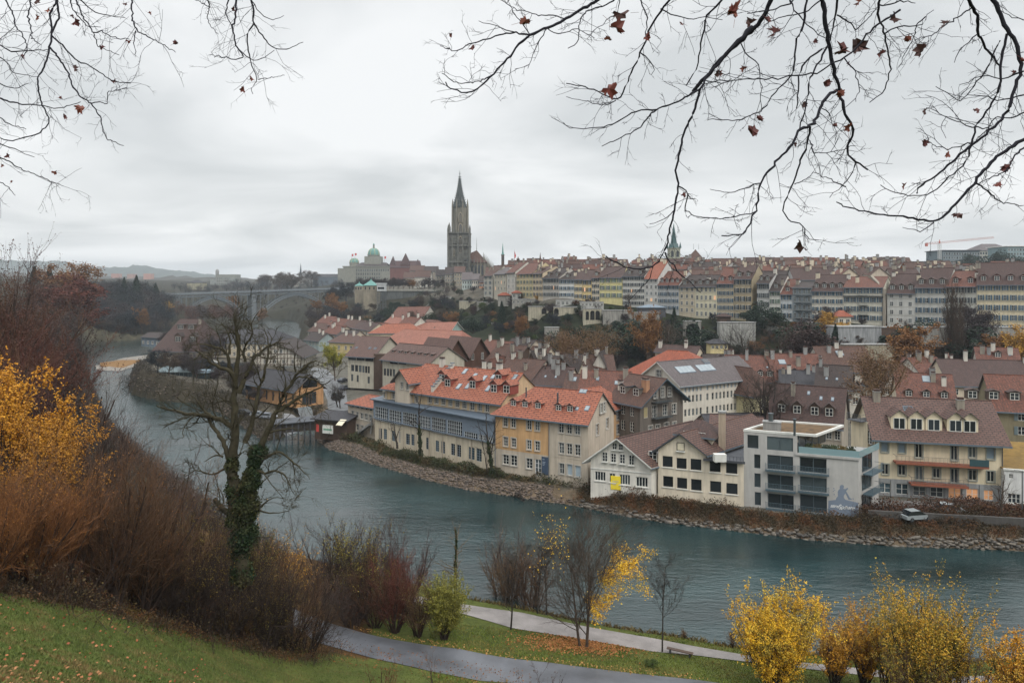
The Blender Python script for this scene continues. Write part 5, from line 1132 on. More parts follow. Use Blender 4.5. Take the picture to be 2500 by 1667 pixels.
for x_ in (-4.5,-1.5,1.5,4.5): mb.cyl((x+x_,-1.2,0),(x+x_,-1.2,26),0.1,0.1,5);
mb.build('scaffolding',M_METAL,cath)
# parliament
Yp=1047.0;pp=XY(898,Yp);pz=44.0;pq=Yp/F
parl=empty('domed_parliament',(pp.x,pp.y,pz),0, 'domed sandstone parliament palace with large green copper dome', 'building')
zp=lambda v: zat(v,pp)-pz
xp=lambda u: (u-898)*pq
pst=plaster((0.25,0.25,0.21),0.35)
mb=MB();mb.box(xp(838),xp(958),0,40,-8,zp(650));mb.box(xp(826),xp(870),-4,30,-8,zp(655));mb.box(xp(930),xp(972),-2,30,-8,zp(662))
mb.box(xp(836),xp(960),-1,41,zp(652),zp(649.5));mb.box(xp(886),xp(926),10,30,zp(650),zp(625))
for i in range(22): x=xp(840)+(xp(956)-xp(840))*i/21;mb.box(x-0.4,x+0.4,-0.7,0,0,zp(653))
mb.build('wall',pst,parl)
mb=MB();mb.box(-0.8,0.8,-0.12,-0.02,-1.6,1.6);wme=mb.mesh('window',GL2)
for i in range(21):
 for v in (660,669,678): link('window',wme,parl,(xp(840)+(xp(956)-xp(840))*(i+.5)/21,0,zp(v)))
mb=MB();mb.slab([(xp(866),-1,zp(650)),(xp(948),-1,zp(650)),(xp(938),18,zp(640)),(xp(876),18,zp(640))],0.4,0,0);mb.slab([(xp(876),18,zp(640)),(xp(938),18,zp(640)),(xp(948),40,zp(650)),(xp(866),40,zp(650))],0.4,0,0)
mb.build('roof',T_DARK,parl)
def dome(u,v0_,v1_,rad,nm,drum,lant=True):
 mb=MB();x=xp(u);r=rad;zb_,zt_=zp(v0_),zp(v1_);hgt=zt_-zb_
 mb.lathe((x,20,0),[(r*1.02,zb_-drum),(r*1.02,zb_-1)],16,1);mb.lathe((x,20,0),[(r*1.1,zb_-1),(r*1.1,zb_),(r,zb_+0.01)],16,1)
 mb.lathe((x,20,0),[(r,zb_)]+[(r*math.cos(t*PI/2/7)**0.8+0.02,zb_+hgt*math.sin(t*PI/2/7)) for t in range(1,8)],16,0)
 for i in range(8):
  a=i*PI/4+PI/8
  for t in range(6):
   f_=lambda t: (x+1.01*r*math.cos(t*PI/2/7)**0.8*math.cos(a),20+1.01*r*math.cos(t*PI/2/7)**0.8*math.sin(a),zb_+hgt*math.sin(t*PI/2/7))
   mb.cyl(f_(t),f_(t+1),0.35,0.3,4,2,False)
 if lant: mb.cyl((x,20,zt_-0.5),(x,20,zt_+5),1.6,1.4,8,1);mb.cyl((x,20,zt_+5),(x,20,zt_+8),1.7,0.1,8,0)
 mb.build(nm,[M_COPPER,pst,plain((0.45,0.36,0.12),0.5,0, 'gilt')],parl)
dome(906,621,604,9.3, 'dome',18);dome(857.5,640,629,7.2, 'small_dome',8,False)
# flags
for u,v in ((853,619),(861,617),(934,625)):
 p=P(u,640,Yp);f_=empty('flagpole',(p.x,p.y+15,p.z-2),0,{853: 'left of the two flagpoles over the small green dome',861: 'right of the two flagpoles over the small green dome',934: 'flagpole right of the large green dome'}[u], 'flagpole')
 mb=MB();hh_=zat(v,p)-p.z+2;mb.cyl((0,0,0),(0,0,hh_),0.2,0.12,6);mb.build('pole',M_METAL,f_)
 mb=MB();mb.box(0.15,2.6,-0.05,0.05,hh_-3.5,hh_);mb.build('flag',plain((0.5,0.04,0.03),0.8,0, 'red_cloth'),f_)
p=P(1256,640,430);f_=empty('flagpole',(p.x,p.y,p.z-6),0, 'flagpole with red pennant above the terrace roofs right of the teal spirelet', 'flagpole')
mb=MB();mb.cyl((0,0,0),(0,0,14),0.15,0.06,6);mb.build('pole',M_METAL,f_);mb=MB();mb.poly([(0.1,0,13),(1.0,0.1,10),(0.3,0,8),(0.05,0,9)]);mb.poly([(0.1,0.05,13),(1.0,0.15,10),(0.3,0.05,8),(0.05,0.05,9)]);mb.build('flag',plain((0.5,0.04,0.03),0.8,0, 'red_cloth'),f_)
# brown museum-like block between
def blk(name,label,cat,u0,u1,v0_,vb,vr,Y,wm_,rm,d=20,ax='x',**kw):
 A,B=XY(u0,Y),XY(u1,Y);return House(name,label,cat,A,B,d,zat(vb,A),zat(v0_,A),zat(vr,A),wm_,rm,axis=ax,**kw)
DRED=tiles((0.10,0.04,0.035),(0.07,0.03,0.03),(0.03,0.015,0.015),0.4,0.4)
far_style=dict(c=1,r=2,gl=[GL,GL2],far=True,rec=False)
h_=blk('turreted_building', 'dark red turreted hall between the green dome and the cathedral', 'building',952,1022,652,690,636,880,plaster((0.16,0.07,0.06)),DRED,26)
for u,v,r in ((957,624,5.0),(988,617,8.0),(1018,632,4.0)):
 mb=MB();x=(u-952)*880/F;zt_=zat(v,(0,880))-h_.root.location.z;mb.cyl((x,8,h_.ze-6),(x,8,h_.ze+3),r,r,4,1);mb.cyl((x,8,h_.ze+3),(x,8,zt_),r*1.15,0.1,4,0);mb.build('turret',[DRED,plaster((0.16,0.07,0.06))],h_.root)
blk('town_house', 'white house with arched attic windows behind the platform trees', 'house',1012,1050,676,704,660,640,whitew,T_BROWN,16,front=grid(cols(14,5),1.2,[(1,2.4),(5,2.2)],far_style))
lst=[(1086,1110,668,652,560,M_STONE,T_DARK,'dark-roofed stone house before the cathedral tower, left one'),(1109,1134,664,650,555,sandl,T_BROWN,'brown-roofed sandstone house before the cathedral tower, right one'),(985,1015,678,664,700,beige,T_BROWN,'beige house behind the platform trees, left of the white one'),(1035,1068,662,650,740,M_STONE,T_DARK,'dark-roofed house left of the cathedral tower, higher one'),(1064,1096,672,658,620,M_STONE,T_DARK,'grey house tucked against the cathedral tower foot'),(1000,1035,660,648,760,plaster((0.3,0.24,0.2)),T_BROWN,'brown-roofed house between turreted hall and cathedral'),
 (1128,1152,682,664,500,plaster((0.42,0.48,0.46)),T_GREY,'pale green-grey house under the cathedral choir, leftmost'),(1152,1170,682,668,490,whitew,T_GREY,'small white house under the cathedral choir'),(1170,1186,688,674,480,plaster((0.5,0.26,0.16)),T_DARK,'small orange house under the cathedral choir'),(1186,1206,668,652,455,beige,T_BROWN,'brown-roofed house right under the choir pinnacles'),(1206,1228,664,648,470,M_STONE,T_BROWN,'brown house below the teal spirelet')]
for u0,u1,ve,vr,Y,wm_,rm,lb in lst: blk('town_house',lb, 'house',u0,u1,ve,726,vr,Y,wm_,rm,14,front=grid(cols((u1-u0)*Y/F,4),1.0,[(zat(ve,(0,Y))-zat(726,(0,Y))-3.2*(i+1),1.8) for i in range(4)],far_style))
# small spires
def spire(name,label,u,Y,vtip,vs,vb,w,mat_s,wall,corner=True):
 p=XY(u,Y);z0=zat(vb,p);r_=empty(name,(p.x,p.y,z0),0,label, 'church tower');h1_=zat(vs,p)-z0;h2=zat(vtip,p)-z0;hw=w/2
 mb=MB();mb.box(-hw,hw,-hw,hw,-10,h1_,0);mb.box(-hw-.25,hw+.25,-hw-.25,hw+.25,h1_-0.6,h1_,0)
 for x in (-hw*0.5,hw*0.5): gothic(mb,x,-hw-0.03,h1_-5.5,hw*0.5,4,1)
 mb.build('tower',[wall,GL],r_)
 mb=MB();mb.lathe((0,0,0),[(hw*1.05,h1_),(hw*0.62,h1_+(h2-h1_)*0.18),(0.05,h2)],8,0,PI/8)
 if corner:
  for a in (-1,1):
   for b in (-1,1): mb.cyl((a*hw,b*hw,h1_),(a*hw,b*hw,h1_+3.5),0.8,0.05,6)
 mb.build('spire',mat_s,r_)
spire('church_tower', 'church tower with dark green needle spire and corner pinnacles above the terrace roofs',1645,420,545,606,650,6.4,plain((0.035,0.09,0.09),0.6,0, 'dark_copper',0.4),plaster((0.32,0.33,0.26)))
spire('bell_turret', 'slender teal bell turret between cathedral and flagpole',1227.5,560,592,622,640,2.4,M_COPPER,M_WOOD,False)
spire('church_tower', 'distant grey needle church spire beyond the right end of the bridge',734,1300,642,672,700,7,plaster((0.10,0.12,0.14)),plaster((0.3,0.29,0.27)),False)
for u,Y,v in ((1319,470,616),(1265,430,626)): spire('ridge_turret', 'tiny pointed brown ridge turret above the %s' % ('orange and plum roofs' if u>1300 else 'red roof near the flagpole'),u,Y,v,632,640,1.6,T_BROWN,M_WOOD,False)
# cathedral platform wall and corner pavilions
YP=545.0;pA=XY(922,560);pB=XY(1085,520);rzp=math.atan2((pB-pA).y,(pB-pA).x);Lw=(pB-pA).length
zt_=zat(709,XY(1000,540));zb_=zat(778,XY(1000,540))-4
plat=empty('platform_wall',(pA.x,pA.y,zb_),rzp, 'massive weathered stone terrace wall with buttresses below the tree-lined platform', 'wall')
wst=plaster((0.15,0.16,0.155),0.6)
mb=MB();hh_=zt_-zb_;mb.box(0,Lw,0,60,0,hh_,0);mb.build('wall',wst,plat)
mb=MB()
for i in range(4): x=Lw*(0.02+i*0.33);mb.box(x,x+3.6,-1.6,0,0,hh_-1.5,0)
mb.build('buttress',wst,plat)
mb=MB()
for i in range(4): x=Lw*(0.02+i*0.33);mb.box(x+0.1,x+3.5,-1.75,-1.61,hh_*0.52,hh_*0.68,0)
mb.build('stone_patch',sandl,plat)
mb=MB();mb.box(0,Lw,-0.4,0.5,hh_,hh_+1.0);mb.box(0,Lw,-0.7,0.6,hh_-0.6,hh_-0.02);mb.build('parapet',plaster((0.33,0.32,0.28),0.3),plat)
def pav(u0,u1,veave,vtop,vbase,Y,lb,wall=sandl,rm=M_COPPER):
 A,B=XY(u0,Y),XY(u1,Y);w=(B-A).length;z0=zat(vbase,A);r_=empty('corner_pavilion',(A.x,A.y,z0),0,lb, 'pavilion');h=zat(veave,A)-z0;ht=zat(vtop,A)-z0
 mb=MB();mb.box(0,w,0,w,0,h);mb.box(-.3,w+.3,-.3,w+.3,h-3.8,h-3.4);mb.build('wall',wall,r_)
 mb=MB()
 for i in range(3): mb.box(w*(i+.5)/3-0.5,w*(i+.5)/3+0.5,-0.05,-0.02,h-3.0,h-1.0)
 mb.build('window',GL,r_)
 mb=MB();mb.lathe((w/2,w/2,0),[(w*0.80,h),(w*0.45,h+(ht-h)*0.45),(w*0.12,ht-0.5),(0.1,ht+1.2)],4,0,PI/4);mb.build('roof',rm,r_)
pav(887,918,697,684,775,520, 'larger green-roofed corner pavilion on tall stone base at platform wall end');pav(866,884,698,690,778,548, 'smaller green-roofed pavilion left of the larger one at the platform')
mb=MB();A=XY(918,515);
slp=empty('sloping_wall',(XY(866,530).x,530,8),0, 'sloping buttressed stone wall below the small green-roofed pavilion', 'wall');mb.poly([(0,0,0),(16,-6,0),(16,-6,28),(2,0,24)]);mb.poly([(0,0,0),(0,20,0),(2,20,24),(2,0,24)]);mb.box(2,16,0,20,0,24)
for i in range(4): mb.cyl((0+i*4,-1-i*1.2,0),(4+i*3.5,-0.5-i*1.2,26),0.5,0.5,4)
mb.build('wall',sandl,slp)
p=XY(921,512);lf=empty('lift_tower',(p.x,p.y,zat(775,p)),0, 'open steel lift shaft with white cabin house beside the corner pavilion', 'tower');hh_=zat(691,p)-zat(775,p);w=19*512/F
mb=MB()
for x in (0,w*.33,w*.66,w):
 for y in (0,4): mb.cyl((x,y,0),(x,y,hh_-6),0.2,0.2,5)
for i in range(9): z=(hh_-6)*i/8;mb.box(0,w,-0.1,0.1,z,z+0.25)
mb.build('shaft',M_METAL,lf);mb=MB();mb.box(-0.2,w+.2,-.5,5,hh_-6,hh_-1);mb.box(-.6,w+.6,-1,5.4,hh_-1,hh_);mb.box(0.5,w-.5,-.55,-.51,hh_-4.6,hh_-3,1);mb.build('cabin',[plaster((0.5,0.52,0.52),0.2),GL],lf)
# steps with handrail down from the platform
A=P(1020,770,470);B=P(1068,735,480);st_=empty('long_stair',A,0, 'long straight outdoor stair climbing right toward the platform wall end', 'stairs');mb=MB();D=B-A
mb.slab([(0,0,0),(D.x,D.y,D.z),(D.x,D.y+2,D.z),(0,2,0)],1.0,0,0)
for i in range(10): t=i/9;mb.cyl((D.x*t,D.y*t,D.z*t),(D.x*t,D.y*t,D.z*t+2.2),0.12,0.12,4)
mb.slab([(0,-0.1,2.4),(D.x,D.y-0.1,D.z+2.4),(D.x,D.y+.3,D.z+2.4),(0,.3,2.4)],0.4,0,0);mb.build('flight',M_CONC,st_)
# bridge
bA=P(372,719,640);bB=P(822,703.5,760);D=bB-bA;Lb=Vector((D.x,D.y)).length
brg=empty('arch_bridge',bA,math.atan2(D.y,D.x), 'high grey iron bridge with two wide lattice arches across the valley', 'bridge');rise=D.z
steel=plain((0.125,0.155,0.18),0.6,0, 'bridge_steel')
dk=lambda s: rise*s/Lb
mb=MB();mb.slab([(-25,-6.5,dk(-25)),(Lb+20,-6.5,dk(Lb+20)),(Lb+20,6.5,dk(Lb+20)),(-25,6.5,dk(-25))],1.0,1,0)
n=int(Lb/3)
for i in range(-6,n+6):
 s=i*3
 for y in (-6,6): mb.cyl((s,y,dk(s)-1),(s+3,y,dk(s)-3.4),0.14,0.14,4,0,False);mb.cyl((s+3,y,dk(s)-1),(s,y,dk(s)-3.4),0.14,0.14,4,0,False)
for y in (-6,6): mb.slab([(-25,y-.2,dk(-25)-3.2),(Lb+20,y-.2,dk(Lb+20)-3.2),(Lb+20,y+.2,dk(Lb+20)-3.2),(-25,y+.2,dk(-25)-3.2)],0.5,0,0)
mb.build('deck',[steel,road_mat((0.12,0.12,0.12), 'bridge_road')],brg)
mb=MB()
for y in (-6.4,6.4):
 for z in (0.5,1.1): mb.slab([(-25,y-.05,dk(-25)+z),(Lb+20,y-.05,dk(Lb+20)+z),(Lb+20,y+.05,dk(Lb+20)+z),(-25,y+.05,dk(-25)+z)],0.1,0,0)
 for i in range(int(Lb/4)): s=i*4;mb.box(s-0.06,s+0.06,y-.06,y+.06,dk(s),dk(s)+1.1)
mb.build('railing',steel,brg)
sa=lambda u: (u-372)/(822-372)*Lb
def uS(u):
 A2,B2=Vector((bA.x,bA.y)),Vector((bB.x,bB.y));return along(A2,B2,u)
for (u0,u1,vc,vf) in ((424,607,722,790),(622,812,716.5,770)):
 s0,s1=uS(u0),uS(u1);sm=(s0+s1)/2;p=Vector((bA.x,bA.y))+(Vector((bB.x,bB.y))-Vector((bA.x,bA.y)))*(sm/Lb)
 zc_=zat(vc,p)-bA.z;zf_=zat(vf,p)-bA.z;mb=MB();N_=28
 zc_=min(zc_,dk(sm)-4.2)
 az=lambda s,o=0: zc_-(zc_-zf_)*(((s-sm)/((s1-s0)/2))**2)-o*(1+abs((s-sm)/((s1-s0)/2)))
 for y in (-5.5,5.5):
  for i in range(N_):
   a,b=s0+(s1-s0)*i/N_,s0+(s1-s0)*(i+1)/N_
   mb.cyl((a,y,az(a)),(b,y,az(b)),0.42,0.42,5,0,False);mb.cyl((a,y,az(a,1.7)),(b,y,az(b,1.7)),0.42,0.42,5,0,False)
   mb.cyl((a,y,az(a)),(b,y,az(b,1.7)),0.16,0.16,4,0,False);mb.cyl((b,y,az(b)),(a,y,az(a,1.7)),0.16,0.16,4,0,False)
  for i in range(11):
   s=s0+(s1-s0)*(i+0.5)/11
   if abs(s-sm)>(s1-s0)*0.12: mb.cyl((s,y,az(s)),(s,y,dk(s)-3),0.28,0.28,5,0,False)
 mb.build('arch',steel,brg)
mb=MB();s=uS(614.5);mb.box(s-2.2,s+2.2,-6.5,6.5,-45,dk(s)-3.3);mb.box(s-4,s+4,-8,8,-45,-28);mb.build('pier',plaster((0.16,0.18,0.19),0.4),brg)
mb=MB()
for u in (398,434):
 s=uS(u)
 for x in (-2,2):
  for y in (-5,5): mb.cyl((s+x,y,-30),(s+x,y,dk(s)-3),0.4,0.4,5)
 for i in range(5): mb.cyl((s-2,-5,-26+5*i),(s+2,-5,-21+5*i),0.2,0.2,4,0,False);mb.cyl((s+2,-5,-26+5*i),(s-2,-5,-21+5*i),0.2,0.2,4,0,False)
mb.build('pylon',steel,brg)
for i,u in enumerate((395,468,542,613,684,752)):
 s=uS(u);p=brg.location+Vector((math.cos(brg.rotation_euler.z)*s+6*math.sin(brg.rotation_euler.z)*1,math.sin(brg.rotation_euler.z)*s-6,dk(s)))
 l_=empty('street_lamp',p,0, '%s lamp post from the left on the arch bridge' % ordn[i], 'street lamp', 'lamp posts on the bridge');mb=MB();mb.cyl((0,0,0),(0,0,9),0.12,0.08,5);mb.cyl((0,0,9),(1.2,0,9.4),0.07,0.06,4);mb.build('post',M_METAL,l_);mb=MB();mb.box(0.9,1.9,-.15,.15,9.3,9.5);mb.build('lamp_head',M_CONC,l_)
# distance
for (nm,lb,u0,u1,v0_,vb,Y,c) in [('tower_block', 'pink distant tower block, taller right one on the wooded hill',350,368,668,692,2150,(0.42,0.22,0.17)),('tower_block', 'pink distant tower block, smaller left one on the wooded hill',271,289,668,684,2150,(0.40,0.22,0.18)),('tower_block', 'distant low pink block between the two pink towers',310,326,669,678,2160,(0.36,0.22,0.18)),
  ('long_building', 'long pale pink distant building left of the grey museum block',455,487,680,692,1900,(0.36,0.24,0.22))]:
 h_=blk(nm,lb, 'building',u0,u1,v0_,vb+8,v0_-0.5,Y,plaster(c,0.1),T_GREY,20,flat=True)
h_=blk('museum_block', 'grey stone block building with round domed tower beyond the bridge', 'building',528,577,670,700,670,1250,plaster((0.26,0.27,0.24)),T_GREY,20,flat=True,front=grid(cols(36,10),2.0,[(4,2.5),(9,2.5),(14,2.5)],far_style))
mb=MB();mb.lathe((0,4,0),[(3,0),(3,h_.ze+6),(2.6,h_.ze+8),(1.2,h_.ze+9.6),(0.1,h_.ze+10)],12);mb.build('tower',M_CONC,h_.root)
mb=MB();mb.box(-12,0,2,16,0,h_.ze*0.6);mb.box(25,36,-3,16,0,h_.ze*0.72);mb.build('wing',plaster((0.27,0.29,0.27)),h_.root)
blk('villa', 'yellow-grey villa with flat dark roof before the grey museum block', 'building',456,492,690,708,684,1000,plaster((0.36,0.34,0.24)),T_SLATE,18,hl=8,hr=8)
blk('hall', 'long low hall with dark curved roof beside the parliament', 'building',765,826,676,700,669,1150,plaster((0.12,0.15,0.18)),T_SLATE,20,hl=4,hr=4)
blk('building', 'low cream building beyond the bridge, right of the distant spire', 'building',700,730,684,700,682,1250,plaster((0.4,0.38,0.33)),T_GREY,20,flat=True)
gg=GLB
for (nm,lb,u0,u1,v0_,vr,Y,wm_,rm,fl) in [('glass_office', 'low blue glass office with dark roof edge, left of the hipped institute',2302,2392,612,609,620,plaster((0.13,0.17,0.19),0.2),T_SLATE,True),('institute', 'pale institute building with grey hipped roof on the far hill',2392,2480,611,594,640,plaster((0.42,0.41,0.36)),T_GREY,False),('glass_office', 'teal glass office with white edge at the right picture edge',2460,2560,602,600,600,plaster((0.20,0.28,0.29),0.2),T_SLATE,True)]:
 h_=blk(nm,lb, 'building',u0,u1,v0_,660,vr,Y,wm_,rm,25,flat=fl,hl=0 if fl else 10,hr=0 if fl else 10,front=grid(cols((u1-u0)*Y/F,14),1.7,[(zat(v0_,(0,Y))-zat(660,(0,Y))-4-3.6*i,2.2) for i in range(4)],dict(c=1,r=1,gl=[gg,GL2],far=True,rec=False)))
 if fl: mb=MB();mb.box(-1,h_.w+1,-1.2,26,h_.ze,h_.ze+0.6);mb.build('roof',M_DKGREY if u0<2400 else M_WHITE,h_.root)
# tower crane
p=XY(2294,560);zc_=zat(650,p);cr=empty('tower_crane',(p.x,p.y,zc_),0, 'red and white tower crane with long jib on the far right skyline', 'crane');kk=560/F
def truss(mb,p0,p1,w,n,mi=0):
 p0,p1=Vector(p0),Vector(p1);d=(p1-p0);up=Vector((0,0,1)) if abs(d.normalized().z)<0.9 else Vector((0,1,0));a=d.cross(up).normalized()*w/2;b=a.cross(d).normalized()*w/2
 cs=(a+b,a-b,-a-b,-a+b)
 for c in cs: mb.cyl(p0+c,p1+c,0.13,0.13,4,mi,False)
 for i in range(n):
  q0,q1=p0+d*(i/n),p0+d*((i+1)/n)
  for j in range(4): mb.cyl(q0+cs[j],q1+cs[(j+1) % 4],0.08,0.08,3,mi,False)
zj=zat(594,p)-zc_
mb=MB();truss(mb,(0,0,0),(0,0,zj),1.8,12);mb.build('mast',plain((0.5,0.5,0.48),0.6),cr)
mb=MB();truss(mb,(-34*kk,0,zj-0.3),(0,0,zj+.5),1.3,5);truss(mb,(0,0,zj+.5),(138*kk,3,zj+5),1.2,24);mb.box(-34*kk,-30*kk,-1,1,zj-2.5,zj);mb.cyl((0,0,zj),(0,0,zj+3),0.6,0.2,4);mb.build('jib',plain((0.42,0.12,0.09),0.6,0, 'crane_paint'),cr)
# garden slope: walls, loggias, pavilions
def slope_box(name,lb,u0,u1,v0_,v1_,frac,m,cat='wall',arches=(),dep=3,cap=True,roof=None,win=0):
 um=(u0+u1)/2;Y=rowY(um)-frac;A,B=XY(u0,Y),XY(u1,Y);w=(B-A).length;z0=zat(v1_,A);h=zat(v0_,A)-z0;r_=empty(name,(A.x,A.y,z0),0,lb,cat)
 mb=MB();rects=[(a*w-wd/2,0.15*h if False else 0.0+0.05*h,wd,h*hf) for a,wd,hf in arches]
 wall_grid(mb,lambda s,n,z: (s,n,z),w,-3,h,rects,0,0.8)
 for (x,z,wd,hh__) in rects:
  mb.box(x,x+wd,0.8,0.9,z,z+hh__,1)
  # arch spandrels
  n=6
  for i in range(n):
   t0,t1=PI*i/n,PI*(i+1)/n;r=wd/2;cx_=x+r;zt=z+hh__-r
   mb.poly([(cx_-r*math.cos(t0),-0.01,zt+r*math.sin(t0)),(cx_-r*math.cos(t1),-0.01,zt+r*math.sin(t1)),(cx_-r*math.cos(t1),-0.01,z+hh__),(cx_-r*math.cos(t0),-0.01,z+hh__)],0)
 mb.poly([(0,0,-3),(0,dep,-3),(0,dep,h),(0,0,h)]);mb.poly([(w,0,-3),(w,dep,-3),(w,dep,h),(w,0,h)]);mb.poly([(0,0,h),(w,0,h),(w,dep,h),(0,dep,h)]);mb.poly([(0,dep,-3),(w,dep,-3),(w,dep,h),(0,dep,h)])
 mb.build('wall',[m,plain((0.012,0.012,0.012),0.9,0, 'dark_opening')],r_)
 if cap: mb=MB();mb.box(-0.2,w+.2,-0.2,dep+.1,h+0.005,h+0.25);mb.build('coping',M_CONC,r_)
 if win:
  for i in range(win): link('window',window_mesh(w/win*0.6,h*0.5,2,2,W,GL),r_,(w*(i+.2)/win,-0.08,h*0.3))
 if roof:
  mb=MB();rh=roof[1];o=0.6;zz=h+0.26;mb.slab([(-o,-o,zz),(w+o,-o,zz),(w*0.65,dep/2,zz+rh),(w*0.35,dep/2,zz+rh)],0.15,0,0);mb.slab([(w+o,dep+o,zz),(-o,dep+o,zz),(w*.35,dep/2,zz+rh),(w*.65,dep/2,zz+rh)],0.15,0,0);mb.slab([(-o,dep+o,zz),(-o,-o,zz),(w*.35,dep/2,zz+rh)],.15,0,0);mb.slab([(w+o,-o,zz),(w+o,dep+o,zz),(w*.65,dep/2,zz+rh)],.15,0,0);mb.build('roof',roof[0],r_)
 return r_
Wl=plaster((0.40,0.37,0.28),0.5);Wg=plaster((0.30,0.29,0.26),0.55);Ww=plaster((0.42,0.42,0.39),0.4)
slope_box('garden_wall', 'pale cream garden wall beneath the dark red bare trees, left part of the slope',1121,1164,735,757,18,Wl)
slope_box('garden_pavilion', 'small pale balustraded pavilion beside the platform wall end',1077,1101,724,744,12,Ww, 'pavilion',win=3)
slope_box('garden_wall', 'dim stone wall behind shrubs, right of the pale cream one',1164,1216,738,752,16,Wg)
slope_box('garden_pavilion', 'garden pavilion with orange tiled roof, leftmost of two under the arcade house',1216,1246,722,735,14,Wg, 'pavilion',dep=6,roof=(T_DORANGE,1.6))
slope_box('garden_pavilion', 'low pavilion with orange-brown roof left of the cream-yellow house',1250,1272,716,730,10,Ww, 'pavilion',dep=5,roof=(T_DORANGE,1.2),win=2)
slope_box('garden_wall', 'long pale retaining wall with two arched openings in the middle of the slope',1290,1352,749,768,26,Wl,arches=((0.62,2.4,0.8),(0.95,0.1,.1)))
slope_box('garden_wall', 'retaining wall with one round arch right of the double-arched wall',1352,1415,750,768,24,Wl,arches=((0.1,2.2,0.8),))
slope_box('veranda', 'white glazed veranda on the garden wall under the blue-shuttered house',1358,1412,733,748,12,Ww, 'veranda',win=5,dep=4)
slope_box('veranda', 'long low glazed veranda under the peach-cream house',1250,1320,731,744,13,Wg, 'veranda',win=7,dep=4)
slope_box('loggia', 'pale stone loggia with three tall pointed arches at mid slope',1424,1469,754,783,30,Wl, 'loggia',arches=((0.22,1.5,0.75),(0.5,2.0,0.8),(0.78,2.0,0.8)))
slope_box('veranda', 'white balustraded veranda standing above the stone loggia',1418,1474,738,751,22,Ww, 'veranda',win=6,dep=4)
slope_box('garden_wall', 'broad weathered grey wall below the lime-yellow house',1473,1545,758,782,28,Wg)
slope_box('garden_wall', 'grey concrete wall with dark lean-to below the white five-floor house',1550,1610,764,790,26,Wg)
slope_box('shed', 'dark metal-roofed garden sheds below the orange-roofed terrace house',1560,1625,752,763,18,M_DKGREY, 'shed',roof=(M_ZINC,1.2),dep=5)
slope_box('tunnel_wall', 'ivy-topped stone wall with a large round tunnel arch',1672,1712,785,824,48,Wg,arches=((0.5,5.2,0.85),))
slope_box('garden_wall', 'high stained pale concrete wall below the beige terrace houses',1757,1845,788,830,36,plaster((0.36,0.36,0.33),0.7))
slope_box('garden_house', 'little lit garden house with dark hipped roof in front of the stained wall',1735,1777,840,856,62,plaster((0.62,0.52,0.28)), 'garden house',win=4,dep=5,roof=(T_SLATE,1.4))
slope_box('glass_pavilion', 'white-framed glass pavilion right of the round evergreen',1872,1903,775,790,14,Ww, 'pavilion',win=3,dep=4)
slope_box('shed', 'small brown garden shed with tiled roof before the brown-beige terrace house',1758,1784,774,784,12,M_WOOD, 'shed',roof=(T_PLUM,1.2),dep=4)
slope_box('garden_pavilion', 'cream garden pavilion with orange hipped roof on the grey wall',2046,2078,774,798,22,plaster((0.60,0.57,0.48),.2), 'pavilion',win=2,dep=5,roof=(T_DORANGE,2.0))
slope_box('garden_wall', 'tall grey garden wall with bare espaliers under the wide cream-white house',2047,2152,799,832,30,plaster((0.33,0.34,0.34),0.6),dep=9)
slope_box('garden_shed', 'dark red-brown shed row right of the tall grey garden wall',2152,2205,800,822,22,M_WOOD, 'shed',dep=4)
slope_box('garden_wall', 'low stone wall below the plum mansard house, behind dark hedge',1982,2045,789,806,24,Wg)
slope_box('garden_wall', 'low dark retaining wall at the far right under the long cream building',2260,2500,800,822,22,Wg)
slope_box('garden_wall', 'mossy terrace wall low on the slope left of the bushy evergreen',1330,1365,800,822,48,Wg)
slope_box('garden_wall', 'pale path wall at the foot of the slope above the skylit roofs',2060,2185,842,856,50,Wl)
slope_box('garden_wall', 'small rubble wall fragment in the left slope shrubs',1200,1235,790,803,45,Wg)
# left peninsula buildings
hal=plaster((0.48,0.27,0.13),0.4)
A,B=G(600,972,3.5),G(722,996,3.5);w=(B-A).length;ze_=zat(952,B);C_=G(803,990,3.5)
arch=dict(c=2,r=4,gl=GL,fr=M_DKGREY);d=(C_-B).length;zr_=zat(917,(B+C_)/2)
orh=House('orange_hall', 'orange rendered hall with dark slate roof and arched windows behind the large bare tree', 'hall',A,B,d,3.5,ze_,zr_,hal,T_SLATE,oh=0.8,og=0.5,sk=(lambda v: 0.0)(0),hl=3,
 front=grid(cols(w,8,1.4),0.9,[(0.8,2.6)],arch),right=[(2,0.5,2.0,3.0,arch),(d-4.5,0.5,2.2,3.2,arch),(d/2-1,0.3,1.6,3.0,arch)])
mb=MB();gothic(mb,0,0,0,4.6,3.0);o=mb.build('arched_window',GL,orh.root);o.location=(w+0.06,d/2,ze_-3.5+0.2);o.rotation_euler=(0,0,PI/2)
timb=plaster((0.50,0.47,0.40),0.3)
A,B=G(620,893,3.5),G(735,893,3.5);w=(B-A).length;zE=zat(868,A);zR=zat(834,(A+B)/2)
ht=House('half_timbered_barn', 'white half-timbered gabled barn with brown roof behind the orange hall', 'barn',A,B,22,3.5,zE,zR,timb,T_DARK,axis='y',oh=1.5,og=1.2,trim=M_WOOD,front=[(w*q,zz,1.3,1.6,dict(c=2,r=2,gl=GL,rec=False)) for q,zz in ((.2,1),(.4,1),(.6,1),(.8,1),(.42,5.2),(.54,5.2))])
mb=MB()
for i in range(15): x=w*i/14;top=zE-3.5+(zR-zE)*(1-abs(x-w/2)/(w/2));mb.box(x-.12,x+.12,-0.08,-0.0,0,max(0.5,top-0.3))
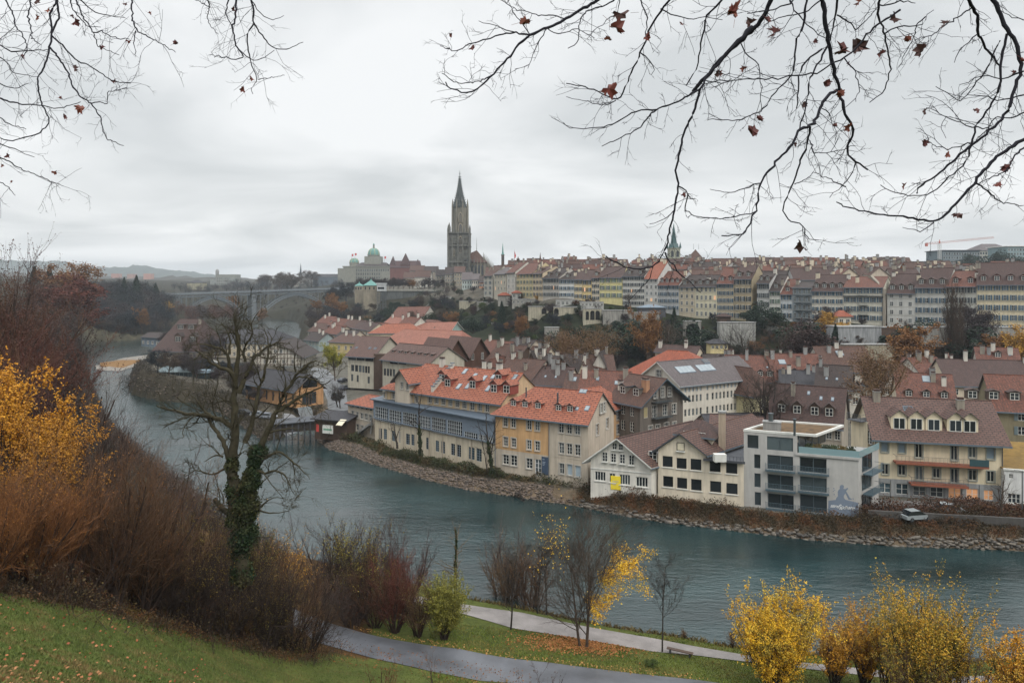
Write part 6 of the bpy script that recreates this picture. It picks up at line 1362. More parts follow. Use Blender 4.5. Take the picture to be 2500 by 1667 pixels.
for z in (0.4,3.0,4.8,7.0):
 hw_=w/2*(1 if z<zE-3.5 else 1-(z-(zE-3.5))/(zR-zE));mb.box(w/2-hw_,w/2+hw_,-0.1,-0.01,z,z+.25)
for i in range(6): x=w*(i+0.6)/7;mb.cyl((x,-0.05,0.5),(x+1.4,-0.05,3.0),0.1,0.1,4)
mb.build('timber_frame',M_WOOD,ht.root)
A,B=G(520,872,3.5),G(662,876,3.5);zE=zat(835,A)
lg_=House('long_grey_roof_house', 'long low cream house with flat-pitched slate roof on the peninsula', 'house',A,B,24,3.5,zE,zat(803,A+Vector((0,12))),cream,T_SLATE,hl=6,hr=6,front=grid(cols((B-A).length,12),1.1,[(1.0,1.6),(4.2,1.6)],dict(SG,rec=False)))
A,B=G(378,878,3.0),G(482,879,3.0);w=(B-A).length;zE=zat(852,A)
vl=House('dark_villa', 'dark-roofed villa with steep flared roof and round gabled dormers at the river point', 'villa',A,B,26,3.0,zE,zat(779,A+Vector((0,13))),cream,T_PLUM,oh=1.2,hl=4,hr=5,front=grid(cols(w,7),1.2,[(1.0,1.8)],dict(SG,rec=False)))
for q in (0.45,0.8): vl.dormer(w*q,3.2,3.4,2.6,rm=T_DARK,wm=M_WOOD,rise=1.4,st=dict(c=3,r=2))
for q in (0.35,0.6): vl.dormer(w*q,8.6,3.8,2.0,rm=T_DARK,wm=M_WOOD,shed=True,st=dict(c=4,r=1))
vl.chimney(w*0.75,0.85,1.0,0.8,2.0)
A,B=G(345,845,3.0),G(390,848,3.0)
House('river_house', 'small blue-grey house left behind the dark villa', 'house',A,B,10,3,zat(822,A),zat(812,A),plaster((0.2,0.25,0.3)),T_DARK,front=grid(cols((B-A).length,4),1.2,[(1.5,1.6)],dict(SG,rec=False)))
# glasshouses / tents on the point
for i,(u0,u1,v1_,v0_,c,nm,lb) in enumerate([(425,480,898,885,(0.05,0.09,0.10), 'tent_roof', 'dark teal stretched tent roof on the peninsula terrace'),(480,520,893,884,(0.42,0.42,0.40), 'tent_roof', 'white stretched canopy beside the dark teal tent'),(385,520,930,898,(0.10,0.14,0.15), 'glasshouse', 'long glass-walled garden restaurant on the peninsula edge'),(475,505,935,905,(0.16,0.22,0.26), 'round_pavilion', 'round blue-grey pavilion with glass drum behind the bare tree')]):
 A,B=G(u0,v1_,3.2),G(u1,v1_,3.2);w=(B-A).length;h=zat(v0_,A)-3.2;r_=empty(nm,(A.x,A.y,3.2),math.atan2((B-A).y,(B-A).x),lb, 'canopy' if 'tent' in nm else 'pavilion');mb=MB()
 if nm=='round_pavilion': mb.cyl((w/2,w/2,0),(w/2,w/2,h*0.8),w/2,w/2,20,1);mb.cyl((w/2,w/2,h*.8),(w/2,w/2,h),w/2+.4,w/2+.3,20,0)
 elif nm=='glasshouse':
  mb.box(0,w,0,5,0,h*0.7,1);mb.slab([(-.4,-.5,h*.7),(w+.4,-.5,h*.7),(w+.4,5.5,h),(-.4,5.5,h)],.2,0,0)
  for q in range(int(w/1.5)): mb.box(q*1.5,q*1.5+.1,-.08,-.01,0,h*.7,0)
 else:
  for q in range(5): mb.cyl((w*q/4,0,0),(w*q/4,0,h*.7),.1,.1,5)
  for q in range(4): x0,x1=w*q/4,w*(q+1)/4;mb.slab([(x0,-1,h*.6),((x0+x1)/2,2,h+.8),(x0,6,h*.6)],.08,0,0);mb.slab([(x0,-1,h*.6),(x1,-1,h*.6),((x0+x1)/2,2,h+.8)],.08,0,0);mb.slab([(x1,-1,h*.6),(x1,6,h*.6),((x0+x1)/2,2,h+.8)],.08,0,0)
 mb.build('structure',[plain(c,.6),GLB],r_)
# weir house and timber gate
p=G(702,1058,2.0);q_=G(765,1052,2.0);D=q_-p;w=D.length;wr=empty('weir_gate',(p.x,p.y,0),math.atan2(D.y,D.x), 'dark timber weir gate bridging the side channel, left of the river row', 'weir gate');mb=MB()
mb.box(-3,w+2,0,3.0,2.2,4.2,1);mb.slab([(-3.5,-.6,4.5),(w+2.5,-.6,4.5),(w+2.5,1.5,5.3),(-3.5,1.5,5.3)],.2,0,0);mb.slab([(-3.5,1.5,5.3),(w+2.5,1.5,5.3),(w+2.5,3.6,4.5),(-3.5,3.6,4.5)],.2,0,0)
for i in range(9): x=-3+(w+5)*i/8;mb.box(x-.15,x+.15,-.15,.15,-1.5,4.5)
mb.build('gate_house',[M_DKGREY,plain((.035,.028,.024),.9,0, 'black_timber',.3)],wr)
p=G(768,1063,2.2);q_=G(848,1070,2.2);D=q_-p;w=D.length;bo=empty('boat_shed',(p.x,p.y,1.5),math.atan2(D.y,D.x), 'dark flat boat shed with white signboard beside the side channel', 'shed');mb=MB()
h=zat(1020,p)-1.5;mb.box(0,w,0,5,0,h,0);mb.slab([(-.6,-.9,h),(w+.6,-.9,h),(w+.6,5.4,h+1.0),(-.6,5.4,h+1.0)],.2,1,1);mb.build('shed',[M_WOOD,T_SLATE],bo)
mb=MB();mb.box(w*0.32,w*0.64,-.95,-.9,h*0.35,h*0.75,0);mb.box(w*0.35,w*0.6,-.97,-.951,h*0.5,h*0.58,1);mb.build('signboard',[M_WHITE,plain((0.12,0.3,0.2),.6)],bo)
mb=MB();mb.lathe((w*.17,-.93,h*.55),[(.0,0),(.5,.0)],12);o=MB();o.box(w*.13,w*.21,-.95,-.9,h*.4,h*.75);o.build('small_sign',plain((0.5,0.06,0.05),.6),bo)
for i in range(1): mb=MB();mb.slab([(w*0.82,-2.2,h*.85),(w*1.0,-2.2,h*.85),(w*1.0,-.3,h*1.05),(w*.82,-.3,h*1.05)],.08,0,0);mb.build('awning',plain((0.6,0.55,0.42),.8),bo)
# lit retaining wall along promenade
drape('lane',[G(690,1000,3.6),G(790,1010,3.6),G(850,1010,3.6)],[G(690,1030,3.4),G(790,1042,3.4),G(850,1040,3.4)],0.05,road_mat((0.15,0.15,0.155), 'lane_paving'),40,7)
drape('street',[G(735,890,4.2),G(800,900,4.2),G(845,960,3.6),G(850,1000,3.6)],[G(720,905,4.2),G(780,930,4.2),G(800,980,3.6),G(800,1010,3.6)],0.07,road_mat((0.12,0.125,0.13), 'street_paving'),50,7)
# left cluster of roofs at the foot of the platform
LC=[(752,800,808,812,12,790,T_BROWN,whitew,'red-brown roof nearest the white water, leftmost of the far cluster'),(790,825,812,815,13,795,T_REDB,beige,'red-brown roof with broad white chimney in the far cluster'),(770,800,790,792,15,772,T_REDB,plaster((.4,.3,.25)),'pinkish ribbed roof at the top of the far cluster'),(800,840,792,794,16,778,T_REDB,plaster((.35,.15,.1)),'dark red house wall and roof high in the far cluster'),(835,875,796,800,16,781,T_BROWN,cream,'brown roof with two chimneys below the sloping stone wall'),
 (862,905,800,806,16,787,T_PLUM,cream,'plum roof among the far cluster below the stone pavilion base'),(822,862,818,822,13,806,T_DARK,beige,'dark roof above the yellow hip-roofed house'),(878,925,806,810,15,788,T_REDB,cream,'orange-brown long roof left of the bright orange hipped roof'),(975,1010,790,792,18,774,T_REDB,whitew,'red-brown roof left beside the white gabled house'),(940,978,786,790,18,775,T_SALMON,whitew,'pale salmon roof below the lift shaft'),(742,778,828,832,10,812,T_DARK,plaster((.3,.36,.36)),'grey house row front beside the side channel')]
for uL,uR,vL,vR,ze_,vr,rm,wm_,lb in LC:
 h_=eaves('town_house',lb,uL,vL,uR,vR,ze_,vr,36,rm,wm_,4);
 for i in range(2): h_.chimney(random.uniform(.1,.9)*h_.w,random.uniform(.5,1),1.0,.7,2.0,m=whitew)
 for i in range(int(h_.w/3.2)): link('window',window_mesh(1.0,1.4,2,2,W,GL),h_.root,(1+3.2*i,-.07,h_.ze-2.4));link('window',window_mesh(1.0,1.4,2,2,W,GL),h_.root,(1+3.2*i,-.07,h_.ze-5.2))
A,B=G(803,833,12),G(852,836,12);hy=eaves('yellow_house', 'yellow house with brown hip roof and two white chimneys behind the green tree',803,833,864,836,11.5,815,32,T_PURP,plaster((0.60,0.48,0.24)),4,hl=4,hr=4,front=grid([3,6,10,13],1.0,[(1,1.6),(4.2,1.6)],dict(SG,rec=False)))
for q in (.45,.75): hy.chimney(hy.w*q,.8,.9,.7,2.2,m=whitew)
# vehicles
def car(x,y,z,rz,c,label,group='parked cars',L_=4.3,van=False):
 r_=empty('parked_car',(x,y,z),rz,label, 'van' if van else 'car',group);hw=0.86;pc=plain(c,0.25,0.2, 'car_paint',0.05)
 hb,hr_=(0.95,1.95) if van else (0.88,1.45)
 prof=[(-L_/2,.35),(-L_/2,hb*.95),(-L_/2+.15,hb),(-L_*.28 if not van else -L_*.4,hb+.04),(L_*.26,hb),(L_/2-.12,hb*.82),(L_/2,.6),(L_/2,.35)]
 if van: prof=[(-L_/2,.35),(-L_/2,1.0),(L_*.26,1.0),(L_/2-.1,.85),(L_/2,.6),(L_/2,.35)]
 mb=MB()
 n=len(prof);k0=len(mb.v)
 for y_ in (-hw,hw): mb.v+=[(px,y_*(1 if i_ not in (1,) else .98),pz_) for i_,(px,pz_) in enumerate(prof)]
 mb.f.append(tuple(range(n)));mb.m.append(0);mb.f.append(tuple(range(2*n-1,n-1,-1)));mb.m.append(0)
 for i_ in range(n): j=(i_+1) % n;mb.f.append((i_,n+i_,n+j,j));mb.m.append(0)
 a0,a1,b0,b1=(-L_*.46,L_*.25,-L_*.32,L_*.05) if not van else (-L_*.49,L_*.3,-L_*.47,L_*.12)
 z0_=hb;mb.v+=[(a0,-hw*.96,z0_),(a1,-hw*.96,z0_),(a1,hw*.96,z0_),(a0,hw*.96,z0_),(b0,-hw*.78,hr_),(b1,-hw*.78,hr_),(b1,hw*.78,hr_),(b0,hw*.78,hr_)];q=2*n
 mb.f.append((q+4,q+5,q+6,q+7));mb.m.append(0)
 mb.build('body',pc,r_)
 mb=MB();mb.v=[(a0,-hw*.96,z0_),(a1,-hw*.96,z0_),(a1,hw*.96,z0_),(a0,hw*.96,z0_),(b0,-hw*.78,hr_-.01),(b1,-hw*.78,hr_-.01),(b1,hw*.78,hr_-.01),(b0,hw*.78,hr_-.01)]
 for f_ in ((0,1,5,4),(1,2,6,5),(2,3,7,6),(3,0,4,7)): mb.f.append(f_);mb.m.append(0)
 mb.build('window',glass((0.02,0.025,0.03),.06),r_)
 for sx_ in (-1,1):
  for sy in (-1,1): m2=MB();m2.cyl((sx_*L_*.31,sy*(hw-.2),.32),(sx_*L_*.31,sy*(hw+.03),.32),.32,.32,14,0);m2.cyl((sx_*L_*.31,sy*(hw+.031),.32),(sx_*L_*.31,sy*(hw+.04),.32),.18,.18,10,1);m2.build('wheel',[plain((.015,.015,.015),.8),M_METAL],r_)
 for sy in (-1,1): m2=MB();m2.box(L_/2-.06,L_/2+.01,sy*.6-.18,sy*.6+.18,.58,.72);m2.build('headlight',plain((.7,.7,.7),.2),r_)
p=G(2322,1250,3.4);car(p.x,p.y,gz(p.x,p.y),2.75+PI,(0.60,0.66,0.68), 'silver-white car parked in front of the yellow-cream house')
p=G(2236,1262,3.2);car(p.x,p.y,gz(p.x,p.y),0.2,(0.30,0.33,0.34), 'grey car half hidden by brambles below the yellow-cream house')
for i,(u,v,c,lb) in enumerate([(598,995,(.03,.03,.035), 'black car parked left end of the row before the orange hall'),(632,1002,(.35,.37,.38), 'silver car parked second before the orange hall'),(655,1006,(.30,.32,.36), 'grey car parked third before the orange hall'),(838,938,(.03,.03,.04), 'black car parked beside the modern cream block, upper'),(842,955,(.1,.12,.16), 'dark blue car parked beside the modern cream block, lower'),(825,975,(.05,.05,.05), 'dark van parked at the corner below the modern cream block')]):
 p=G(u,v,3.8);car(p.x,p.y,gz(p.x,p.y)+0.06,-0.2 if v>990 else 1.2,c,lb,van=(i==5))
drape('road',[G(2105,1215,3.3),G(2300,1226,3.3),G(2640,1248,3.3)],[G(2110,1238,3.3),G(2300,1262,3.3),G(2640,1276,3.3)],0.06,road_mat((0.14,0.135,0.13), 'road_asphalt'),60,7)
p=G(2496,1262,3.3);sl_o=empty('street_lamp',(p.x,p.y,gz(p.x,p.y)),0, 'slim grey street lamp at the right edge before the white building', 'street lamp');mb=MB();mb.cyl((0,0,0),(0,0,6.2),.09,.06,8);mb.cyl((0,0,6.1),(-.7,0,6.3),.04,.04,6);mb.build('post',M_METAL,sl_o);mb=MB();mb.box(-1.1,-.6,-.1,.1,6.26,6.36);mb.build('lamp_head',M_CONC,sl_o)
# low dark quay wall in front of the road
A,B=G(2120,1268,2.6),G(2640,1296,2.6);D=B-A;qw=empty('quay_wall',(A.x,A.y,1.6),math.atan2(D.y,D.x), 'low dark quay wall between the parked cars and the brambles', 'wall');mb=MB();mb.box(0,D.length,0,.4,0,2.3);mb.build('wall',plaster((.09,.085,.08)),qw)
for i in range(0): pass
# vegetation machinery
def nrm(a): return a/np.maximum(np.linalg.norm(a,axis=-1,keepdims=True),1e-9)
def grow(rng,p0,d0,L0,r0,levels):
 """branching, level by level, all branches of a level at once. levels: dict(seg, wander, up, n, ratio, ang, t0, rr)"""
 P_,D_,Ls,Rs=np.atleast_2d(p0).astype(float),nrm(np.atleast_2d(d0).astype(float)),np.atleast_1d(L0).astype(float),np.atleast_1d(r0).astype(float)
 out=[]
 for li,lv in enumerate(levels):
  S=lv['seg'];pts=[P_];dirs=[D_];d=D_
  for s_ in range(S):
   d=nrm(d+rng.normal(size=d.shape)*lv['wander']+np.array([0,0,1.0])*lv['up']);pts.append(pts[-1]+d*(Ls/S)[:,None]);dirs.append(d)
  pts=np.array(pts);dirs=np.array(dirs);tap=lv.get('taper',0.35)
  rad=Rs[None,:]*(1-(1-tap)*np.linspace(0,1,S+1)[:,None])
  out.append((pts,rad))
  if li+1<len(levels):
   nx=levels[li+1];n=nx['n'];N_=len(Ls)
   t=rng.uniform(nx.get('t0',.25),1.0,(N_,n));t.sort(axis=1);idx=t*S;i0=np.minimum(idx.astype(int),S-1);fr=(idx-i0)[...,None];ar=np.arange(N_)[:,None]
   o=pts[i0,ar]*(1-fr)+pts[i0+1,ar]*fr;bd=dirs[i0+1,ar];pr=rng.normal(size=bd.shape);pr=nrm(pr-(pr*bd).sum(-1,keepdims=True)*bd)
   a=np.radians(nx['ang']*rng.uniform(.6,1.3,(N_,n)))[...,None];nd=bd*np.cos(a)+pr*np.sin(a)
   rr=Rs[:,None]*(1-(1-tap)*t)*nx.get('rr',.55);ll=Ls[:,None]*nx['ratio']*rng.uniform(.6,1.25,(N_,n))*(1.15-0.5*t*nx.get('tl',.6))
   P_,D_,Ls,Rs=o.reshape(-1,3),nd.reshape(-1,3),ll.ravel(),np.maximum(rr.ravel(),nx.get('rmin',.004))
 return out
def tube_geo(pts,rad,sides):
 """pts (S+1,N,3) -> joined tubes"""
 S1,N_,_=pts.shape;d=np.gradient(pts,axis=0);d=nrm(d);ref=np.where(np.abs(d[...,2:3])<.9,np.array([0,0,1.]),np.array([1.,0,0]));a=nrm(np.cross(d,ref));b=np.cross(d,a)
 th=np.arange(sides)*2*PI/sides;V=pts[:,:,None,:]+rad[:,:,None,None]*(a[:,:,None,:]*np.cos(th)[None,None,:,None]+b[:,:,None,:]*np.sin(th)[None,None,:,None])
 idx=np.arange(S1*N_*sides).reshape(S1,N_,sides);nx=np.roll(idx,-1,axis=2)
 Fq=np.stack([idx[:-1],nx[:-1],nx[1:],idx[1:]],-1).reshape(-1,4);return V.reshape(-1,3),Fq
def leaf_geo(rng,C,s,flat=0.0,up=None,asp=0.6):
 n=len(C);a=nrm(rng.normal(size=(n,3))*np.array([1,1,1-flat]));b=rng.normal(size=(n,3));b=nrm(b-(b*a).sum(-1,keepdims=True)*a);s=np.broadcast_to(np.asarray(s,float).reshape(-1,1) if np.ndim(s) else np.full((n,1),s),(n,1))
 V=np.stack([C-a*s*.5,C+b*s*asp*.5,C+a*s*.5,C-b*s*asp*.5],1).reshape(-1,3);return V,np.arange(4*n).reshape(n,4)
def join(parts):
 V,Fq,mi,o=[],[],[],0
 for v,f,m in parts: V.append(v);Fq.append(f+o);mi.append(np.full(len(f),m));o+=len(v)
 return np.concatenate(V),np.concatenate(Fq),np.concatenate(mi)
def bark(c,name='bark'):
 key=('bark',c)
 if key in MATS: return MATS[key]
 m,nt,b,N,L=_new(name);g=N('ShaderNodeTexCoord').outputs['Object'];n1=noise(N,L,g,2.5,3);L(ramp(N,L,n1,.3,k(c,.65),.7,k(c,1.25)),b.inputs['Base Color']);b.inputs['Roughness'].default_value=.95;b.inputs['Specular IOR Level'].default_value=.1
 MATS[key]=m;return m
def leafmat(c1,c2,c3=None,name='foliage',trans=0.25):
 key=('leaf',c1,c2,c3)
 if key in MATS: return MATS[key]
 if max(c2)<.2 and 'grass' not in name and 'leaves' not in name: c1,c2=k(c1,.78),k(c2,.78)
 m,nt,b,N,L=_new(name);r=N('ShaderNodeNewGeometry').outputs['Random Per Island'];g=N('ShaderNodeTexCoord').outputs['Object']
 n1=noise(N,L,g,.45,3);a=ramp(N,L,r,.0,c1,1.0,c2)
 if c3: a=mix(N,L,a,c3,ramp(N,L,n1,.45,(0,0,0),.62,(1,1,1)))
 L(a,b.inputs['Base Color']);b.inputs['Roughness'].default_value=.75;b.inputs['Specular IOR Level'].default_value=.2
 try: b.inputs['Transmission Weight'].default_value=0
 except Exception: pass
 MATS[key]=m;return m
BK_D=bark((.045,.038,.033));BK_B=bark((.075,.055,.042));BK_G=bark((.09,.085,.07));BK_R=bark((.12,.055,.034));BK_P=bark((.055,.038,.038));BK_Y=bark((.15,.095,.045));BK_BL=bark((.035,.04,.045))
LF_E=leafmat((.010,.024,.016),(.024,.045,.024));LF_O=leafmat((.27,.13,.04),(.17,.075,.03));LF_Y=leafmat((.42,.24,.04),(.28,.15,.03));LF_G=leafmat((.05,.08,.02),(.09,.12,.03));LF_YG=leafmat((.16,.18,.03),(.28,.24,.03));LF_DK=leafmat((.018,.028,.012),(.035,.045,.018));LF_BR=leafmat((.10,.05,.022),(.06,.035,.02));LF_RD=leafmat((.14,.035,.02),(.09,.03,.02));LF_PU=leafmat((.07,.04,.035),(.05,.032,.03))
LF_RT=leafmat((.13,.075,.045),(.19,.11,.065));LF_WB=leafmat((.012,.018,.024),(.03,.036,.042));LF_WP=leafmat((.038,.03,.032),(.065,.048,.048));LF_WN=leafmat((.06,.042,.03),(.09,.065,.045));LF_WR=leafmat((.10,.042,.03),(.13,.065,.045))
def tree_meshes(kind,seed,h=10.0):
 """unit trees about 10 m tall: returns [(part name, mesh)]"""
 r=np.random.default_rng(seed);K=dict(
  bare=(BK_D,None),bare_brown=(BK_B,None),bare_red=(BK_R,None),bare_plum=(BK_P,LF_PU),bare_blue=(BK_BL,None),bare_gold=(BK_Y,LF_RT),
  orange=(BK_B,LF_O),yellow=(BK_B,LF_Y),green=(BK_B,LF_G),ygreen=(BK_B,LF_YG),brown=(BK_B,LF_BR),rust=(BK_B,LF_RD),wood_blue=(BK_BL,LF_WB),wood_plum=(BK_P,LF_WP),wood_brown=(BK_B,LF_WN),wood_red=(BK_R,LF_WR))[kind]
 bk,lf=K;bare=kind.startswith('bare')
 o=grow(r,[0,0,0],[0,0,1],h*.45,h*.022,[dict(seg=5,wander=.05,up=.1,taper=.6)])
 lv=[dict(seg=6,wander=.10,up=.16,taper=.35),dict(seg=4,wander=.16,up=.08,n=6,ratio=.55,ang=42,t0=.2,rr=.5),dict(seg=3,wander=.2,up=.06,n=6,ratio=.55,ang=38,t0=.15,rr=.5,rmin=.014)]
 if bare: lv.append(dict(seg=2,wander=.25,up=.05,n=5,ratio=.55,ang=36,t0=.1,rr=.5,rmin=.011))
 nl=8;top=o[0][0][-1,0];st=o[0][0][2,0];t=r.uniform(0,1,nl)[:,None];starts=st*(1-t)+top*t;az=r.uniform(0,2*PI,nl);el=np.radians(r.uniform(30,75,nl));dirs=np.stack([np.cos(az)*np.cos(el),np.sin(az)*np.cos(el),np.sin(el)],-1);dirs[0]=(0,0,1);starts[0]=top
 br=grow(r,starts,dirs,h*r.uniform(.36,.52,nl),np.full(nl,h*.010),lv)
 tv,tf=tube_geo(*o[0],6);lv0=tube_geo(*br[0],5);V,Fq,mi=join([(tv,tf,0),(*lv0,0)]);trunk=npmesh('trunk',V,Fq,bk)
 parts=[(*tube_geo(pt,rd,3),0) for pt,rd in br[1:]]
 if lf:
  tips=np.concatenate([br[-1][0][i] for i in (1,2,-1)]+[br[-2][0][-1]]);n=9000 if not bare else 4500;wd_=kind.startswith('wood') or kind=='bare_gold';C=tips[r.integers(0,len(tips),n)]+r.normal(size=(n,3))*h*.022;parts.append((*leaf_geo(r,C,h*(.022 if kind=='bare_gold' else .034 if wd_ else .030)*r.uniform(.6,1.3,n),asp=.3 if wd_ else .6),1))
 V,Fq,mi=join(parts);return [('trunk',trunk),('crown',npmesh('crown',V,Fq,[bk,lf or bk],mi))]
def bush_meshes(mat_,seed,dense=6000,w=1.0,size=.05,conif=False):
 """unit bush 2 m wide, 2 m tall, many leaf clumps"""
 r=np.random.default_rng(seed)
 if conif:
  n=dense;t=r.uniform(0,1,n)**.8;lay=np.floor(t*14)/14;rad=(1-t)*.62*(1-.35*(t-lay)*14)+.02;az=r.uniform(0,2*PI,n);q=np.sqrt(r.uniform(.15,1,n));lump=1+.25*np.sin(az*5+lay*40)
  C=np.stack([rad*q*lump*np.cos(az),rad*q*lump*np.sin(az),t*2.0-0.10*q*rad],-1)
 else:
  K_=34;cc=r.normal(size=(K_,3));cc=nrm(cc)*r.uniform(.45,.85,(K_,1))*np.array([1,1,.85])+np.array([0,0,.95]);rr=r.uniform(.16,.34,K_);i=r.integers(0,K_,dense);dd=nrm(r.normal(size=(dense,3)))*(r.uniform(.5,1,(dense,1))**.4)*rr[i][:,None];C=cc[i]+dd;C[:,2]=np.maximum(C[:,2],.02+.1*r.uniform(size=dense))
 V,Fq=leaf_geo(r,C,size*r.uniform(.6,1.4,dense));crown=npmesh('crown',V,Fq,mat_)
 o=grow(r,[0,0,-.1],[0,0,1],1.9 if conif else .9,.05,[dict(seg=4,wander=.05,up=.1,taper=.3)]+([] if conif else [dict(seg=3,wander=.15,up=.05,n=9,ratio=.7,ang=50,t0=.2)]))
 V,Fq,mi=join([(*tube_geo(p_,q_,5),0) for p_,q_ in o]);return [('trunk',npmesh('trunk',V,Fq,BK_B)),('crown',crown)]
VEG={}
def veg(kind,var):
 key=(kind,var)
 if key not in VEG:
  if kind=='evergreen': VEG[key]=bush_meshes(LF_E,var+50,7000,size=.075)
  elif kind=='conifer': VEG[key]=bush_meshes(LF_E,var+60,7000,size=.06,conif=True)
  elif kind=='b_olive': VEG[key]=bush_meshes(LF_DK,var+70,5000,size=.08)
  elif kind=='b_green': VEG[key]=bush_meshes(LF_G,var+80,5000,size=.08)
  elif kind=='b_yellow': VEG[key]=bush_meshes(LF_Y,var+90,4500,size=.08)
  elif kind=='b_orange': VEG[key]=bush_meshes(LF_O,var+100,4500,size=.08)
  elif kind=='b_brown': VEG[key]=bush_meshes(LF_BR,var+110,4500,size=.08)
  elif kind=='b_plum': VEG[key]=bush_meshes(LF_PU,var+120,4500,size=.08)
  elif kind=='poplar':
   r=np.random.default_rng(var+5);o=grow(r,[0,0,0],[0,0,1],9.5,.16,[dict(seg=8,wander=.02,up=.2,taper=.25),dict(seg=6,wander=.05,up=.25,n=70,ratio=.30,ang=24,t0=.03,rr=.35,tl=.9),dict(seg=4,wander=.1,up=.2,n=12,ratio=.45,ang=20,t0=.1,rr=.5,rmin=.012)])
   V,Fq,mi=join([(*tube_geo(p_,q_,3),0) for p_,q_ in o[1:]]);VEG[key]=[('trunk',npmesh('trunk',*tube_geo(*o[0],6),BK_G)),('crown',npmesh('crown',V,Fq,BK_B))]
  else: VEG[key]=tree_meshes(kind,17*var+sum(map(ord,kind)))
 return VEG[key]
UN={'evergreen': 2.0, 'conifer': 2.0, 'b_olive': 2.0, 'b_green': 2.0, 'b_yellow': 2.0, 'b_orange': 2.0, 'b_brown': 2.0, 'b_plum': 2.0}
vr_=random.Random(5)
NMS={'evergreen': ('evergreen_tree', 'tree'), 'conifer': ('conifer', 'tree'), 'poplar': ('poplar', 'tree')}
def plant(kind,x,y,h,label,group=None,wf=1.0,z=None,var=None,name=None):
 var=vr_.randrange(3) if var is None else var;nm,ct=NMS.get(kind,('shrub', 'shrub') if kind.startswith('b_') else ('bare_tree', 'tree') if kind[:4] in ('bare', 'wood') else ('autumn_tree', 'tree'))
 s=h/UN.get(kind,10.0);z=gz(x,y)-.15 if z is None else z
 r_=empty(name or nm,(x,y,z),vr_.uniform(0,6.28),label,ct,group,scale=(s*wf,s*wf,s))
 for pn,me in veg(kind,var): link(pn,me,r_)
 return r_
def plant_px(kind,u,vb,vt,Y,label,group=None,wf=1.0,**kw):
 """tree whose foot stands on the ground at column u, depth Y, top at photo row vt"""
 p=XY(u,Y);z=gz(p.x,p.y)-.2;return plant(kind,p.x,p.y,zat(vt,p)-z,label,group,wf,z=z,**kw)
# platform trees
i=0
for u in list(range(878,1088,12)):
 p=XY(u+vr_.uniform(-3,3),562+vr_.uniform(-4,8));z=zat(709,XY(1000,545))
 kind='orange' if 1000<u<1012 else ('bare_brown' if 1020<u<1034 else 'wood_plum')
 plant(kind,p.x,p.y,(zat(683,p)-z)*vr_.uniform(.9,1.12),{'orange': 'golden tree among dark plum trees on the stone platform', 'bare_brown': 'pollarded bare tree right of the golden tree on the platform'}.get(kind, 'dark plum-brown tree in the clipped row on the stone platform'),None if kind != 'wood_plum' else 'row of trees on the cathedral platform',1.35,z=z,var=u % 3)
for u,vb,vt,Y,kind,lb,wf in [(1110,745,705,500, 'orange', 'wide golden-orange tree at the foot of the cathedral',1.5),(1155,745,700,470, 'wood_plum', 'big dark purple tree left below the orange house',1.6),(1190,748,695,440, 'wood_plum', 'big dark purple tree right of the first one under the choir',1.6),(1145,760,722,450, 'evergreen','green-brown tree between the golden and the purple trees',1.0),
 (820,760,700,560, 'wood_blue', 'grey-blue leafless wood tree left of the pavilion, taller',1.3),(845,760,690,580, 'wood_blue', 'grey-blue leafless tree just behind the small green roof',1.3),(800,770,712,600, 'wood_blue', 'grey-blue leafless tree at the bridge end',1.4),(835,775,740,500, 'orange', 'orange-leaved tree at the right bridge end below the pavilion',1.3),(812,760,722,540, 'orange', 'dull orange tree at the right bridge foot',1.2),(775,770,735,560, 'orange', 'orange-brown tree under the right arch',1.4),
 (1265,790,758,345, 'yellow', 'bright yellow-orange tree in the middle of the slope',1.0),(1270,805,778,310, 'orange', 'small orange bush-like tree under the bright yellow one',1.0),(1310,735,722,355, 'yellow', 'small yellow tree before the peach-cream house',1.2),
 (1400,905,808,190, 'bare_gold', 'large russet bare tree behind the long orange roofs',1.25),(1455,905,812,200, 'bare_gold', 'russet bare tree, right and slightly behind the large one',1.1),(1360,900,835,196, 'bare_gold', 'smaller russet bare tree left of the large one',1.3),(1585,880,770,235, 'orange', 'drooping orange-brown tree in front of the slope evergreens',.8),(1610,870,775,240, 'bare_brown', 'brown bare tree beside the drooping orange one',1.3),
 (2148,975,852,135, 'bare_gold', 'fan-shaped yellow-brown bare tree left of the yellow-cream house',1.2),(1880,1010,905,131, 'bare', 'dark bare tree standing in the lane beside the pink house',1.2),(1845,1000,925,136, 'bare', 'smaller dark bare tree close to the pink house',1.2),
 (2215,850,805,190, 'orange', 'broad orange tree at the slope foot left of the poplar',1.3),(2498,850,805,180, 'yellow', 'golden tree at the right picture edge on the slope',1.2),(2440,870,830,185, 'orange', 'golden-brown shrubby tree low on the right slope',1.4),(2360,800,755,205, 'wood_plum', 'dark plum tree right of the bare poplar',1.4),(2030,775,745,240, 'wood_plum', 'plum bare tree before the lit terrace windows',1.2),(2025,780,768,235, 'yellow', 'small yellow tree left of the cream garden pavilion',1.3),
 (1540,735,715,318, 'bare_brown', 'bare brown tree before the lime-yellow house',1.5),(1925,850,790,200, 'bare_brown', 'brown bare tree low on the slope, left one of two',1.3),(1970,860,798,195, 'bare_plum', 'purplish bare tree low on the slope, right one of two',1.4),(1820,870,800,200, 'bare', 'grey bare tree over the stained wall',1.2),(818,905,845,230, 'ygreen', 'light yellow-green tree in front of the yellow hip-roofed house',.9),(1230,880,842,290, 'bare_brown', 'bare brown tree behind the twin gables',1.4),(1085,790,750,400, 'bare_brown', 'bare russet tree below the balustraded pavilion',1.4),(1100,800,765,390, 'orange', 'rust shrub-tree above the salmon-roofed villa',1.4),(895,810,775,440, 'orange', 'orange tree at the foot of the tall stone pavilion base',1.6)]:
 plant_px(kind,u,vb,vt,Y,lb,None,wf)
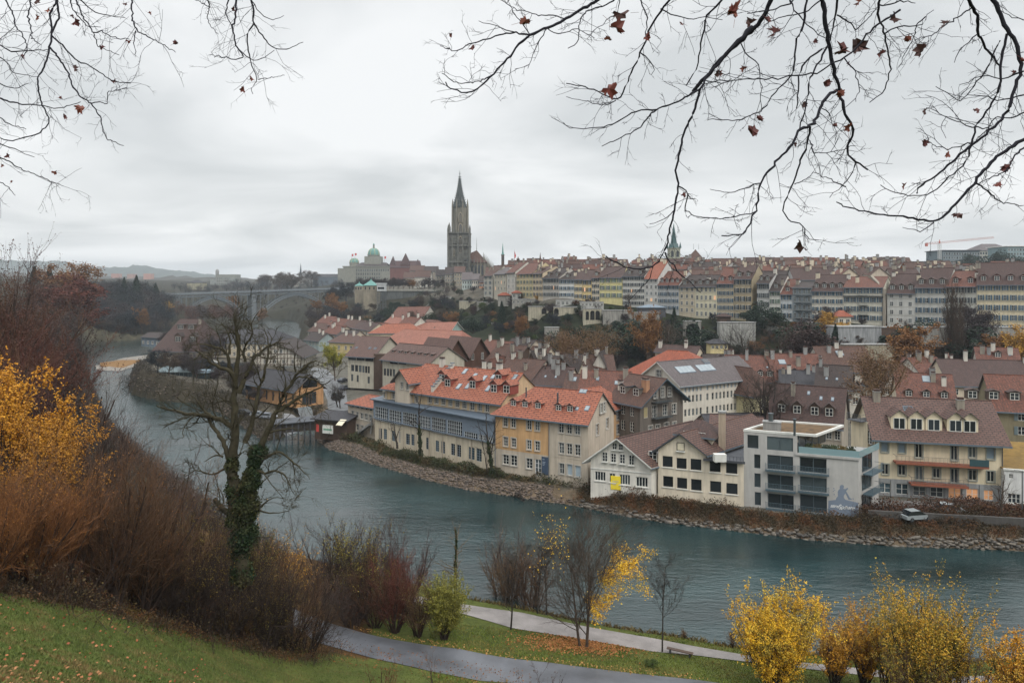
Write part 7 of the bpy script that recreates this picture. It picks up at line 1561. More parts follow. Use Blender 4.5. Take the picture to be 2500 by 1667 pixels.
plant_px('poplar',2325,850,712,196, 'tall slender leafless poplar in front of the terrace houses',None,1.3);plant_px('poplar',2345,850,740,194, 'shorter leafless poplar close beside the tall one',None,1.3)
for u,vt,Y,wf,lb in [(1866,728,262,1.5, 'big round dark evergreen before the terrace row'),(1646,752,270,.9, 'tall pointed dark conifer on the slope left of the tunnel arch'),(1530,772,270,2.0, 'broad rounded dark evergreen below the weathered wall'),(1155,765,360,1.6, 'rounded dark evergreen left on the slope'),(1225,735,340,1.0, 'upright dark conifer under the arcade house'),(1085,742,430,.9, 'small pointed conifer at the platform wall end'),(1445,790,265,1.4, 'dark evergreen under the stone loggia'),(1400,785,265,1.3, 'rounded evergreen left of the stone loggia'),(2040,792,225,1.0, 'dark green evergreen left of the tall grey garden wall'),(1960,780,235,1.9, 'wide dark hedge-like evergreen below the lit terrace house'),(1670,768,255,1.6, 'ivy-dark evergreen around the tunnel arch'),(2205,790,215,1.3, 'dark evergreen beside the red-brown sheds'),(2260,770,218,1.7, 'broad dark evergreen left of the poplar, upper slope'),
 (2430,790,190,1.6, 'dark evergreen at the far right of the slope')]:
 p=XY(u,Y);z=gz(p.x,p.y)-.2;plant('conifer' if wf<=1 else 'evergreen',p.x,p.y,zat(vt,p)-z,lb,None,wf,z=z)
# shrubs filling the slope
kinds=['b_olive', 'b_olive', 'evergreen', 'b_green', 'b_brown', 'b_plum', 'b_olive', 'b_olive', 'wood_brown', 'bare', 'wood_plum', 'evergreen', 'b_brown']
kinds+=['evergreen', 'wood_plum', 'wood_blue', 'b_olive', 'b_orange', 'evergreen', 'wood_brown']
ad={'wood_brown': 'small brown leafless tree', 'wood_plum': 'small plum-coloured leafless tree', 'wood_blue': 'small blue-grey leafless tree', 'b_olive': 'dark olive shrub', 'evergreen': 'dark evergreen shrub', 'b_green': 'green shrub', 'b_brown': 'brown autumn shrub', 'b_plum': 'plum-brown shrub', 'b_orange': 'orange autumn shrub', 'bare_brown': 'small bare brown tree', 'bare': 'small bare grey tree', 'bare_plum': 'small plum-coloured tree', 'b_yellow': 'yellow shrub'}
def smark(u):
 for a,b in ((1120, 'near the platform wall'),(1200, 'under the orange house'),(1260, 'under the arcade house'),(1340, 'under the cream-yellow houses'),(1420, 'left of the stone loggia'),(1480, 'around the stone loggia'),(1560, 'below the lime-yellow house'),(1660, 'left of the tunnel arch'),(1760, 'right of the tunnel arch'),(1860, 'by the stained concrete wall'),(1960, 'under the grey balconies'),(2050, 'left of the grey garden wall'),(2160, 'below the grey garden wall'),(2280, 'left of the poplar'),(2400, 'right of the poplar'),(9999, 'at the far right of the slope')):
  if u<a: return b
for q in range(520):
 u=vr_.uniform(1060,2560);fr_=vr_.uniform(6,78);Y=rowY(u)-fr_;p=XY(u,Y)
 kd=kinds[vr_.randrange(len(kinds))];h=vr_.uniform(2.4,5.2)*(1.5 if kd[:4] in ('bare', 'wood') else 1)
 if fr_<20: h *= .6
 half='upper' if fr_<30 else 'middle' if fr_<55 else 'lower'
 plant(kd,p.x,p.y,h, '%s on the %s garden slope %s' % (ad[kd],half,smark(u)), '%ss, %s slope %s' % (ad[kd],half,smark(u)),1.35)
# wooded left hillside (each tree its own, looks alike)
def wood(n,ur,Yr,hr,kd,lb,grp,wf=1.3,vtop=None):
 for q in range(n):
  u=vr_.uniform(*ur);Y=vr_.uniform(*Yr);p=XY(u,Y)
  if float(river_sd(np.array([p.x]),np.array([p.y]))[0])<6: continue
  z=gz(p.x,p.y);h=vr_.uniform(*hr)
  if vtop: h=min(h,zat(vtop(u)+vr_.uniform(0,12),p)-z)
  if h<5: h=5
  plant(kd[vr_.randrange(len(kd))],p.x,p.y,h,lb,grp,wf,z=z-.3)
ftop=lambda u: float(np.interp(u,[0,130,200,240,300,390,420],[690,690,690,674,672,686,712]))
WD={'wood_blue': (BK_BL,LF_WB), 'wood_plum': (BK_P,LF_WP), 'wood_brown': (BK_B,LF_WN), 'wood_red': (BK_R,LF_WR), 'evergreen': (BK_B,LF_E)}
def woodland(name,n,ur,Yr,hr,kd,seed,vtop=None,md=4,q=900,label=None):
 """far wood that reads as one mass: many crowns of twigs and leaf flecks on thin trunks, one object"""
 r=np.random.default_rng(seed);parts=[]
 for i in range(n):
  u=r.uniform(*ur);Y=r.uniform(*Yr);p=XY(u,Y)
  if float(river_sd(np.array([p.x]),np.array([p.y]))[0])<md: continue
  z=gz(p.x,p.y);h=r.uniform(*hr);h=max(5,min(h,zat(vtop(u)+r.uniform(0,10),p)-z)) if vtop else h;m=int(r.integers(0,len(kd)))
  cc=r.normal(size=(16,3));cc=nrm(cc)*r.uniform(.3,1,(16,1))*np.array([.36*h,.36*h,.36*h])+np.array([p.x,p.y,z+h*.60]);j=r.integers(0,16,q);C=cc[j]+nrm(r.normal(size=(q,3)))*(r.uniform(0,1,(q,1))**.5)*h*.16
  parts.append((*leaf_geo(r,C,h*.055*r.uniform(.5,1.3,q),asp=.32),m));t0=np.array([[p.x,p.y,z-1],[p.x,p.y,z+h*.8]])
  st=np.repeat(np.array([[p.x,p.y,z+h*.3]]),10,0);parts.append((*tube_geo(np.stack([st,cc[:10]]),np.stack([np.full(10,h*.008),np.full(10,h*.004)]),3),len(kd)));parts.append((*tube_geo(t0[:,None,:],np.array([[h*.016],[h*.005]]),4),len(kd)))
 V,Fq,mi=join(parts);o=link(name,npmesh(name,V,Fq,[WD[k_][1] for k_ in kd]+[BK_D],mi));o['kind']='stuff';return o
woodland('hillside_wood',230,(140,412),(395,600),(14,21),['wood_blue', 'wood_plum', 'wood_blue'],1,ftop,2)
woodland('hillside_wood',330,(190,420),(445,530),(6,10),['wood_blue', 'wood_brown', 'wood_blue'],7,None,1,450)
woodland('bridge_woods',60,(432,620),(540,640),(12,18),['wood_red', 'wood_plum', 'wood_red'],2,lambda u: 737)
woodland('bridge_woods',70,(610,860),(540,900),(9,18),['wood_blue', 'wood_brown', 'wood_plum'],3,lambda u: 745 if u<790 else 705)
woodland('hillside_scrub',60,(1020,1110),(490,560),(4,9),['wood_plum', 'wood_brown', 'evergreen'],8,lambda u: 704,4,500)
woodland('far_wood',150,(420,860),(820,1250),(14,24),['wood_blue', 'wood_blue', 'wood_plum'],4,lambda u: 678 if u>560 else 688,4,500)
woodland('skyline_trees',40,(880,2600),(560,900),(9,14),['wood_plum', 'wood_brown', 'evergreen'],5,lambda u: 650,4,500)
wood(16,(60,240),(300,420),(12,19),['wood_plum', 'wood_brown', 'wood_red'], 'dark brown leafless tree in the wood above the river bend', 'wood above the river bend',1.5,lambda u: 668+max(0,u-120)*.4)
wood(34,(875,1125),(400,515),(6,11),['wood_plum', 'evergreen', 'wood_brown', 'b_olive', 'wood_blue'], 'shrubby tree on the bank below the platform wall', 'shrubby trees below the platform wall',1.4,lambda u: 722)
wood(20,(740,880),(440,530),(8,14),['wood_plum', 'wood_blue', 'wood_brown'], 'muted leafless tree on the bank left of the stone pavilion base', 'trees left of the pavilion base',1.4,lambda u: 735)
wood(16,(640,745),(300,480),(8,13),['wood_blue', 'bare', 'wood_brown'], 'dark bare tree along the white water channel', 'trees along the channel',1.3,lambda u: 775)
wood(16,(350,620),(300,420),(8,12),['bare', 'wood_brown', 'wood_plum'], 'bare tree between the peninsula houses', 'trees between the peninsula houses',1.3,lambda u: 785)
wood(50,(325,650),(190,255),(4,8),['bare', 'wood_brown', 'wood_blue', 'wood_plum'], 'scrubby bare tree on the muddy tip of the peninsula', 'trees on the peninsula tip',1.4)
wood(9,(720,845),(165,186),(6,8),['bare'], 'small bare street tree in the lane by the orange hall', 'street trees by the orange hall',1.3)
for u,vt,Y,kd,lb,wf in [(333,672,560, 'conifer', 'tall dark conifer on the wooded ridge left of the bridge',1.1),(303,677,570, 'conifer', 'second dark conifer just left of the tall one on the ridge',1.1),(380,691,600, 'conifer', 'small dark conifer at the left bridge end',1.2),(120,650,420, 'conifer', 'dark conifer beside the orange crown on the left hilltop',1.0),(84,650,410, 'conifer', 'feathery dark conifer left of the other hilltop conifer',1.1),(160,655,380, 'orange', 'broad orange-leaved crown on the left hilltop',1.5),(185,695,330, 'rust', 'rusty tree under the broad orange crown',1.5),(347,757,470, 'orange', 'small glowing orange tree in the dark wood',.9),(410,740,560, 'yellow', 'yellow tree at the left bridge foot',.8),(640,757,690, 'orange', 'orange tree near the central bridge pier',1.2),(568,725,720, 'orange', 'orange tree seen through the left arch',1.0),(703,668,900, 'wood_brown', 'wide bare crown left of the distant needle spire',1.8),(688,664,1000, 'wood_brown', 'round bare crown nearest left of the needle spire',1.6),(760,660,1150, 'wood_brown', 'round bare crown right of the needle spire',1.8),(650,668,1050, 'wood_brown', 'bare crown above the right bridge arch start',1.7),(2365,612,590, 'evergreen', 'dark round conifer in front of the far glass office',1.0),(2440,608,570, 'evergreen', 'dark broad conifer before the far institute',1.2),(2460,604,575, 'evergreen', 'second dark conifer right before the far institute',1.1),(2305,626,560, 'evergreen', 'small dark conifer left of the far glass office',.9)]:
 plant_px(kd,u,0,vt,Y,lb,None,wf)
# river edge stones and brambles
def line_pts(pl,step,rng):
 pl=np.array(pl);s=np.r_[0,np.cumsum(np.hypot(*np.diff(pl,axis=0).T))];t=np.arange(0,s[-1],step);return np.stack([np.interp(t,s,pl[:,0]),np.interp(t,s,pl[:,1])],-1)
def rocks(name,x,y,z,sz,mat_,rng,flat=.6):
 n=len(x);base=np.array([(a,b,c) for a in (-1,1) for b in (-1,1) for c in (-1,1)],float);V=base[None]*np.stack([sz*rng.uniform(.7,1.5,n),sz*rng.uniform(.6,1.1,n),sz*flat*rng.uniform(.6,1.2,n)],-1)[:,None,:]*.5
 V=V*(1+rng.normal(size=V.shape)*.22);a=rng.uniform(-.5,.5,n)-.4;c_,s_=np.cos(a)[:,None],np.sin(a)[:,None];X_=V[...,0]*c_-V[...,1]*s_;Y_=V[...,0]*s_+V[...,1]*c_
 V=np.stack([X_+x[:,None],Y_+y[:,None],V[...,2]+z[:,None]],-1).reshape(-1,3);f=np.array([(0,1,3,2),(4,6,7,5),(0,4,5,1),(2,3,7,6),(0,2,6,4),(1,5,7,3)]);Fq=(np.arange(n)[:,None,None]*8+f[None]).reshape(-1,4);o=link(name,npmesh(name,V,Fq,mat_));o['kind']='stuff';return o
def rockmat(c1,c2):
 m,nt,b,N,L=_new('stone');r=N('ShaderNodeNewGeometry').outputs['Random Per Island'];g=N('ShaderNodeTexCoord').outputs['Object'];n1=noise(N,L,g,4,4,.7);L(mix(N,L,ramp(N,L,r,0,c1,1,c2),ramp(N,L,n1,.3,(.55,)*3,.7,(1.2,)*3),.8, 'MULTIPLY'),b.inputs['Base Color']);b.inputs['Roughness'].default_value=.9;bump(N,L,n1,b,.5,.05);return m
RK=rockmat((.21,.16,.125),(.085,.07,.06));RKG=rockmat((.19,.165,.135),(.065,.06,.055))
rg=np.random.default_rng(21)
far_line=line_pts(plan(MATTE[1:]),.22,rg)
tang=np.gradient(far_line,axis=0);nrmv=np.stack([-tang[:,1],tang[:,0]],-1);nrmv /= np.hypot(*nrmv.T)[:,None];nrmv *= np.where(nrmv[:,1:]<0,-1,1)
allr=[]
for w_,dmax in ((0,3.4),):
 for row_ in range(13):
  dd=-0.5+row_*.27;p_=far_line+nrmv*(dd+rg.normal(size=(len(far_line),1))*.1)+rg.normal(size=far_line.shape)*.08;uu=U0+F*p_[:,0]/p_[:,1];keep=(rg.uniform(size=len(p_))<np.where(uu>1450,.6,.8)) & ((dd<1.0) | (uu<1350));allr.append(p_[keep])
pr_=np.concatenate(allr);uu=U0+F*pr_[:,0]/pr_[:,1];big=uu>1420
zg_=ground(pr_[:,0],pr_[:,1])
rocks('riprap_stones',pr_[big,0],pr_[big,1],zg_[big]+.05,rg.uniform(.24,.62,big.sum()),RKG,rg,.6)
rocks('riprap_stones',pr_[~big,0],pr_[~big,1],zg_[~big]+.02,rg.uniform(.16,.42,(~big).sum()),RK,rg,.6)
def thicket(name,pts,hfun,dens,size,mat_,seed,spread=1.2,twig=True,bk=BK_B):
 r=np.random.default_rng(seed);n=int(len(pts)*dens);i=r.integers(0,len(pts),n);p_=pts[i]+r.normal(size=(n,2))*spread;g_=ground(p_[:,0],p_[:,1]);hh=hfun(p_[:,0],p_[:,1]);z=g_+hh*r.uniform(0,1,n)**1.3
 parts=[(*leaf_geo(r,np.stack([p_[:,0],p_[:,1],z],-1),size*r.uniform(.5,1.4,n)),0)]
 if twig:
  m=n//14;j=r.integers(0,n,m);st=np.stack([p_[j,0],p_[j,1],g_[j]-.1],-1);d=np.stack([r.normal(size=m)*.5,r.normal(size=m)*.5,np.ones(m)],-1);o=grow(r,st,d,hh[j]*r.uniform(.8,1.4,m),np.full(m,.018),[dict(seg=4,wander=.2,up=0,taper=.3)]);parts.append((*tube_geo(*o[0],3),1))
 V,Fq,mi=join(parts);o=link(name,npmesh(name,V,Fq,[mat_,bk],mi));o['kind']='stuff';return o
LF_BRM=leafmat((.085,.055,.028),(.045,.04,.02),(.11,.05,.02), 'brambles')
LF_IVY=leafmat((.035,.05,.022),(.07,.075,.03),(.09,.065,.03), 'ivy_scrub')
lump=lambda s,lo,hi: (lambda x,y: lo+(hi-lo)*(.5+.5*np.sin(x*s+2*np.sin(y*s*.7)+np.cos(x*s*2.3))))
seg=lambda u0,u1,off: (far_line+nrmv*off)[((U0+F*far_line[:,0]/far_line[:,1])>u0) & ((U0+F*far_line[:,0]/far_line[:,1])<u1)]
thicket('ivy_scrub',np.concatenate([seg(800,1480,3.9),seg(800,1480,4.9)]),lump(.5,.6,1.8),40,.28,LF_IVY,31,.6)
thicket('brambles',np.concatenate([seg(1400,2620,1.35),seg(1400,2620,2.2),seg(1400,2620,2.9)]),lump(.45,.25,1.1),40,.22,LF_BRM,32,.45)
thicket('brambles',np.concatenate([seg(1400,1800,3.2),seg(2110,2620,3.4)]),lump(.35,.8,1.9),40,.24,LF_BRM,37,.5)
thicket('brambles',np.concatenate([seg(2110,2620,4.5),seg(2110,2620,5.8)]),lump(.35,1.0,2.4),50,.28,leafmat((.07,.03,.02),(.10,.05,.025),None, 'rust_brambles'),33,.9)
pl_l=line_pts(plan(PEN[:9]),.5,rg);thicket('scrub',pl_l,lump(.4,.5,3.0),60,.35,leafmat((.028,.028,.022),(.055,.042,.03)),34,3.2)
rocks('bank_stones',*(lambda p_: (p_[:,0],p_[:,1],ground(p_[:,0],p_[:,1])))(np.concatenate([pl_l+rg.normal(size=pl_l.shape)*1.0 for _ in range(3)])),rg.uniform(.2,.55,3*len(pl_l)),RK,rg)
# stones in river
for i,(u,v) in enumerate([(1258,1212),(1278,1222),(1246,1206)]):
 p=G(u,v,.2);r_=empty('driftwood',(p.x,p.y,.3),.5+i*.8,['largest dark driftwood log stranded on the gravel bank', 'short forked driftwood piece right of the largest log', 'small driftwood stump left of the largest log'][i], 'driftwood');o=grow(np.random.default_rng(i),[0,0,0],[1,.3,.25],3.0-i*.7,.28-.06*i,[dict(seg=4,wander=.15,up=0),dict(seg=3,wander=.2,up=.1,n=4,ratio=.4,ang=50)]);V,Fq,mi=join([(*tube_geo(a_,b_,6),0) for a_,b_ in o]);link('log',npmesh('log',V,Fq,BK_D),r_)
# bare trees growing on the far bank before the annexe and corner house
def stem_tree(name,label,base,paths,twl,bk,seed,leaf=None,nleaf=0,lsize=.1,ivy=None,cat='tree',grp=None,tw_levels=None,tdens=1.6,lt=None):
 """paths: list of (points Nx3, r0, r1). Twigs spawn along every path."""
 r=np.random.default_rng(seed);base=Vector(base);root=empty(name,base,0,label,cat,grp);b=np.array(base);parts=[];S_,D_,Ls,Rs=[],[],[],[]
 for pts,r0,r1 in paths:
  pts=np.array(pts,float)-b;n=len(pts);s=np.r_[0,np.cumsum(np.linalg.norm(np.diff(pts,axis=0),axis=1))];m=max(4,int(s[-1]/.25)) if s[-1]<12 else max(8,int(s[-1]/.6));m=min(m,60);t=np.linspace(0,s[-1],m);P2=np.stack([np.interp(t,s,pts[:,i]) for i in range(3)],-1)
  if m>5:
   ker=np.array([.25,.5,.25]);
   for _ in range(2): Q=P2.copy();Q[1:-1]=.25*P2[:-2]+.5*P2[1:-1]+.25*P2[2:];P2=Q
  amp=min(.03,.01*s[-1]);P2[1:-1]+=r.normal(size=(m-2,3))*amp*(1 if s[-1]<12 else 2)
  rad=np.linspace(r0,r1,m)*(1+r.normal(size=m)*.06);parts.append((*tube_geo(P2[:,None,:],rad[:,None],7 if r0>.05 else 5),0))
  k_=max(2,int(s[-1]/twl*tdens*1.6));tt=r.uniform(.06,1.0,k_)**.85;ii=np.minimum((tt*(m-1)).astype(int),m-2);f_=(tt*(m-1)-ii)[:,None];o_=P2[ii]*(1-f_)+P2[ii+1]*f_;dd=nrm(P2[ii+1]-P2[ii]);pr=r.normal(size=dd.shape);pr=nrm(pr-(pr*dd).sum(-1,keepdims=True)*dd);a=np.radians(r.uniform(25,65,k_))[:,None]
  S_.append(o_);D_.append(dd*np.cos(a)+pr*np.sin(a));Ls.append(twl*r.uniform(.35,1.1,k_)*(1.1-.5*tt));Rs.append(np.minimum((r0+(r1-r0)*tt)*.5,twl*.022))
 V,Fq,mi=join(parts);link('trunk' if cat=='tree' else 'limb',npmesh('limbs',V,Fq,bk),root)
 tw=grow(r,np.concatenate(S_),np.concatenate(D_),np.concatenate(Ls),np.concatenate(Rs),tw_levels or [dict(seg=4,wander=.18,up=.04,taper=.4),dict(seg=3,wander=.2,up=.05,n=3,ratio=.5,ang=40,t0=.3,rmin=.004),dict(seg=2,wander=.25,up=.05,n=3,ratio=.5,ang=38,t0=.3,rmin=.0035)])
 pts_=[(*tube_geo(a_,b_,3),0) for a_,b_ in tw]
 if leaf: tips=np.concatenate([tw[-1][0][-1],tw[-2][0][-1]]);tips=tips[lt(tips+b)] if lt else tips;C=tips[r.integers(0,len(tips),nleaf)]+r.normal(size=(nleaf,3))*lsize*.8;pts_.append((*leaf_geo(r,C,lsize*r.uniform(.6,1.3,nleaf)),1))
 V,Fq,mi=join(pts_);link('crown',npmesh('crown',V,Fq,[bk,leaf or bk],mi),root)
 if ivy:
  for path_i,t0,t1,rr,n in ivy:
   pts,r0,r1=paths[path_i];pts=np.array(pts,float)-b;s=np.r_[0,np.cumsum(np.linalg.norm(np.diff(pts,axis=0),axis=1))];t=r.uniform(t0,t1,n)*s[-1];C=np.stack([np.interp(t,s,pts[:,i]) for i in range(3)],-1);tt=(t/s[-1]-t0)/(t1-t0);lumpy=.75+.25*np.sin(t*3.1)+.2*np.sin(t*7.7);C+=nrm(r.normal(size=(n,3))*np.array([1,1,.4]))*(rr*(1-.45*tt)*lumpy*r.uniform(.6,1.1,n))[:,None];V,Fq=leaf_geo(r,C,.16*r.uniform(.6,1.3,n),asp=.85);link('ivy',npmesh('ivy',V,Fq,leafmat((.012,.035,.016),(.04,.06,.02),(.05,.05,.018), 'ivy')),root)
 return root
# trees before the river row
def path_px(lst,Y,dj=0.0,rng=None,conv=None):
 """photo polyline at depth Y (each point may drift in depth)"""
 o=[];y=Y
 for i,q in enumerate(lst):
  u,v=conv(q[0],q[1]) if conv else q[:2];y+=(rng.normal()*dj if rng is not None and i else 0);o.append(tuple(P(u,v,y)))
 return o
rf=np.random.default_rng(77)
for nm,lst,Y,lb,ivy in [('bank_tree',[[(755,1110),(752,1000),(745,880),(745,780),(750,680),(770,600)],[(745,860),(700,820),(660,790)],[(748,760),(800,720),(850,700)],[(745,900),(690,860),(640,780)],[(750,700),(720,640),(700,600)]],132, 'thin bare ivy-clad tree in front of the blue-grey glazed annexe',(0,.0,.5,.6,2500)),
 ('bank_tree',[[(1340,1270),(1330,1150),(1310,1040),(1300,930),(1290,850),(1290,760)],[(1300,1240),(1280,1100),(1260,1000),(1240,900),(1220,820)],[(1330,1100),(1350,980),(1370,880),(1410,800)],[(1310,1000),(1280,920),(1200,860)],[(1320,1010),(1360,900),(1370,820)]],121, 'dark bare many-stemmed tree at the left edge of the orange corner house',(0,.0,.55,.55,2500)),
 ('bank_tree',[[(570,1050),(555,960),(545,880),(540,840)],[(558,980),(520,900),(510,850)],[(560,970),(580,900),(600,860)]],136, 'slight bare sapling before the annexe, left of the ivy-clad tree',None)]:
 ps=[(path_px(l,Y,.3,rf,z1),.24 if i==0 else .11,.05 if i==0 else .025) for i,l in enumerate(lst)]
 stem_tree(nm,lb,ps[0][0][0],ps,2.6,BK_D,5,ivy=[ivy] if ivy else None,tdens=1.9)
ps=[(path_px([(1560,1300),(1555,1230),(1560,1150),(1570,1060),(1580,1020)],96,.2,rf,z3),.13,.03)]+[(path_px(l,96,.3,rf,z3),.06,.015) for l in ([(1558,1260),(1520,1180),(1480,1110)],[(1560,1240),(1600,1180),(1650,1130)],[(1556,1220),(1530,1140),(1530,1080)],[(1558,1200),(1600,1120),(1620,1060)])]
stem_tree('bank_tree', 'bare spreading tree on the right bank before the yellow-cream house',ps[0][0][0],ps,2.2,BK_B,8,tdens=3)
# big bare tree left of centre
YT=50.0
z5p=lambda x,y: (x/2.351,1000+y/2.351)
T=lambda l,c=z6: [c(*q) for q in l]
tp=[
 (T([(1390,980),(1375,800),(1350,620),(1340,450),(1330,300)],z5p)+T([(1075,1250),(1068,1000),(1062,800),(1088,680),(1100,500),(1110,380),(1090,200),(1060,60)]),.60,.06),
 (T([(1400,760),(1420,560),(1440,400),(1470,260)],z5p)+T([(1390,1180),(1455,1020),(1530,880),(1600,720),(1655,620),(1760,545),(1850,510)]),.42,.05),
 (T([(1460,1010),(1560,955),(1700,850),(1860,785),(1985,705)]),.16,.03),
 (T([(1110,820),(1180,650),(1240,520),(1300,440),(1400,370),(1480,340),(1530,285)]),.20,.03),
 (T([(1062,790),(1085,690),(1030,605),(900,570),(800,500),(740,440),(685,410)]),.20,.04),
 (T([(1040,620),(1010,500),(1000,430),(870,380),(780,350),(700,350)]),.16,.03),
 (T([(1060,1160),(960,1080),(850,1050),(700,1030),(550,1000),(400,965),(320,940)]),.22,.04),
 (T([(1010,1450),(950,1250),(870,1170),(830,1080),(790,1030),(720,900)]),.20,.06),
 (T([(1170,1300),(1210,1200),(1245,1060),(1280,900),(1310,750),(1350,650),(1380,500),(1405,400),(1385,300),(1350,200)]),.20,.03),
 (T([(1108,420),(1120,300),(1080,180),(1050,60),(1100,0),(1180,-50)]),.10,.02),(T([(1020,450),(1030,300),(985,200),(940,150)]),.10,.02),
 (T([(1170,520),(1150,380),(1240,280),(1230,150),(1300,40)]),.12,.02),(T([(1600,720),(1700,650),(1830,700),(1930,720)]),.09,.02),
 (T([(1550,860),(1560,700),(1530,560)]),.07,.02),(T([(1400,380),(1440,300),(1380,220)]),.06,.015),(T([(850,1055),(760,960),(700,880),(640,830)]),.09,.02),
 (T([(740,440),(700,500),(650,480)]),.06,.015),(T([(930,570),(900,480),(930,420)]),.07,.02),(T([(1655,620),(1630,520),(1660,420)]),.07,.02),(T([(1700,850),(1780,850),(1850,900)]),.06,.015),
 (T([(1470,350),(1520,365),(1600,345),(1650,390),(1692,490)],z5p),.12,.02),(T([(1500,290),(1600,235),(1700,310),(1780,400)],z5p),.12,.02),(T([(1460,560),(1520,590),(1600,595),(1660,580)],z5p),.08,.02),(T([(1400,1200),(1500,1170),(1620,1160),(1700,1180)]),.10,.02),
 (T([(1300,330),(1220,380),(1130,340),(1060,380)],z5p),.09,.02),(T([(1330,600),(1270,570),(1230,510)],z5p),.24,.18),(T([(1280,270),(1240,250),(1170,300)],z5p),.08,.02),(T([(1490,560),(1560,500),(1640,510)],z5p),.06,.015)]
pth=[]
for i,(l,r0,r1) in enumerate(tp):
 y=YT+rf.normal()*.4;o=[]
 dr=rf.choice([-1,1])*.35 if i>1 else 0
 for j,(u,v) in enumerate(l): o.append(tuple(P(u,v,YT+(0 if i<2 else dr*j*.5))))
 pth.append((o,r0,r1))
big=stem_tree('large_bare_tree', 'huge leafless ivy-clad tree standing before the river bend',pth[0][0][0],pth,2.9,bark((.05,.044,.028), 'mossy_bark'),42,tdens=2.6,
 ivy=[(0,.0,.46,.85,13000),(1,.0,.48,1.0,18000)],tw_levels=[dict(seg=5,wander=.2,up=.03,taper=.4),dict(seg=4,wander=.22,up=.05,n=4,ratio=.6,ang=42,t0=.2,rmin=.019),dict(seg=3,wander=.25,up=.05,n=4,ratio=.6,ang=40,t0=.3,rmin=.015)])
# multi-stemmed shrubs and small trees, near bank
def shrub(name,label,u,Y,h,wide,bk,seed,leaf=None,nleaf=0,lsize=.08,stems=14,dens=(8,7),lean=0.0,cat='shrub',lam=None,rmin=.005,up=.10,z=None,base_r=None,grp=None,low=0.0,tmin=.15,tipz=0.0):
 r=np.random.default_rng(seed);p=XY(u,Y);z=gz(p.x,p.y)-.15 if z is None else z;root=empty(name,(p.x,p.y,z),0,label,cat,grp)
 az=r.uniform(0,2*PI,stems);tilt=wide*np.sqrt(r.uniform(0,1,stems));d=np.stack([np.cos(az)*tilt+lean,np.sin(az)*tilt,np.ones(stems)],-1);st=np.stack([np.cos(az)*.9*wide,np.sin(az)*.9*wide,np.zeros(stems)],-1)*h*.10*r.uniform(.3,1.4,(stems,1))
 rmin=max(rmin,Y*.00019);o=grow(r,st,d,h*r.uniform(.45,.82,stems),(base_r or h*.010)*r.uniform(.4,1.5,stems),[dict(seg=7,wander=.07,up=up*.5,taper=.3),dict(seg=5,wander=.17,up=up,n=max(5,int(dens[0]*.8)),ratio=.45,ang=32,t0=tmin,rr=.42,rmin=rmin),dict(seg=4,wander=.16,up=up*1.3,n=max(4,int(dens[1]*.7)),ratio=.5,ang=28,t0=.15,rr=.45,rmin=rmin)]+([dict(seg=2,wander=.2,up=up,n=2,ratio=.5,ang=30,t0=.3,rr=.6,rmin=rmin*.8)] if Y<60 and dens[1]>8 and not (leaf and nleaf>8000) else []))
 V,Fq=tube_geo(*o[0],5);link('stems',npmesh('stems',V,Fq,BK_ST),root);parts=[(*tube_geo(a_,b_,3),0) for a_,b_ in o[1:]]
 if leaf is not None and nleaf:
  tips=np.concatenate([o[-1][0][i] for i in range(1,len(o[-1][0]))]);tips=tips[tips[:,2]>low*h]
  if lam is not None: tips=tips[lam(tips/h)]
  if len(tips): C=tips[r.integers(0,len(tips),nleaf)]+r.normal(size=(nleaf,3))*lsize*.5;parts.append((*leaf_geo(r,C,lsize*r.uniform(.6,1.35,nleaf)),1))
 V,Fq,mi=join(parts);link('crown',npmesh('crown',V,Fq,[bk,leaf or bk],mi),root);return root
BK_ST=bark((.048,.034,.028), 'stem_bark');B_OR=bark((.19,.085,.036), 'russet_twigs');B_BR=bark((.115,.066,.04), 'brown_twigs');B_DK=bark((.055,.04,.034), 'dark_twigs');B_MV=bark((.085,.062,.058), 'mauve_twigs');B_RD=bark((.12,.045,.033), 'red_twigs');B_YG=bark((.11,.11,.03), 'green_twigs');B_TN=bark((.16,.10,.055), 'tan_twigs')
L_OR=leafmat((.34,.13,.02),(.20,.08,.02));L_YE=leafmat((.80,.50,.03),(.50,.24,.015),(.42,.30,.05));L_GO=leafmat((.66,.34,.02),(.34,.13,.02),(.40,.26,.05));L_OL=leafmat((.14,.14,.03),(.24,.17,.025));L_DY=leafmat((.30,.20,.03),(.16,.11,.02));L_RS=leafmat((.16,.05,.02),(.10,.04,.02));L_LG=leafmat((.15,.155,.03),(.23,.20,.035))
def Yfoot(u,vb,Y0=14,Y1=130):
 Yq=np.linspace(Y0,Y1,600);v=V0+(H-ground((u-U0)/F*Yq,Yq))*F/Yq;i=np.argmax(v<=vb);return float(Yq[i]) if (v<=vb).any() else Y1
VB={15: 1425,16: 1438,17: 1440,18: 1445,19: 1480,20: 1500,21: 1420,22: 1440,23: 1468,24: 1520,25: 1535,26: 1520,27: 1535,28: 1558,29: 1582,30: 1585,31: 1594,71: 1565,72: 1590,73: 1548,74: 1515,75: 1450,76: 1462}
def topY(u,Y,vt): p=XY(u,Y);return zat(vt,p)-gz(p.x,p.y)
def sh(name,label,u,Y,vt,wide,bk,seed,**kw):
 if seed in VB: Y=Yfoot(u,VB[seed])
 if 25<=seed<=33: vt -= 45
 if 34<=seed<=42 or 45<=seed<=47: vt -= 60;kw['dens']=(15,11)
 if Y<60 and 'leaf' not in kw: kw.update(leaf=LF_BR,nleaf=900,lsize=.05)
 shrub(name,label,u,Y,max(1.0,topY(u,Y,vt)),wide,bk,seed,**kw)
A_=dict
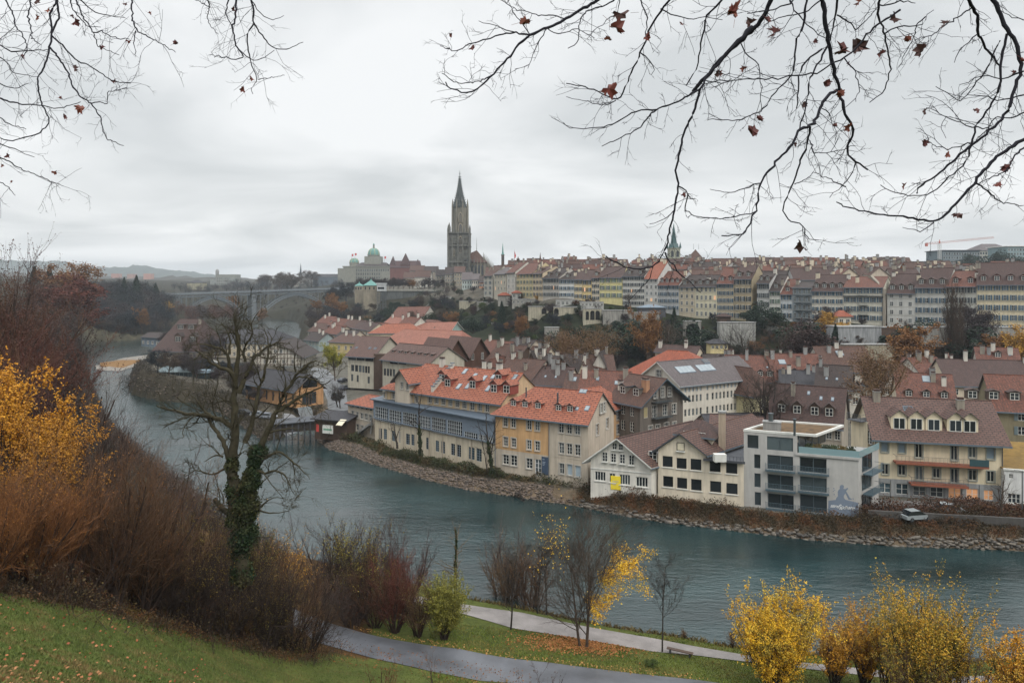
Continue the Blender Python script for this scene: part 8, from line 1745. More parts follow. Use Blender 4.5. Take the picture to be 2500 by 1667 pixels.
# left edge wood, back to front
for (u,Y,vt,wide,bk,seed,lb,kw) in [
 (-5,95,600,.34,B_MV,1, 'tallest purple-brown bare tree at the left picture edge',A_(cat='tree',stems=22,dens=(14,10),rmin=.022,leaf=LF_WR,nleaf=9000,lsize=.2)),
 (-70,90,610,.5,B_BR,2, 'bare tree cut by the left picture edge behind the tallest one',A_(cat='tree',stems=18,dens=(12,9),rmin=.022,leaf=LF_WR,nleaf=7000,lsize=.2)),
 (45,105,665,.42,B_BR,3, 'brown bare tree right of the tallest edge tree',A_(cat='tree',stems=20,dens=(13,10),rmin=.022,leaf=LF_WR,nleaf=10000,lsize=.22)),
 (100,125,705,.42,B_MV,4, 'mauve-brown bare tree on the slope under the orange hilltop crown',A_(cat='tree',stems=20,dens=(13,10),rmin=.025,leaf=LF_WP,nleaf=12000,lsize=.28)),
 (20,88,740,.5,B_RD,5, 'dark red-brown crown below the tallest edge tree',A_(cat='tree',stems=16,dens=(12,10),rmin=.02,leaf=LF_WR,nleaf=12000,lsize=.17)),
 (105,96,790,.38,B_RD,6, 'broad rust-red crown overhanging the river bend',A_(cat='tree',stems=18,dens=(12,11),rmin=.02,leaf=LF_WR,nleaf=14000,lsize=.17)),
 (60,84,830,.45,B_RD,7, 'lower rust-red crown left of the overhanging one',A_(cat='tree',stems=16,dens=(12,10),rmin=.018,leaf=LF_WR,nleaf=10000,lsize=.14)),
 (150,92,880,.4,B_DK,8, 'dark purple tree at the water edge below the rust-red crown',A_(cat='tree',stems=15,dens=(12,9),rmin=.018)),
 (-40,75,790,.5,B_BR,9, 'brown bare crown at the left edge above the yellow tree',A_(cat='tree',stems=16,dens=(12,9),rmin=.018)),
 (-10,58,862,.36,B_DK,10, 'bright yellow-leaved tree at the left edge, upper one',A_(cat='tree',stems=14,dens=(11,9),leaf=leafmat((.55,.27,.025),(.40,.17,.02)),nleaf=15000,lsize=.22,rmin=.012,tmin=.3)),
 (70,54,935,.32,B_DK,11, 'bright yellow-leaved tree right below the upper yellow one',A_(cat='tree',stems=14,dens=(11,9),leaf=leafmat((.52,.25,.02),(.36,.15,.015)),nleaf=13000,lsize=.2,rmin=.012,tmin=.3)),
 (100,46,1010,.30,B_BR,12, 'amber ochre dense tree below the yellow ones',A_(cat='tree',stems=16,dens=(12,10),leaf=leafmat((.42,.20,.025),(.28,.12,.02)),nleaf=15000,lsize=.13,rmin=.01,tmin=.2)),
 (190,66,925,.5,B_DK,13, 'dark leafless tree with fine twigs leaning over the river',A_(cat='tree',stems=16,dens=(11,8),rmin=.014,lean=.15)),
 (215,58,1010,.45,B_DK,14, 'lower dark twiggy tree against the bright river',A_(cat='tree',stems=12,dens=(9,7),rmin=.011,lean=.25)),
 (165,75,870,.4,B_DK,81, 'dark twiggy tree hanging over the river left of the gravel bar',A_(cat='tree',stems=14,dens=(11,8),rmin=.016)),
 (225,70,955,.4,B_DK,82, 'dark leafless tree at the water edge right of the yellow trees',A_(cat='tree',stems=14,dens=(11,8),rmin=.015,lean=.1)),
 (255,64,1010,.5,B_MV,83, 'mauve leafless tree at the water edge above the fan shrubs',A_(cat='tree',stems=12,dens=(10,7),rmin=.013)),
 (20,36,1085,.45,B_BR,15, 'russet-brown fine-twigged tree at left edge, behind the grass',A_(cat='tree',stems=20,dens=(16,12),rmin=.006,leaf=L_OR,nleaf=3500,lsize=.06)),
 (-40,29,1140,.5,B_OR,16, 'russet tree with dark forked trunk at the left picture edge',A_(cat='tree',stems=22,dens=(16,13),rmin=.0055,lean=.12,leaf=L_OR,nleaf=3500,lsize=.05)),
 (70,33,1120,.5,B_OR,17, 'wide russet shrub tree second from the left edge',A_(cat='tree',stems=22,dens=(16,13),rmin=.0055,leaf=L_OR,nleaf=3500,lsize=.05)),
 (150,37,1170,.4,B_OR,18, 'russet shrub between the two large fan-shaped shrubs',A_(stems=20,dens=(14,12),rmin=.006)),
 (265,31.5,1085,.42,B_BR,19, 'large fan-shaped brown shrub tree with leaning dark stems',A_(cat='tree',stems=26,dens=(17,13),rmin=.0055,leaf=L_OR,nleaf=1800,lsize=.06)),
 (345,33,1140,.42,B_BR,20, 'fan-shaped brown shrub tree right of the large one',A_(cat='tree',stems=24,dens=(16,12),rmin=.0055,lean=.15,leaf=L_OR,nleaf=1300,lsize=.06)),
 (330,42,1015,.5,B_MV,21, 'thin pale-twigged tree standing against the bright water',A_(cat='tree',stems=9,dens=(9,6),rmin=.007)),
 (420,44,1045,.55,B_MV,22, 'loose leafless tree left of the huge ivy tree',A_(cat='tree',stems=10,dens=(9,6),rmin=.007)),
 (205,34,1250,.7,B_DK,23, 'small dark shrub at the grass edge under the fan shrubs',A_(stems=14,dens=(9,7),leaf=L_RS,nleaf=1200,lsize=.06)),
 (440,36,1235,.45,B_BR,24, 'brown shrub thicket at the end of the fan shrubs',A_(stems=20,dens=(12,9),rmin=.006,leaf=L_DY,nleaf=1500,lsize=.06)),
 (470,38.5,1290,.6,B_DK,25, 'dark shrub with sparse yellow leaves, first of the middle thicket',A_(stems=20,dens=(12,10),leaf=L_DY,nleaf=2600,lsize=.07)),
 (535,42,1270,.55,B_DK,26, 'olive-leaved shrub at the foot of the huge ivy tree',A_(stems=20,dens=(12,10),leaf=L_OL,nleaf=5200,lsize=.08)),
 (600,46,1310,.6,B_DK,27, 'yellow-green leaved shrub right below the huge ivy tree',A_(stems=20,dens=(12,10),leaf=L_OL,nleaf=4800,lsize=.08)),
 (560,40,1385,.6,B_DK,28, 'dark low shrub in the middle thicket above the grass',A_(stems=22,dens=(12,9),leaf=L_DY,nleaf=1500,lsize=.06)),
 (640,45,1370,.6,B_DK,29, 'dark brown shrub with golden leaves low in the middle thicket',A_(stems=22,dens=(12,9),leaf=L_DY,nleaf=2600,lsize=.07)),
 (700,49,1385,.7,B_BR,30, 'brown shrub hanging over the asphalt path, left',A_(stems=22,dens=(13,9),leaf=L_DY,nleaf=600,lsize=.07)),
 (745,51,1430,.9,B_DK,31, 'low arching bare shrub right at the asphalt path',A_(stems=22,dens=(12,9))),
 (655,60,1320,.8,B_TN,32, 'straw-golden shrub by the river behind the thicket',A_(stems=16,dens=(10,9),leaf=leafmat((.5,.25,.04),(.36,.2,.05)),nleaf=2200,lsize=.12,rmin=.009)),
 (700,66,1345,.8,B_BR,33, 'yellow-leaved bush at the water line left of the plum thicket',A_(stems=14,dens=(9,8),leaf=L_GO,nleaf=1800,lsize=.12,rmin=.009)),
 (585,41,1440,.5,B_BR,71, 'low brown shrub at the grass edge under the huge ivy tree',A_(stems=20,dens=(12,9),leaf=L_DY,nleaf=1200,lsize=.06)),
 (665,46.5,1440,.5,B_DK,72, 'dark low shrub at the grass edge, left of the arching one',A_(stems=20,dens=(12,9),leaf=L_OL,nleaf=1500,lsize=.07)),
 (500,37.5,1400,.5,B_DK,73, 'dark twiggy shrub at the grass edge below the olive-leaved one',A_(stems=20,dens=(12,9),leaf=L_RS,nleaf=900,lsize=.06)),
 (400,34.5,1330,.5,B_DK,74, 'dark shrub between the fan shrubs and the middle thicket',A_(stems=20,dens=(12,9))),
 (-10,24.5,1400,.4,B_BR,75, 'low brown twigs at the left picture edge above the grass',A_(stems=14,dens=(9,8))),
 (120,29.5,1340,.5,B_BR,76, 'thin brown brushwood between edge tree and fan shrubs',A_(stems=14,dens=(10,8))),
 # riverbank mass
 (790,72,1300,.55,B_MV,34, 'mauve bare tree first in the riverside thicket',A_(cat='tree',stems=14,dens=(12,9),rmin=.010)),
 (845,70,1310,.5,B_DK,35, 'dark bare tree in the riverside thicket with brown leaves',A_(cat='tree',stems=14,dens=(12,9),rmin=.010,leaf=L_DY,nleaf=2200,lsize=.12)),
 (885,67,1330,.45,B_DK,36, 'olive-gold leaved tree in the riverside thicket',A_(cat='tree',stems=14,dens=(12,9),rmin=.010,leaf=L_OL,nleaf=4200,lsize=.13)),
 (930,71,1318,.5,B_MV,37, 'mauve bare tree right of the olive-gold one',A_(cat='tree',stems=14,dens=(12,9),rmin=.010)),
 (990,72,1330,.5,B_MV,38, 'plum-grey bare tree before the ivy-stemmed one',A_(cat='tree',stems=14,dens=(12,9),rmin=.010)),
 (860,64,1420,.7,B_DK,39, 'low dark shrub at the foot of the riverside thicket',A_(stems=18,dens=(12,9),leaf=L_RS,nleaf=1500,lsize=.09,rmin=.009)),
 (965,64.5,1400,.6,B_RD,40, 'dark red shrub beside the yellow-green bush',A_(stems=20,dens=(13,10),rmin=.010,leaf=LF_RD,nleaf=3200,lsize=.09)),
 (915,65,1430,.6,B_BR,41, 'brown low shrub left of the dark red one',A_(stems=18,dens=(12,9),rmin=.009)),
 (1020,64,1440,.5,B_BR,42, 'brownish shrub crowding the yellow-green bush',A_(stems=16,dens=(10,8),rmin=.009,leaf=L_OL,nleaf=800,lsize=.09)),
 (1085,63.5,1412,.42,B_YG,43, 'bright yellow-green willow bush at the path fork',A_(stems=30,dens=(14,12),rmin=.008,leaf=L_LG,nleaf=26000,lsize=.12,low=.25)),
 (1255,80,1318,.4,B_MV,45, 'faint mauve sapling tree by the water left of the yellow-leaved tree',A_(cat='tree',stems=8,dens=(11,8),rmin=.009)),
 (1300,77,1350,.4,B_BR,46, 'low brown bush at the water edge by the gravel path',A_(stems=12,dens=(10,8),rmin=.009)),
 (1235,79,1370,.5,B_TN,47, 'pale bush at the water edge left of the small bare tree',A_(stems=12,dens=(10,8),rmin=.009)),
 # bottom saplings
 (955,40,1560,.35,B_RD,48, 'red-twigged sapling sticking up before the asphalt path',A_(stems=9,dens=(8,6),rmin=.006,leaf=L_RS,nleaf=60,lsize=.1)),
 (1085,38,1595,.45,B_BR,49, 'thin pinkish sapling right of the red-twigged one',A_(stems=6,dens=(7,5),rmin=.005,leaf=L_RS,nleaf=60,lsize=.08)),
 (1195,30,1600,.4,B_BR,50, 'leafy olive-brown sapling at the bottom picture edge',A_(stems=7,dens=(6,4),rmin=.005,leaf=leafmat((.16,.09,.02),(.26,.16,.03)),nleaf=420,lsize=.12)),
 (1300,34,1605,.4,B_MV,51, 'wispy bare sapling at the bottom edge right of the leafy one',A_(stems=5,dens=(7,5),rmin=.005)),
 # yellow bushes right
 (1900,56.5,1445,.62,B_YG,52, 'big bright yellow rounded bush beside the gravel path',A_(stems=46,dens=(14,10),rmin=.006,leaf=L_YE,nleaf=60000,lsize=.125,low=.12,up=.13,tmin=.12)),
 (2035,57,1480,.33,B_TN,53, 'narrow orange-gold upright bush right of the big yellow one',A_(stems=22,dens=(11,9),rmin=.006,leaf=L_GO,nleaf=12000,lsize=.12,low=.25,up=.15)),
 (2110,57.5,1475,.36,B_TN,54, 'orange-gold upright bush, third from the big yellow bush',A_(stems=22,dens=(11,9),rmin=.006,leaf=L_GO,nleaf=14000,lsize=.12,low=.18,up=.15)),
 (2165,56,1450,.30,B_YG,55, 'thin green-gold bush between two orange ones',A_(stems=16,dens=(10,8),rmin=.006,leaf=leafmat((.34,.26,.04),(.45,.25,.03)),nleaf=9000,lsize=.12,low=.2,up=.15)),
 (2262,52,1430,.42,B_YG,56, 'tallest green-gold upright bush with long shoots at right',A_(stems=38,dens=(14,10),rmin=.006,leaf=leafmat((.38,.28,.035),(.50,.24,.02)),nleaf=30000,lsize=.12,low=.12,up=.14)),
 (2355,52,1500,.6,B_TN,57, 'low straggly tan bush right of the tallest one',A_(stems=20,dens=(11,9),rmin=.006,leaf=L_DY,nleaf=3000,lsize=.10,low=.1)),
 (2230,50,1560,.7,B_BR,58, 'low brown undergrowth bush at the foot of the tallest green-gold one',A_(stems=20,dens=(11,9),rmin=.006,leaf=L_OL,nleaf=3500,lsize=.1)),
 (2495,47,1545,.55,B_YG,59, 'yellow-orange bush cut by the right bottom corner',A_(stems=26,dens=(12,10),rmin=.006,leaf=L_GO,nleaf=18000,lsize=.13,low=.05)),
 (1830,62,1560,.5,B_TN,60, 'small orange-tipped twig bush left behind the big yellow bush',A_(stems=12,dens=(9,7),rmin=.006,leaf=L_GO,nleaf=500,lsize=.1)),
 (1790,66,1530,.3,B_TN,61, 'tuft of tall tan reeds on the river edge',A_(stems=16,dens=(3,2),rmin=.006)),
 (1670,68,1530,.3,B_TN,62, 'small bare reed tuft right of the slim bare tree',A_(stems=14,dens=(4,3),rmin=.006))]:
 sh('tree' if kw.get('cat')=='tree' else 'shrub',lb,u,Y,vt,wide,bk,seed,**kw)
eg=np.array([tuple(XY(u,Yfoot(u,v))) for u,v in ((-120,1432),(0,1446),(120,1462),(250,1486),(380,1518),(500,1556),(620,1590),(700,1604),(770,1606))]);eg=line_pts(eg,.12,rg)
thicket('undergrowth',eg,lump(.9,.3,1.3),55,.09,leafmat((.09,.05,.025),(.045,.04,.02),(.13,.055,.02), 'undergrowth_leaves'),51,.8,True,BK_ST)
thicket('undergrowth',eg[::3]+np.array([.5,3.0]),lump(.6,.6,2.2),110,.11,leafmat((.07,.04,.022),(.04,.035,.02),(.10,.07,.02), 'undergrowth_leaves_two'),52,1.5,True,BK_ST)
eb=line_pts([tuple(G(u,v,2)) for u,v in ((770,1480),(850,1500),(950,1520),(1040,1530))],.12,rg);thicket('undergrowth',eb,lump(.9,.4,1.6),60,.14,leafmat((.08,.04,.025),(.05,.03,.02),(.12,.09,.02), 'undergrowth_leaves_three'),53,1.2,True,BK_ST)
nb=line_pts(plan([(215,930),(212,965),(235,1005),(280,1055),(350,1115),(450,1185),(560,1275),(650,1330),(747,1362)]),.4,rg)
for o_,hl_,dn,sd_ in ((2.0,(.8,2.6),46,54),(5.0,(1.5,4.2),60,55)):
 thicket('bank_thicket',nb+np.array([-.75,-.65])*o_,lump(.33,*hl_),dn,.20,leafmat((.05,.036,.028),(.085,.055,.036),None, 'bank_thicket_leaves'),sd_,1.3,True,BK_ST)
# single-trunk trees on the near bank
def stree(label,u,vb,z,vt,r,wide,seed,bk=BK_D,leaf=None,nleaf=0,lt=None,two=False,lsize=.16,t0=.22,n=(16,9,7)):
 p=G(u,vb,z);h=zat(vt,p)-gz(p.x,p.y);rr=np.random.default_rng(seed);b=(p.x,p.y,gz(p.x,p.y)-.1);root=empty('bare_tree' if not nleaf else 'autumn_tree',b,0,label, 'tree')
 st=[[0,0,0],[-.6,.1,0]] if two else [[0,0,0]];dr=[[.03,0,1],[-.16,.05,1]] if two else [[.02,0,1]];L0=[h*.9,h*.8][:len(st)]
 lv=[dict(seg=8,wander=.03,up=.05,taper=.15),dict(seg=6,wander=.07,up=.10,n=n[0],ratio=wide,ang=50,t0=t0,rr=.42,tl=1.1),dict(seg=5,wander=.12,up=.07,n=n[1],ratio=.5,ang=36,t0=.15,rr=.5,rmin=.013),dict(seg=3,wander=.16,up=.05,n=n[2],ratio=.42,ang=35,t0=.2,rr=.6,rmin=.011)]
 o=grow(rr,st,dr,L0,[r,r*.85][:len(st)],lv);V,Fq=tube_geo(*o[0],7);link('trunk',npmesh('trunk',V,Fq,bk),root);ps=[(*tube_geo(a_,b_,3),0) for a_,b_ in o[1:]]
 if nleaf: tips=np.concatenate([o[-1][0][i] for i in (1,2,3)]+[o[-2][0][-1]]);tips=tips[lt(tips/h)];lf_=tips[:,0]<0;wt=np.where(lf_,.05/max(1,lf_.sum()),.90/max(1,(~lf_).sum()));C=tips[rr.choice(len(tips),nleaf,p=wt/wt.sum())]+rr.normal(size=(nleaf,3))*lsize*1.3;ps.append((*leaf_geo(rr,C,lsize*rr.uniform(.6,1.3,nleaf)),1))
 V,Fq,mi=join(ps);link('crown',npmesh('crown',V,Fq,[bk,leaf or bk],mi),root);return root
stree('slender bare tree on the grass strip between the two paths, leftmost',1247,1536,2,1325,.10,.36,3)
stree('slim bare tree beside the gravel path, left of the yellow bush',1617,1588,1.9,1345,.09,.34,4)
stree('two-stemmed tree with bare crown and bright yellow leaves on its right side',1432,1578,2.3,1308,.16,.68,6,bk=BK_B,leaf=L_YE,nleaf=5600,lt=lambda c: ((c[:,0]>.20+.08*np.sin(c[:,2]*20)) & (c[:,2]<.62)) | ((c[:,0]>.05) & (c[:,2]<.40)) | ((c[:,0]>.3) & (c[:,2]<.78)) | ((c[:,0]<-.16) & (c[:,2]>.80)),two=True,t0=.12,n=(30,11,6))
stem_tree('ivy_stemmed_tree', 'thin upright tree with yellow-green ivy stem over the thicket',P(1112,1420,70),[([P(1112,1440,70),P(1112,1380,70),P(1114,1320,70),P(1112,1285,70)],.12,.03),([P(1113,1355,70),P(1128,1342,70)],.05,.02)],2.4,BK_Y,12,ivy=[(0,0,.95,.2,900)],tdens=6)
for u,vt,lb in ((1312,1330, 'straight thin bare trunk behind the yellow-leaved tree, left one'),(1334,1290, 'straight thin bare trunk behind the yellow-leaved tree, right one')): stree(lb,u,1490,1.5,vt,.09,.2,int(u))
# overhanging branches with dead leaves
def hang(name,label,groups,Y,leaves,seed,sc,trunk_pts,twl=.5,tr=.035):
 r=np.random.default_rng(seed);paths=[];root_b=trunk_pts[0]
 paths.append((trunk_pts,.30,.14))
 for conv,ls in groups:
  for w0,w1,l in ls:
   dr=r.normal()*.10;y0=Y*(1+r.uniform(-.18,.18));paths.append(([tuple(P(*conv(*q),y0*(1+dr*j/len(l)))) for j,q in enumerate(l)],w0*y0/F/2*1.2,w1*y0/F/2*1.25))
 b=Vector(root_b);root=empty(name,b,0,label, 'tree');bn=np.array(b);parts=[];S_,D_,Ls,Rs=[],[],[],[]
 bk=bark((.022,.022,.028), 'wet_bark')
 for i,(pts,r0,r1) in enumerate(paths):
  pts=np.array(pts,float)-bn;s=np.r_[0,np.cumsum(np.linalg.norm(np.diff(pts,axis=0),axis=1))];m=max(6,min(70,int(s[-1]/(.05*sc))));t=np.linspace(0,s[-1],m);P2=np.stack([np.interp(t,s,pts[:,a]) for a in range(3)],-1);Q=P2.copy();Q[1:-1]=.25*P2[:-2]+.5*P2[1:-1]+.25*P2[2:];P2=Q
  P2[1:-1]+=r.normal(size=(m-2,3))*.006*sc;rad=np.linspace(r0,r1,m)*(1+.12*np.abs(r.normal(size=m)));parts.append((*tube_geo(P2[:,None,:],rad[:,None],6),0))
  if i:
   k_=max(2,int(s[-1]/twl*3.0));tt=r.uniform(.05,1,k_);ii=np.minimum((tt*(m-1)).astype(int),m-2);dd=nrm(P2[ii+1]-P2[ii]);pr=r.normal(size=dd.shape)*np.array([1,.6,1]);pr=nrm(pr-(pr*dd).sum(-1,keepdims=True)*dd);a=np.radians(r.uniform(25,70,k_))[:,None];S_.append(P2[ii]);D_.append(dd*np.cos(a)+pr*np.sin(a));Ls.append(twl*r.uniform(.25,1.0,k_));Rs.append(np.full(k_,.0030*sc))
 V,Fq,mi=join(parts);link('branches',npmesh('branches',V,Fq,bk),root)
 tw=grow(r,np.concatenate(S_),np.concatenate(D_),np.concatenate(Ls),np.concatenate(Rs),[dict(seg=5,wander=.16,up=-.02,taper=.6),dict(seg=4,wander=.2,up=0,n=2,ratio=.55,ang=42,t0=.25,rr=.8,rmin=.0023*sc),dict(seg=2,wander=.2,up=0,n=2,ratio=.4,ang=45,t0=.3,rr=.8,rmin=.0019*sc)])
 V,Fq,mi=join([(*tube_geo(a_,b_,3),0) for a_,b_ in tw]);link('twigs',npmesh('twigs',V,Fq,bk),root)
 lobes=[(0,-.40),(.16,-.30),(.40,-.34),(.36,-.12),(.54,.04),(.38,.16),(.40,.36),(.22,.30),(.16,.42),(.05,.40),(0,.56),(-.08,.38),(-.26,.42),(-.24,.26),(-.50,.20),(-.36,.02),(-.46,-.24),(-.24,-.22),(-.14,-.36)]
 LMs=[plain(c,.7,0, 'dead_leaf',.5) for c in ((.16,.03,.018),(.11,.022,.018),(.20,.05,.025),(.08,.03,.025))]
 for conv,ll in leaves:
  for x,y,s_ in ll:
   u,v=conv(x,y);u1_,_=conv(x+s_,y);y0=Y*(1+r.uniform(-.1,.1));c=P(u,v,y0);size=(u1_-u)*y0/F*(1.25 if Y>9 else 1.0);mb=MB();a=r.uniform(0,6.28);tilt=r.uniform(.3,1.1);bend=r.uniform(.4,1.3);R_=Matrix.Rotation(a,3, 'Y') @ Matrix.Rotation(tilt,3, 'Z') @ Matrix.Rotation(r.uniform(-.5,.5),3, 'X')
   cr_=r.uniform(.5,1.1);pp_=[Vector((px*cr_,bend*(px*px)*1.8-.3*bend*abs(py)+.08*r.normal(),py+.04*r.normal()))*size for px,py in lobes];cc_=Vector((0,0,0))
   pp_=[R_ @ q for q in pp_]
   for i in range(len(pp_)): mb.poly([cc_,pp_[i],pp_[(i+1) % len(pp_)]])
   st_=R_ @ Vector((0,0,-.5*size));mb.cyl(st_,st_*1.9,.0018*sc,.0014*sc,4)
   mb.build('dead_leaf',LMs[int(r.integers(0,4))],root,loc=c-b)
 return root
zl_=lambda x,y: (x/2.851,y/2.851)
za=lambda x,y: (1050+x/2.24,y/2.24)
zb2=lambda x,y: (1700+x/2.4125,y/2.4125)
LEFT=[(4,1.6,[(400,-120),(400,0),(345,95),(360,250),(345,330),(300,500),(262,520),(262,600),(290,730),(345,820),(350,855),(270,930),(60,990),(0,960)]),(4,1.4,[(380,-100),(395,0),(415,120),(370,200),(355,250),(430,310),(530,425),(600,440),(680,500),(790,570),(910,580)]),(3.6,1.2,[(345,330),(400,390),(480,520),(500,590),(560,680),(640,720),(700,820),(715,900),(740,970),(860,1015)]),(2,1,[(640,720),(690,705),(735,725),(750,715),(745,640),(800,635),(885,610)]),(3,1.2,[(30,-100),(40,0),(90,110),(110,190),(170,270),(190,340),(150,420)]),(3,1.2,[(230,-90),(220,0),(190,110),(215,200),(215,270),(280,310)]),(3,1.2,[(520,-90),(530,0),(570,110),(650,230),(710,215),(780,265),(900,275)]),(1.8,1,[(650,230),(680,320),(740,350),(830,385)]),(3,1.2,[(-60,290),(0,320),(80,360),(330,345)]),(3.4,1,[(-60,670),(0,685),(130,725),(300,735),(400,760),(560,710)]),(2.6,1,[(-60,960),(0,1010),(140,1050),(240,1095)]),(3,1,[(-60,1050),(0,1090),(150,1180),(320,1245),(440,1295)]),(2,1,[(-50,1220),(0,1270),(70,1310),(105,1360)]),(3.4,1,[(930,-100),(920,0),(915,130),(965,230),(1060,270),(1130,310),(1220,365)]),(1.8,1,[(945,220),(930,290),(945,395)]),(2.4,1,[(560,0),(650,80),(740,110),(870,125)]),(4.4,1.4,[(1650,-90),(1640,0),(1640,130),(1615,190),(1650,330),(1705,400),(1645,420),(1550,390),(1490,400)]),(3,1.4,[(1595,-60),(1585,0),(1570,100),(1615,190)]),(4,1,[(1740,-90),(1750,0),(1765,80),(1760,150),(1800,210),(1850,290),(1920,345),(2000,345),(2110,295)]),(3,1,[(1770,160),(1710,270),(1740,400),(1760,480),(1795,555),(1740,640),(1760,655)]),(1.6,1,[(1795,555),(1870,545),(1980,525)]),(2.4,1,[(1420,-60),(1440,0),(1460,50),(1440,120),(1470,190),(1520,240)]),(2,1,[(1745,0),(1800,90),(1880,150),(1975,110)]),(2,1,[(0,400),(60,440),(90,520),(180,520),(260,535)]),(2,1,[(1460,50),(1400,20),(1355,0)]),(2,1,[(1650,330),(1770,430),(1850,400),(1910,350)]),(2,1,[(0,820),(70,870),(180,900)]),(2.6,1,[(480,-60),(500,60),(560,130),(600,180),(700,190)]),(2.4,1,[(-40,560),(30,600),(100,620),(200,580)])]
LLF=[(330,70,40),(520,150,55),(500,115,32),(255,120,38),(250,5,50),(515,475,45),(155,395,45),(560,755,60),(450,815,38),(45,1080,34),(380,1195,34),(895,285,34),(1220,300,34),(790,560,34),(710,330,32),(1755,548,38),(1695,625,42),(1630,65,32),(80,1265,20),(870,25,26),(420,683,22),(1040,95,26),(10,1150,24)]
RA=[(7,2,[(1060,-80),(910,0),(850,40),(740,105),(640,155),(545,190),(490,240),(430,320),(340,410),(280,470),(240,505),(170,510),(85,470),(85,450)]),(3.4,1.4,[(545,190),(480,180),(420,180),(300,220),(220,240),(140,285),(55,252)]),(2.4,1.2,[(340,410),(275,445),(155,460),(65,402)]),(2.4,1.2,[(740,105),(660,80),(600,90),(560,70),(480,60),(385,0)]),(2,1,[(640,155),(590,240),(560,300),(535,375)]),(3.4,1.4,[(1080,-60),(1010,0),(940,35),(850,60),(820,110),(805,240),(755,265)]),(4.4,2,[(1350,-70),(1310,0),(1265,50),(1195,170),(1150,290),(1100,400),(1040,530),(1015,550),(960,520),(890,490),(745,457)]),(2,1,[(1015,550),(960,578),(870,562),(745,530)]),(9,3.4,[(1760,150),(1680,220),(1590,330),(1500,440),(1475,490)]),(4,1.4,[(1475,490),(1380,545),(1240,600),(1190,640),(1140,705),(1030,760),(940,800)]),(3,1.2,[(1240,600),(1130,600),(1000,680),(860,705),(760,700),(730,670)]),(4.6,2.6,[(1475,490),(1440,620),(1390,720),(1360,850),(1345,930),(1360,1020),(1335,1150),(1310,1260),(1285,1380),(1220,1460),(1130,1475),(1040,1450),(960,1400)]),(3,1.2,[(1285,1380),(1310,1430),(1370,1500),(1420,1540),(1480,1600)]),(2,1,[(1220,1460),(1190,1540),(1150,1590)]),(3,1.2,[(1360,1020),(1410,1060),(1440,1090)]),(2.4,1,[(1410,1060),(1385,1140),(1450,1190),(1580,1195),(1680,1185)]),(3,1.6,[(1140,-50),(1150,0),(1190,100),(1180,200)]),(4.4,2,[(1680,-60),(1600,0),(1510,90),(1490,200),(1470,300),(1450,400),(1400,470)]),(2.4,1,[(1150,290),(1210,340),(1240,385),(1210,410)]),(2,1,[(1335,1150),(1290,1200),(1200,1225)]),(2.4,1,[(1260,50),(1400,110),(1510,90),(1600,110)]),(2,1,[(1040,-40),(1030,60),(960,120),(880,180)]),(2,1,[(545,190),(450,60),(400,-10)]),(2,1,[(1500,440),(1600,460),(1650,430)]),(2,1,[(640,155),(700,190),(800,150),(900,210)]),(2,1,[(480,180),(370,150),(265,115)])]
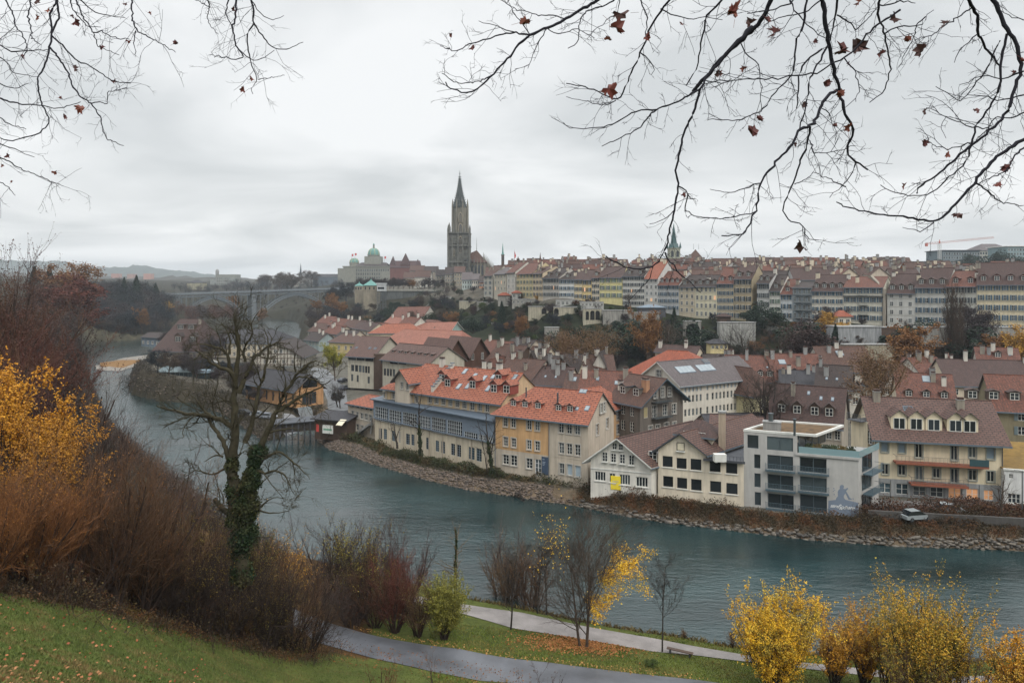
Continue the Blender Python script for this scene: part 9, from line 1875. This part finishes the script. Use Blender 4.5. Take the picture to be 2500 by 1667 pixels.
RB=[(9,7,[(480,-70),(440,0),(390,110),(330,180),(240,260),(130,370),(50,460),(-20,540)]),(9,3,[(735,-80),(740,0),(760,130),(790,330),(830,490),(880,690),(930,740),(925,800),(875,870),(910,930),(1010,1000)]),(2.4,1,[(940,950),(910,1040),(850,1110),(785,1165)]),(6,2,[(830,530),(770,570),(740,620),(710,700),(670,745),(605,760),(580,830),(480,950),(400,1040),(375,1090),(350,1240),(305,1330),(290,1380),(150,1388)]),(2.4,1,[(375,1080),(280,1110),(210,1140),(80,1115)]),(2.4,1,[(350,1245),(250,1270),(120,1290),(0,1280)]),(4,1.4,[(670,745),(660,850),(610,940),(580,1080),(520,1180),(505,1230),(540,1300),(630,1315),(640,1400),(720,1415)]),(4,2,[(775,270),(700,400),(660,480),(650,600),(610,760)]),(4,2,[(740,290),(640,370),(600,450),(605,600),(590,640)]),(4.4,1.4,[(660,-50),(640,60),(640,140),(580,250),(580,380),(560,450),(470,530),(430,600),(380,660),(250,710),(70,705)]),(5,2.4,[(835,-70),(830,0),(820,90),(790,240)]),(5,1.6,[(1110,-70),(1080,0),(1065,80),(1110,200),(1140,350),(1140,450),(1100,550),(1020,605)]),(3.4,1.4,[(640,-40),(560,20),(440,60),(300,80)]),(3,1.4,[(760,-20),(640,80),(500,100),(400,150)]),(4,1.4,[(1200,60),(1040,170),(960,270),(870,340),(700,430),(500,460),(200,470),(0,500)]),(7,3.4,[(1560,-60),(1600,0),(1650,80),(1660,200),(1720,300),(1790,390)]),(8,3,[(1720,-60),(1750,0),(1820,150),(1900,290),(1910,450),(1860,540),(1850,640),(1760,750),(1620,860),(1500,960),(1400,1040),(1300,1110),(1300,1140)]),(5,1.4,[(1830,200),(1790,400),(1770,580),(1650,740),(1620,850),(1590,960),(1510,1030),(1380,1140),(1300,1160),(1160,1130),(1085,1090)]),(7,2,[(2020,780),(1930,820),(1800,900),(1700,990),(1640,1070),(1540,1190),(1470,1270),(1400,1310),(1200,1275),(960,1240),(825,1190)]),(2.4,1,[(1400,1310),(1330,1370),(1215,1340)]),(3.4,1.2,[(1640,1075),(1700,1110),(1790,1190),(1930,1210)]),(2.4,1,[(1620,850),(1500,875),(1400,860),(1360,810)]),(4,1.4,[(2000,850),(1930,870),(1860,930),(1840,1000),(1660,1085)]),(2.4,1,[(1720,750),(1600,740),(1480,700),(1380,640)]),(2.4,1,[(1350,100),(1300,140),(1280,220),(1190,400)]),(3,1.2,[(1620,50),(1520,110),(1400,200),(1290,235)]),(3,1.2,[(1790,240),(1700,430),(1560,600),(1410,510)]),(3,1.2,[(1930,420),(1800,470),(1700,440),(1550,500)]),(3,1.2,[(1930,560),(1800,600),(1700,560),(1600,560)]),(3,1.2,[(1980,640),(1850,700),(1760,690),(1700,780),(1620,850)]),(2.4,1,[(1660,200),(1560,280),(1520,370)]),(2.4,1,[(260,250),(300,330),(370,380),(380,560),(385,660)]),(3,1.2,[(550,0),(580,60),(640,140),(720,210),(790,240)]),(3,1.2,[(830,90),(900,130),(940,180),(1000,120),(1080,30)]),(2.4,1,[(870,340),(930,420),(960,500),(940,600)]),(2,1,[(740,640),(790,680),(800,730)]),(2,1,[(670,830),(690,900),(760,905),(850,885),(930,860)]),(2,1,[(580,1085),(640,1060),(690,1015)]),(2.4,1,[(880,1100),(800,1060),(690,1015)]),(3,1.2,[(1080,30),(1200,10),(1290,20)]),(3,1,[(1110,200),(1220,150),(1330,160),(1360,80),(1400,60)]),(2,1,[(1930,120),(1850,100),(1790,60)])]
AL=[(515,120,76),(1045,75,110),(1020,150,105),(970,215,50),(980,485,108),(230,257,50),(115,195,28),(1185,200,54),(1650,62,62),(1580,400,44),(1385,1070,32),(1380,130,32)]
BLf=[(235,60,115),(320,140,80),(420,115,54),(465,190,84),(280,410,54),(855,295,95),(950,270,105),(1090,320,64),(1175,105,80),(1245,228,48),(1320,300,95),(960,12,55),(850,550,54),(635,615,48),(375,695,60),(330,768,90),(900,755,62),(815,738,36),(770,490,52),(580,850,36),(1465,140,58),(1350,655,54),(1655,650,54),(1345,840,54),(1485,912,52),(1225,1098,46),(1540,1265,66),(1775,1085,52),(1825,990,62),(1870,430,42),(1920,350,38),(625,1450,84),(135,430,48),(700,240,36),(900,375,28)]
hang('overhanging_tree', 'leafless tree reaching in from the right with dark branches and large red dead leaves',[(za,RA),(zb2,RB)],6.6,[(za,AL),(zb2,BLf)],61,1.0,[(9.5,2.5,28),(9.2,3.5,36),(8.0,5.0,42.5),(5.0,6.2,43.5),(1.5,6.6,43)],twl=.42)
hang('overhanging_tree', 'leafless tree with thin blue-black twigs hanging in from the upper left',[(zl_,LEFT)],12.0,[(zl_,LLF)],62,1.3,[(-16,9,27),(-15.5,10,38),(-13,11.5,44),(-8,12,45.5),(-4.6,12,45.5)],twl=.8)
# grass and fallen leaves
def scatter_near(n,u0,u1,Y0,Y1,seed,cond):
 r=np.random.default_rng(seed);Y=Y0*(Y1/Y0)**r.uniform(0,1,n);u=r.uniform(u0,u1,n);x=(u-U0)/F*Y;z=ground(x,Y);v=V0+(H-z)*F/Y;kp=cond(u,v,Y);return x[kp],Y[kp],z[kp],r
def blades(name,x,y,z,r,hgt,wd,mat_):
 n=len(x);a=r.uniform(0,2*PI,n);l=r.normal(size=(n,2))*.5;h=hgt*r.uniform(.5,1.2,n);w=wd*r.uniform(.6,1.2,n);c,s=np.cos(a)*w/2,np.sin(a)*w/2
 V=np.stack([np.stack([x-c,y-s,z-.01],-1),np.stack([x+c,y+s,z-.01],-1),np.stack([x+c*.5+l[:,0]*h*.4,y+s*.5+l[:,1]*h*.4,z+h*.6],-1),np.stack([x+l[:,0]*h,y+l[:,1]*h,z+h*.95],-1)],1).reshape(-1,3);o=link(name,npmesh(name,V,np.arange(4*n).reshape(n,4),mat_));o['kind']='stuff';return o
edge_v=lambda u: 1452+np.clip(u,-200,1300)*.165
c1=lambda u,v,Y: (v>edge_v(u)) & (v<1800) & (u<1180)
x,y,z,r=scatter_near(190000,-120,1150,11,56,1,c1);blades('grass',x,y,z,r,.11,.035,leafmat((.06,.095,.022),(.13,.16,.04),(.17,.125,.05), 'grass'))
x,y,z,r=scatter_near(60000,1050,2500,52,68,2,lambda u,v,Y: (v>1500) & (river_sd((u-U0)/F*Y,Y)>2));
asphp=np.array([tuple(p) for p in asph_top]+[tuple(p) for p in asph_bot[::-1]]);gravp=np.array([tuple(p) for p in grav_top]+[tuple(p) for p in grav_bot[::-1]])
kp=~inside(x,y,asphp) & ~inside(x,y,gravp);blades('grass',x[kp],y[kp],z[kp],r,.16,.07,leafmat((.08,.12,.018),(.16,.19,.03),(.18,.15,.04), 'grass_strip'))
x,y,z,r=scatter_near(26000,1000,2500,60,78,3,lambda u,v,Y: (np.abs(river_sd((u-U0)/F*Y,Y)-1.4)<1.4));blades('bank_grass',x,y,z,r,.45,.12,leafmat((.09,.06,.025),(.13,.10,.03),None, 'bank_grass'))
def fallen(name,x,y,z,r,s,mat_): V,Fq=leaf_geo(r,np.stack([x,y,z+.05],-1),s*r.uniform(.6,1.3,len(x)),flat=.85,asp=.9);V[:,2]=V[:,2]*1.0;o=link(name,npmesh(name,V,Fq,mat_));o['kind']='stuff';return o
LFA=leafmat((.32,.12,.05),(.20,.06,.03),(.36,.18,.08), 'fallen_leaves')
x,y,z,r=scatter_near(1500,-100,1150,11,40,4,c1);fallen('fallen_leaves',x,y,z+.05,r,.13,LFA)
x,y,z,r=scatter_near(9000,380,1300,30,62,5,lambda u,v,Y: (v>edge_v(u)-25) & (v<edge_v(u)+30));fallen('fallen_leaves',x,y,z+.04,r,.12,leafmat((.24,.10,.03),(.14,.06,.02),None, 'fallen_leaves_brown'))
p=G(1405,1570,2.2);n=3800;r=np.random.default_rng(9);x=p.x+r.normal(size=n)*2.6+.4;y=p.y+r.normal(size=n)*1.3;kp=~inside(x,y,gravp);fallen('fallen_leaves',x[kp],y[kp],ground(x[kp],y[kp])+.05,r,.16,leafmat((.34,.15,.05),(.22,.09,.03),None, 'golden_leaves'))
ep=line_pts([tuple(q) for q in asph_top[3:9]],.05,rg);ep=ep+rg.normal(size=ep.shape)*.35+np.array([.2,.5]);fallen('fallen_leaves',ep[:,0],ep[:,1],ground(ep[:,0],ep[:,1])+.07,rg,.12,leafmat((.40,.24,.08),(.30,.15,.05),None, 'pale_leaves'))
p=G(1590,1630,2.6);n=700;r=np.random.default_rng(19)
p=G(1590,1625,2.6);plant('b_green',p.x,p.y,.9, 'tiny dark green bush alone on the grass strip',None,1.6)
p=G(1660,1597,1.9);bn=empty('bench',(p.x,p.y,gz(p.x,p.y)),-.45, 'low dark backless bench beside the slim bare tree on the gravel path', 'bench');mb=MB();mb.box(-1.2,1.2,-.2,.2,.40,.46);mb.build('seat',M_WOOD,bn)
for sx_ in (-.9,.9): mb=MB();mb.box(sx_-.06,sx_+.06,-.17,.17,0,.399);mb.build('leg',M_DKGREY,bn)
# haze
hm=bpy.data.materials.new('haze');hm.use_nodes=True;nt=hm.node_tree;nt.nodes.clear();o_=nt.nodes.new('ShaderNodeOutputMaterial');vp=nt.nodes.new('ShaderNodeVolumePrincipled')
vp.inputs['Color'].default_value=(.80,.87,.93,1);vp.inputs['Density'].default_value=0.00014;vp.inputs['Anisotropy'].default_value=0.2;nt.links.new(vp.outputs[0],o_.inputs['Volume'])
mb=MB();mb.box(-5200,5200,-120,5200,-6,168);hz_=mb.build('haze',hm);hz_['kind']='stuff'
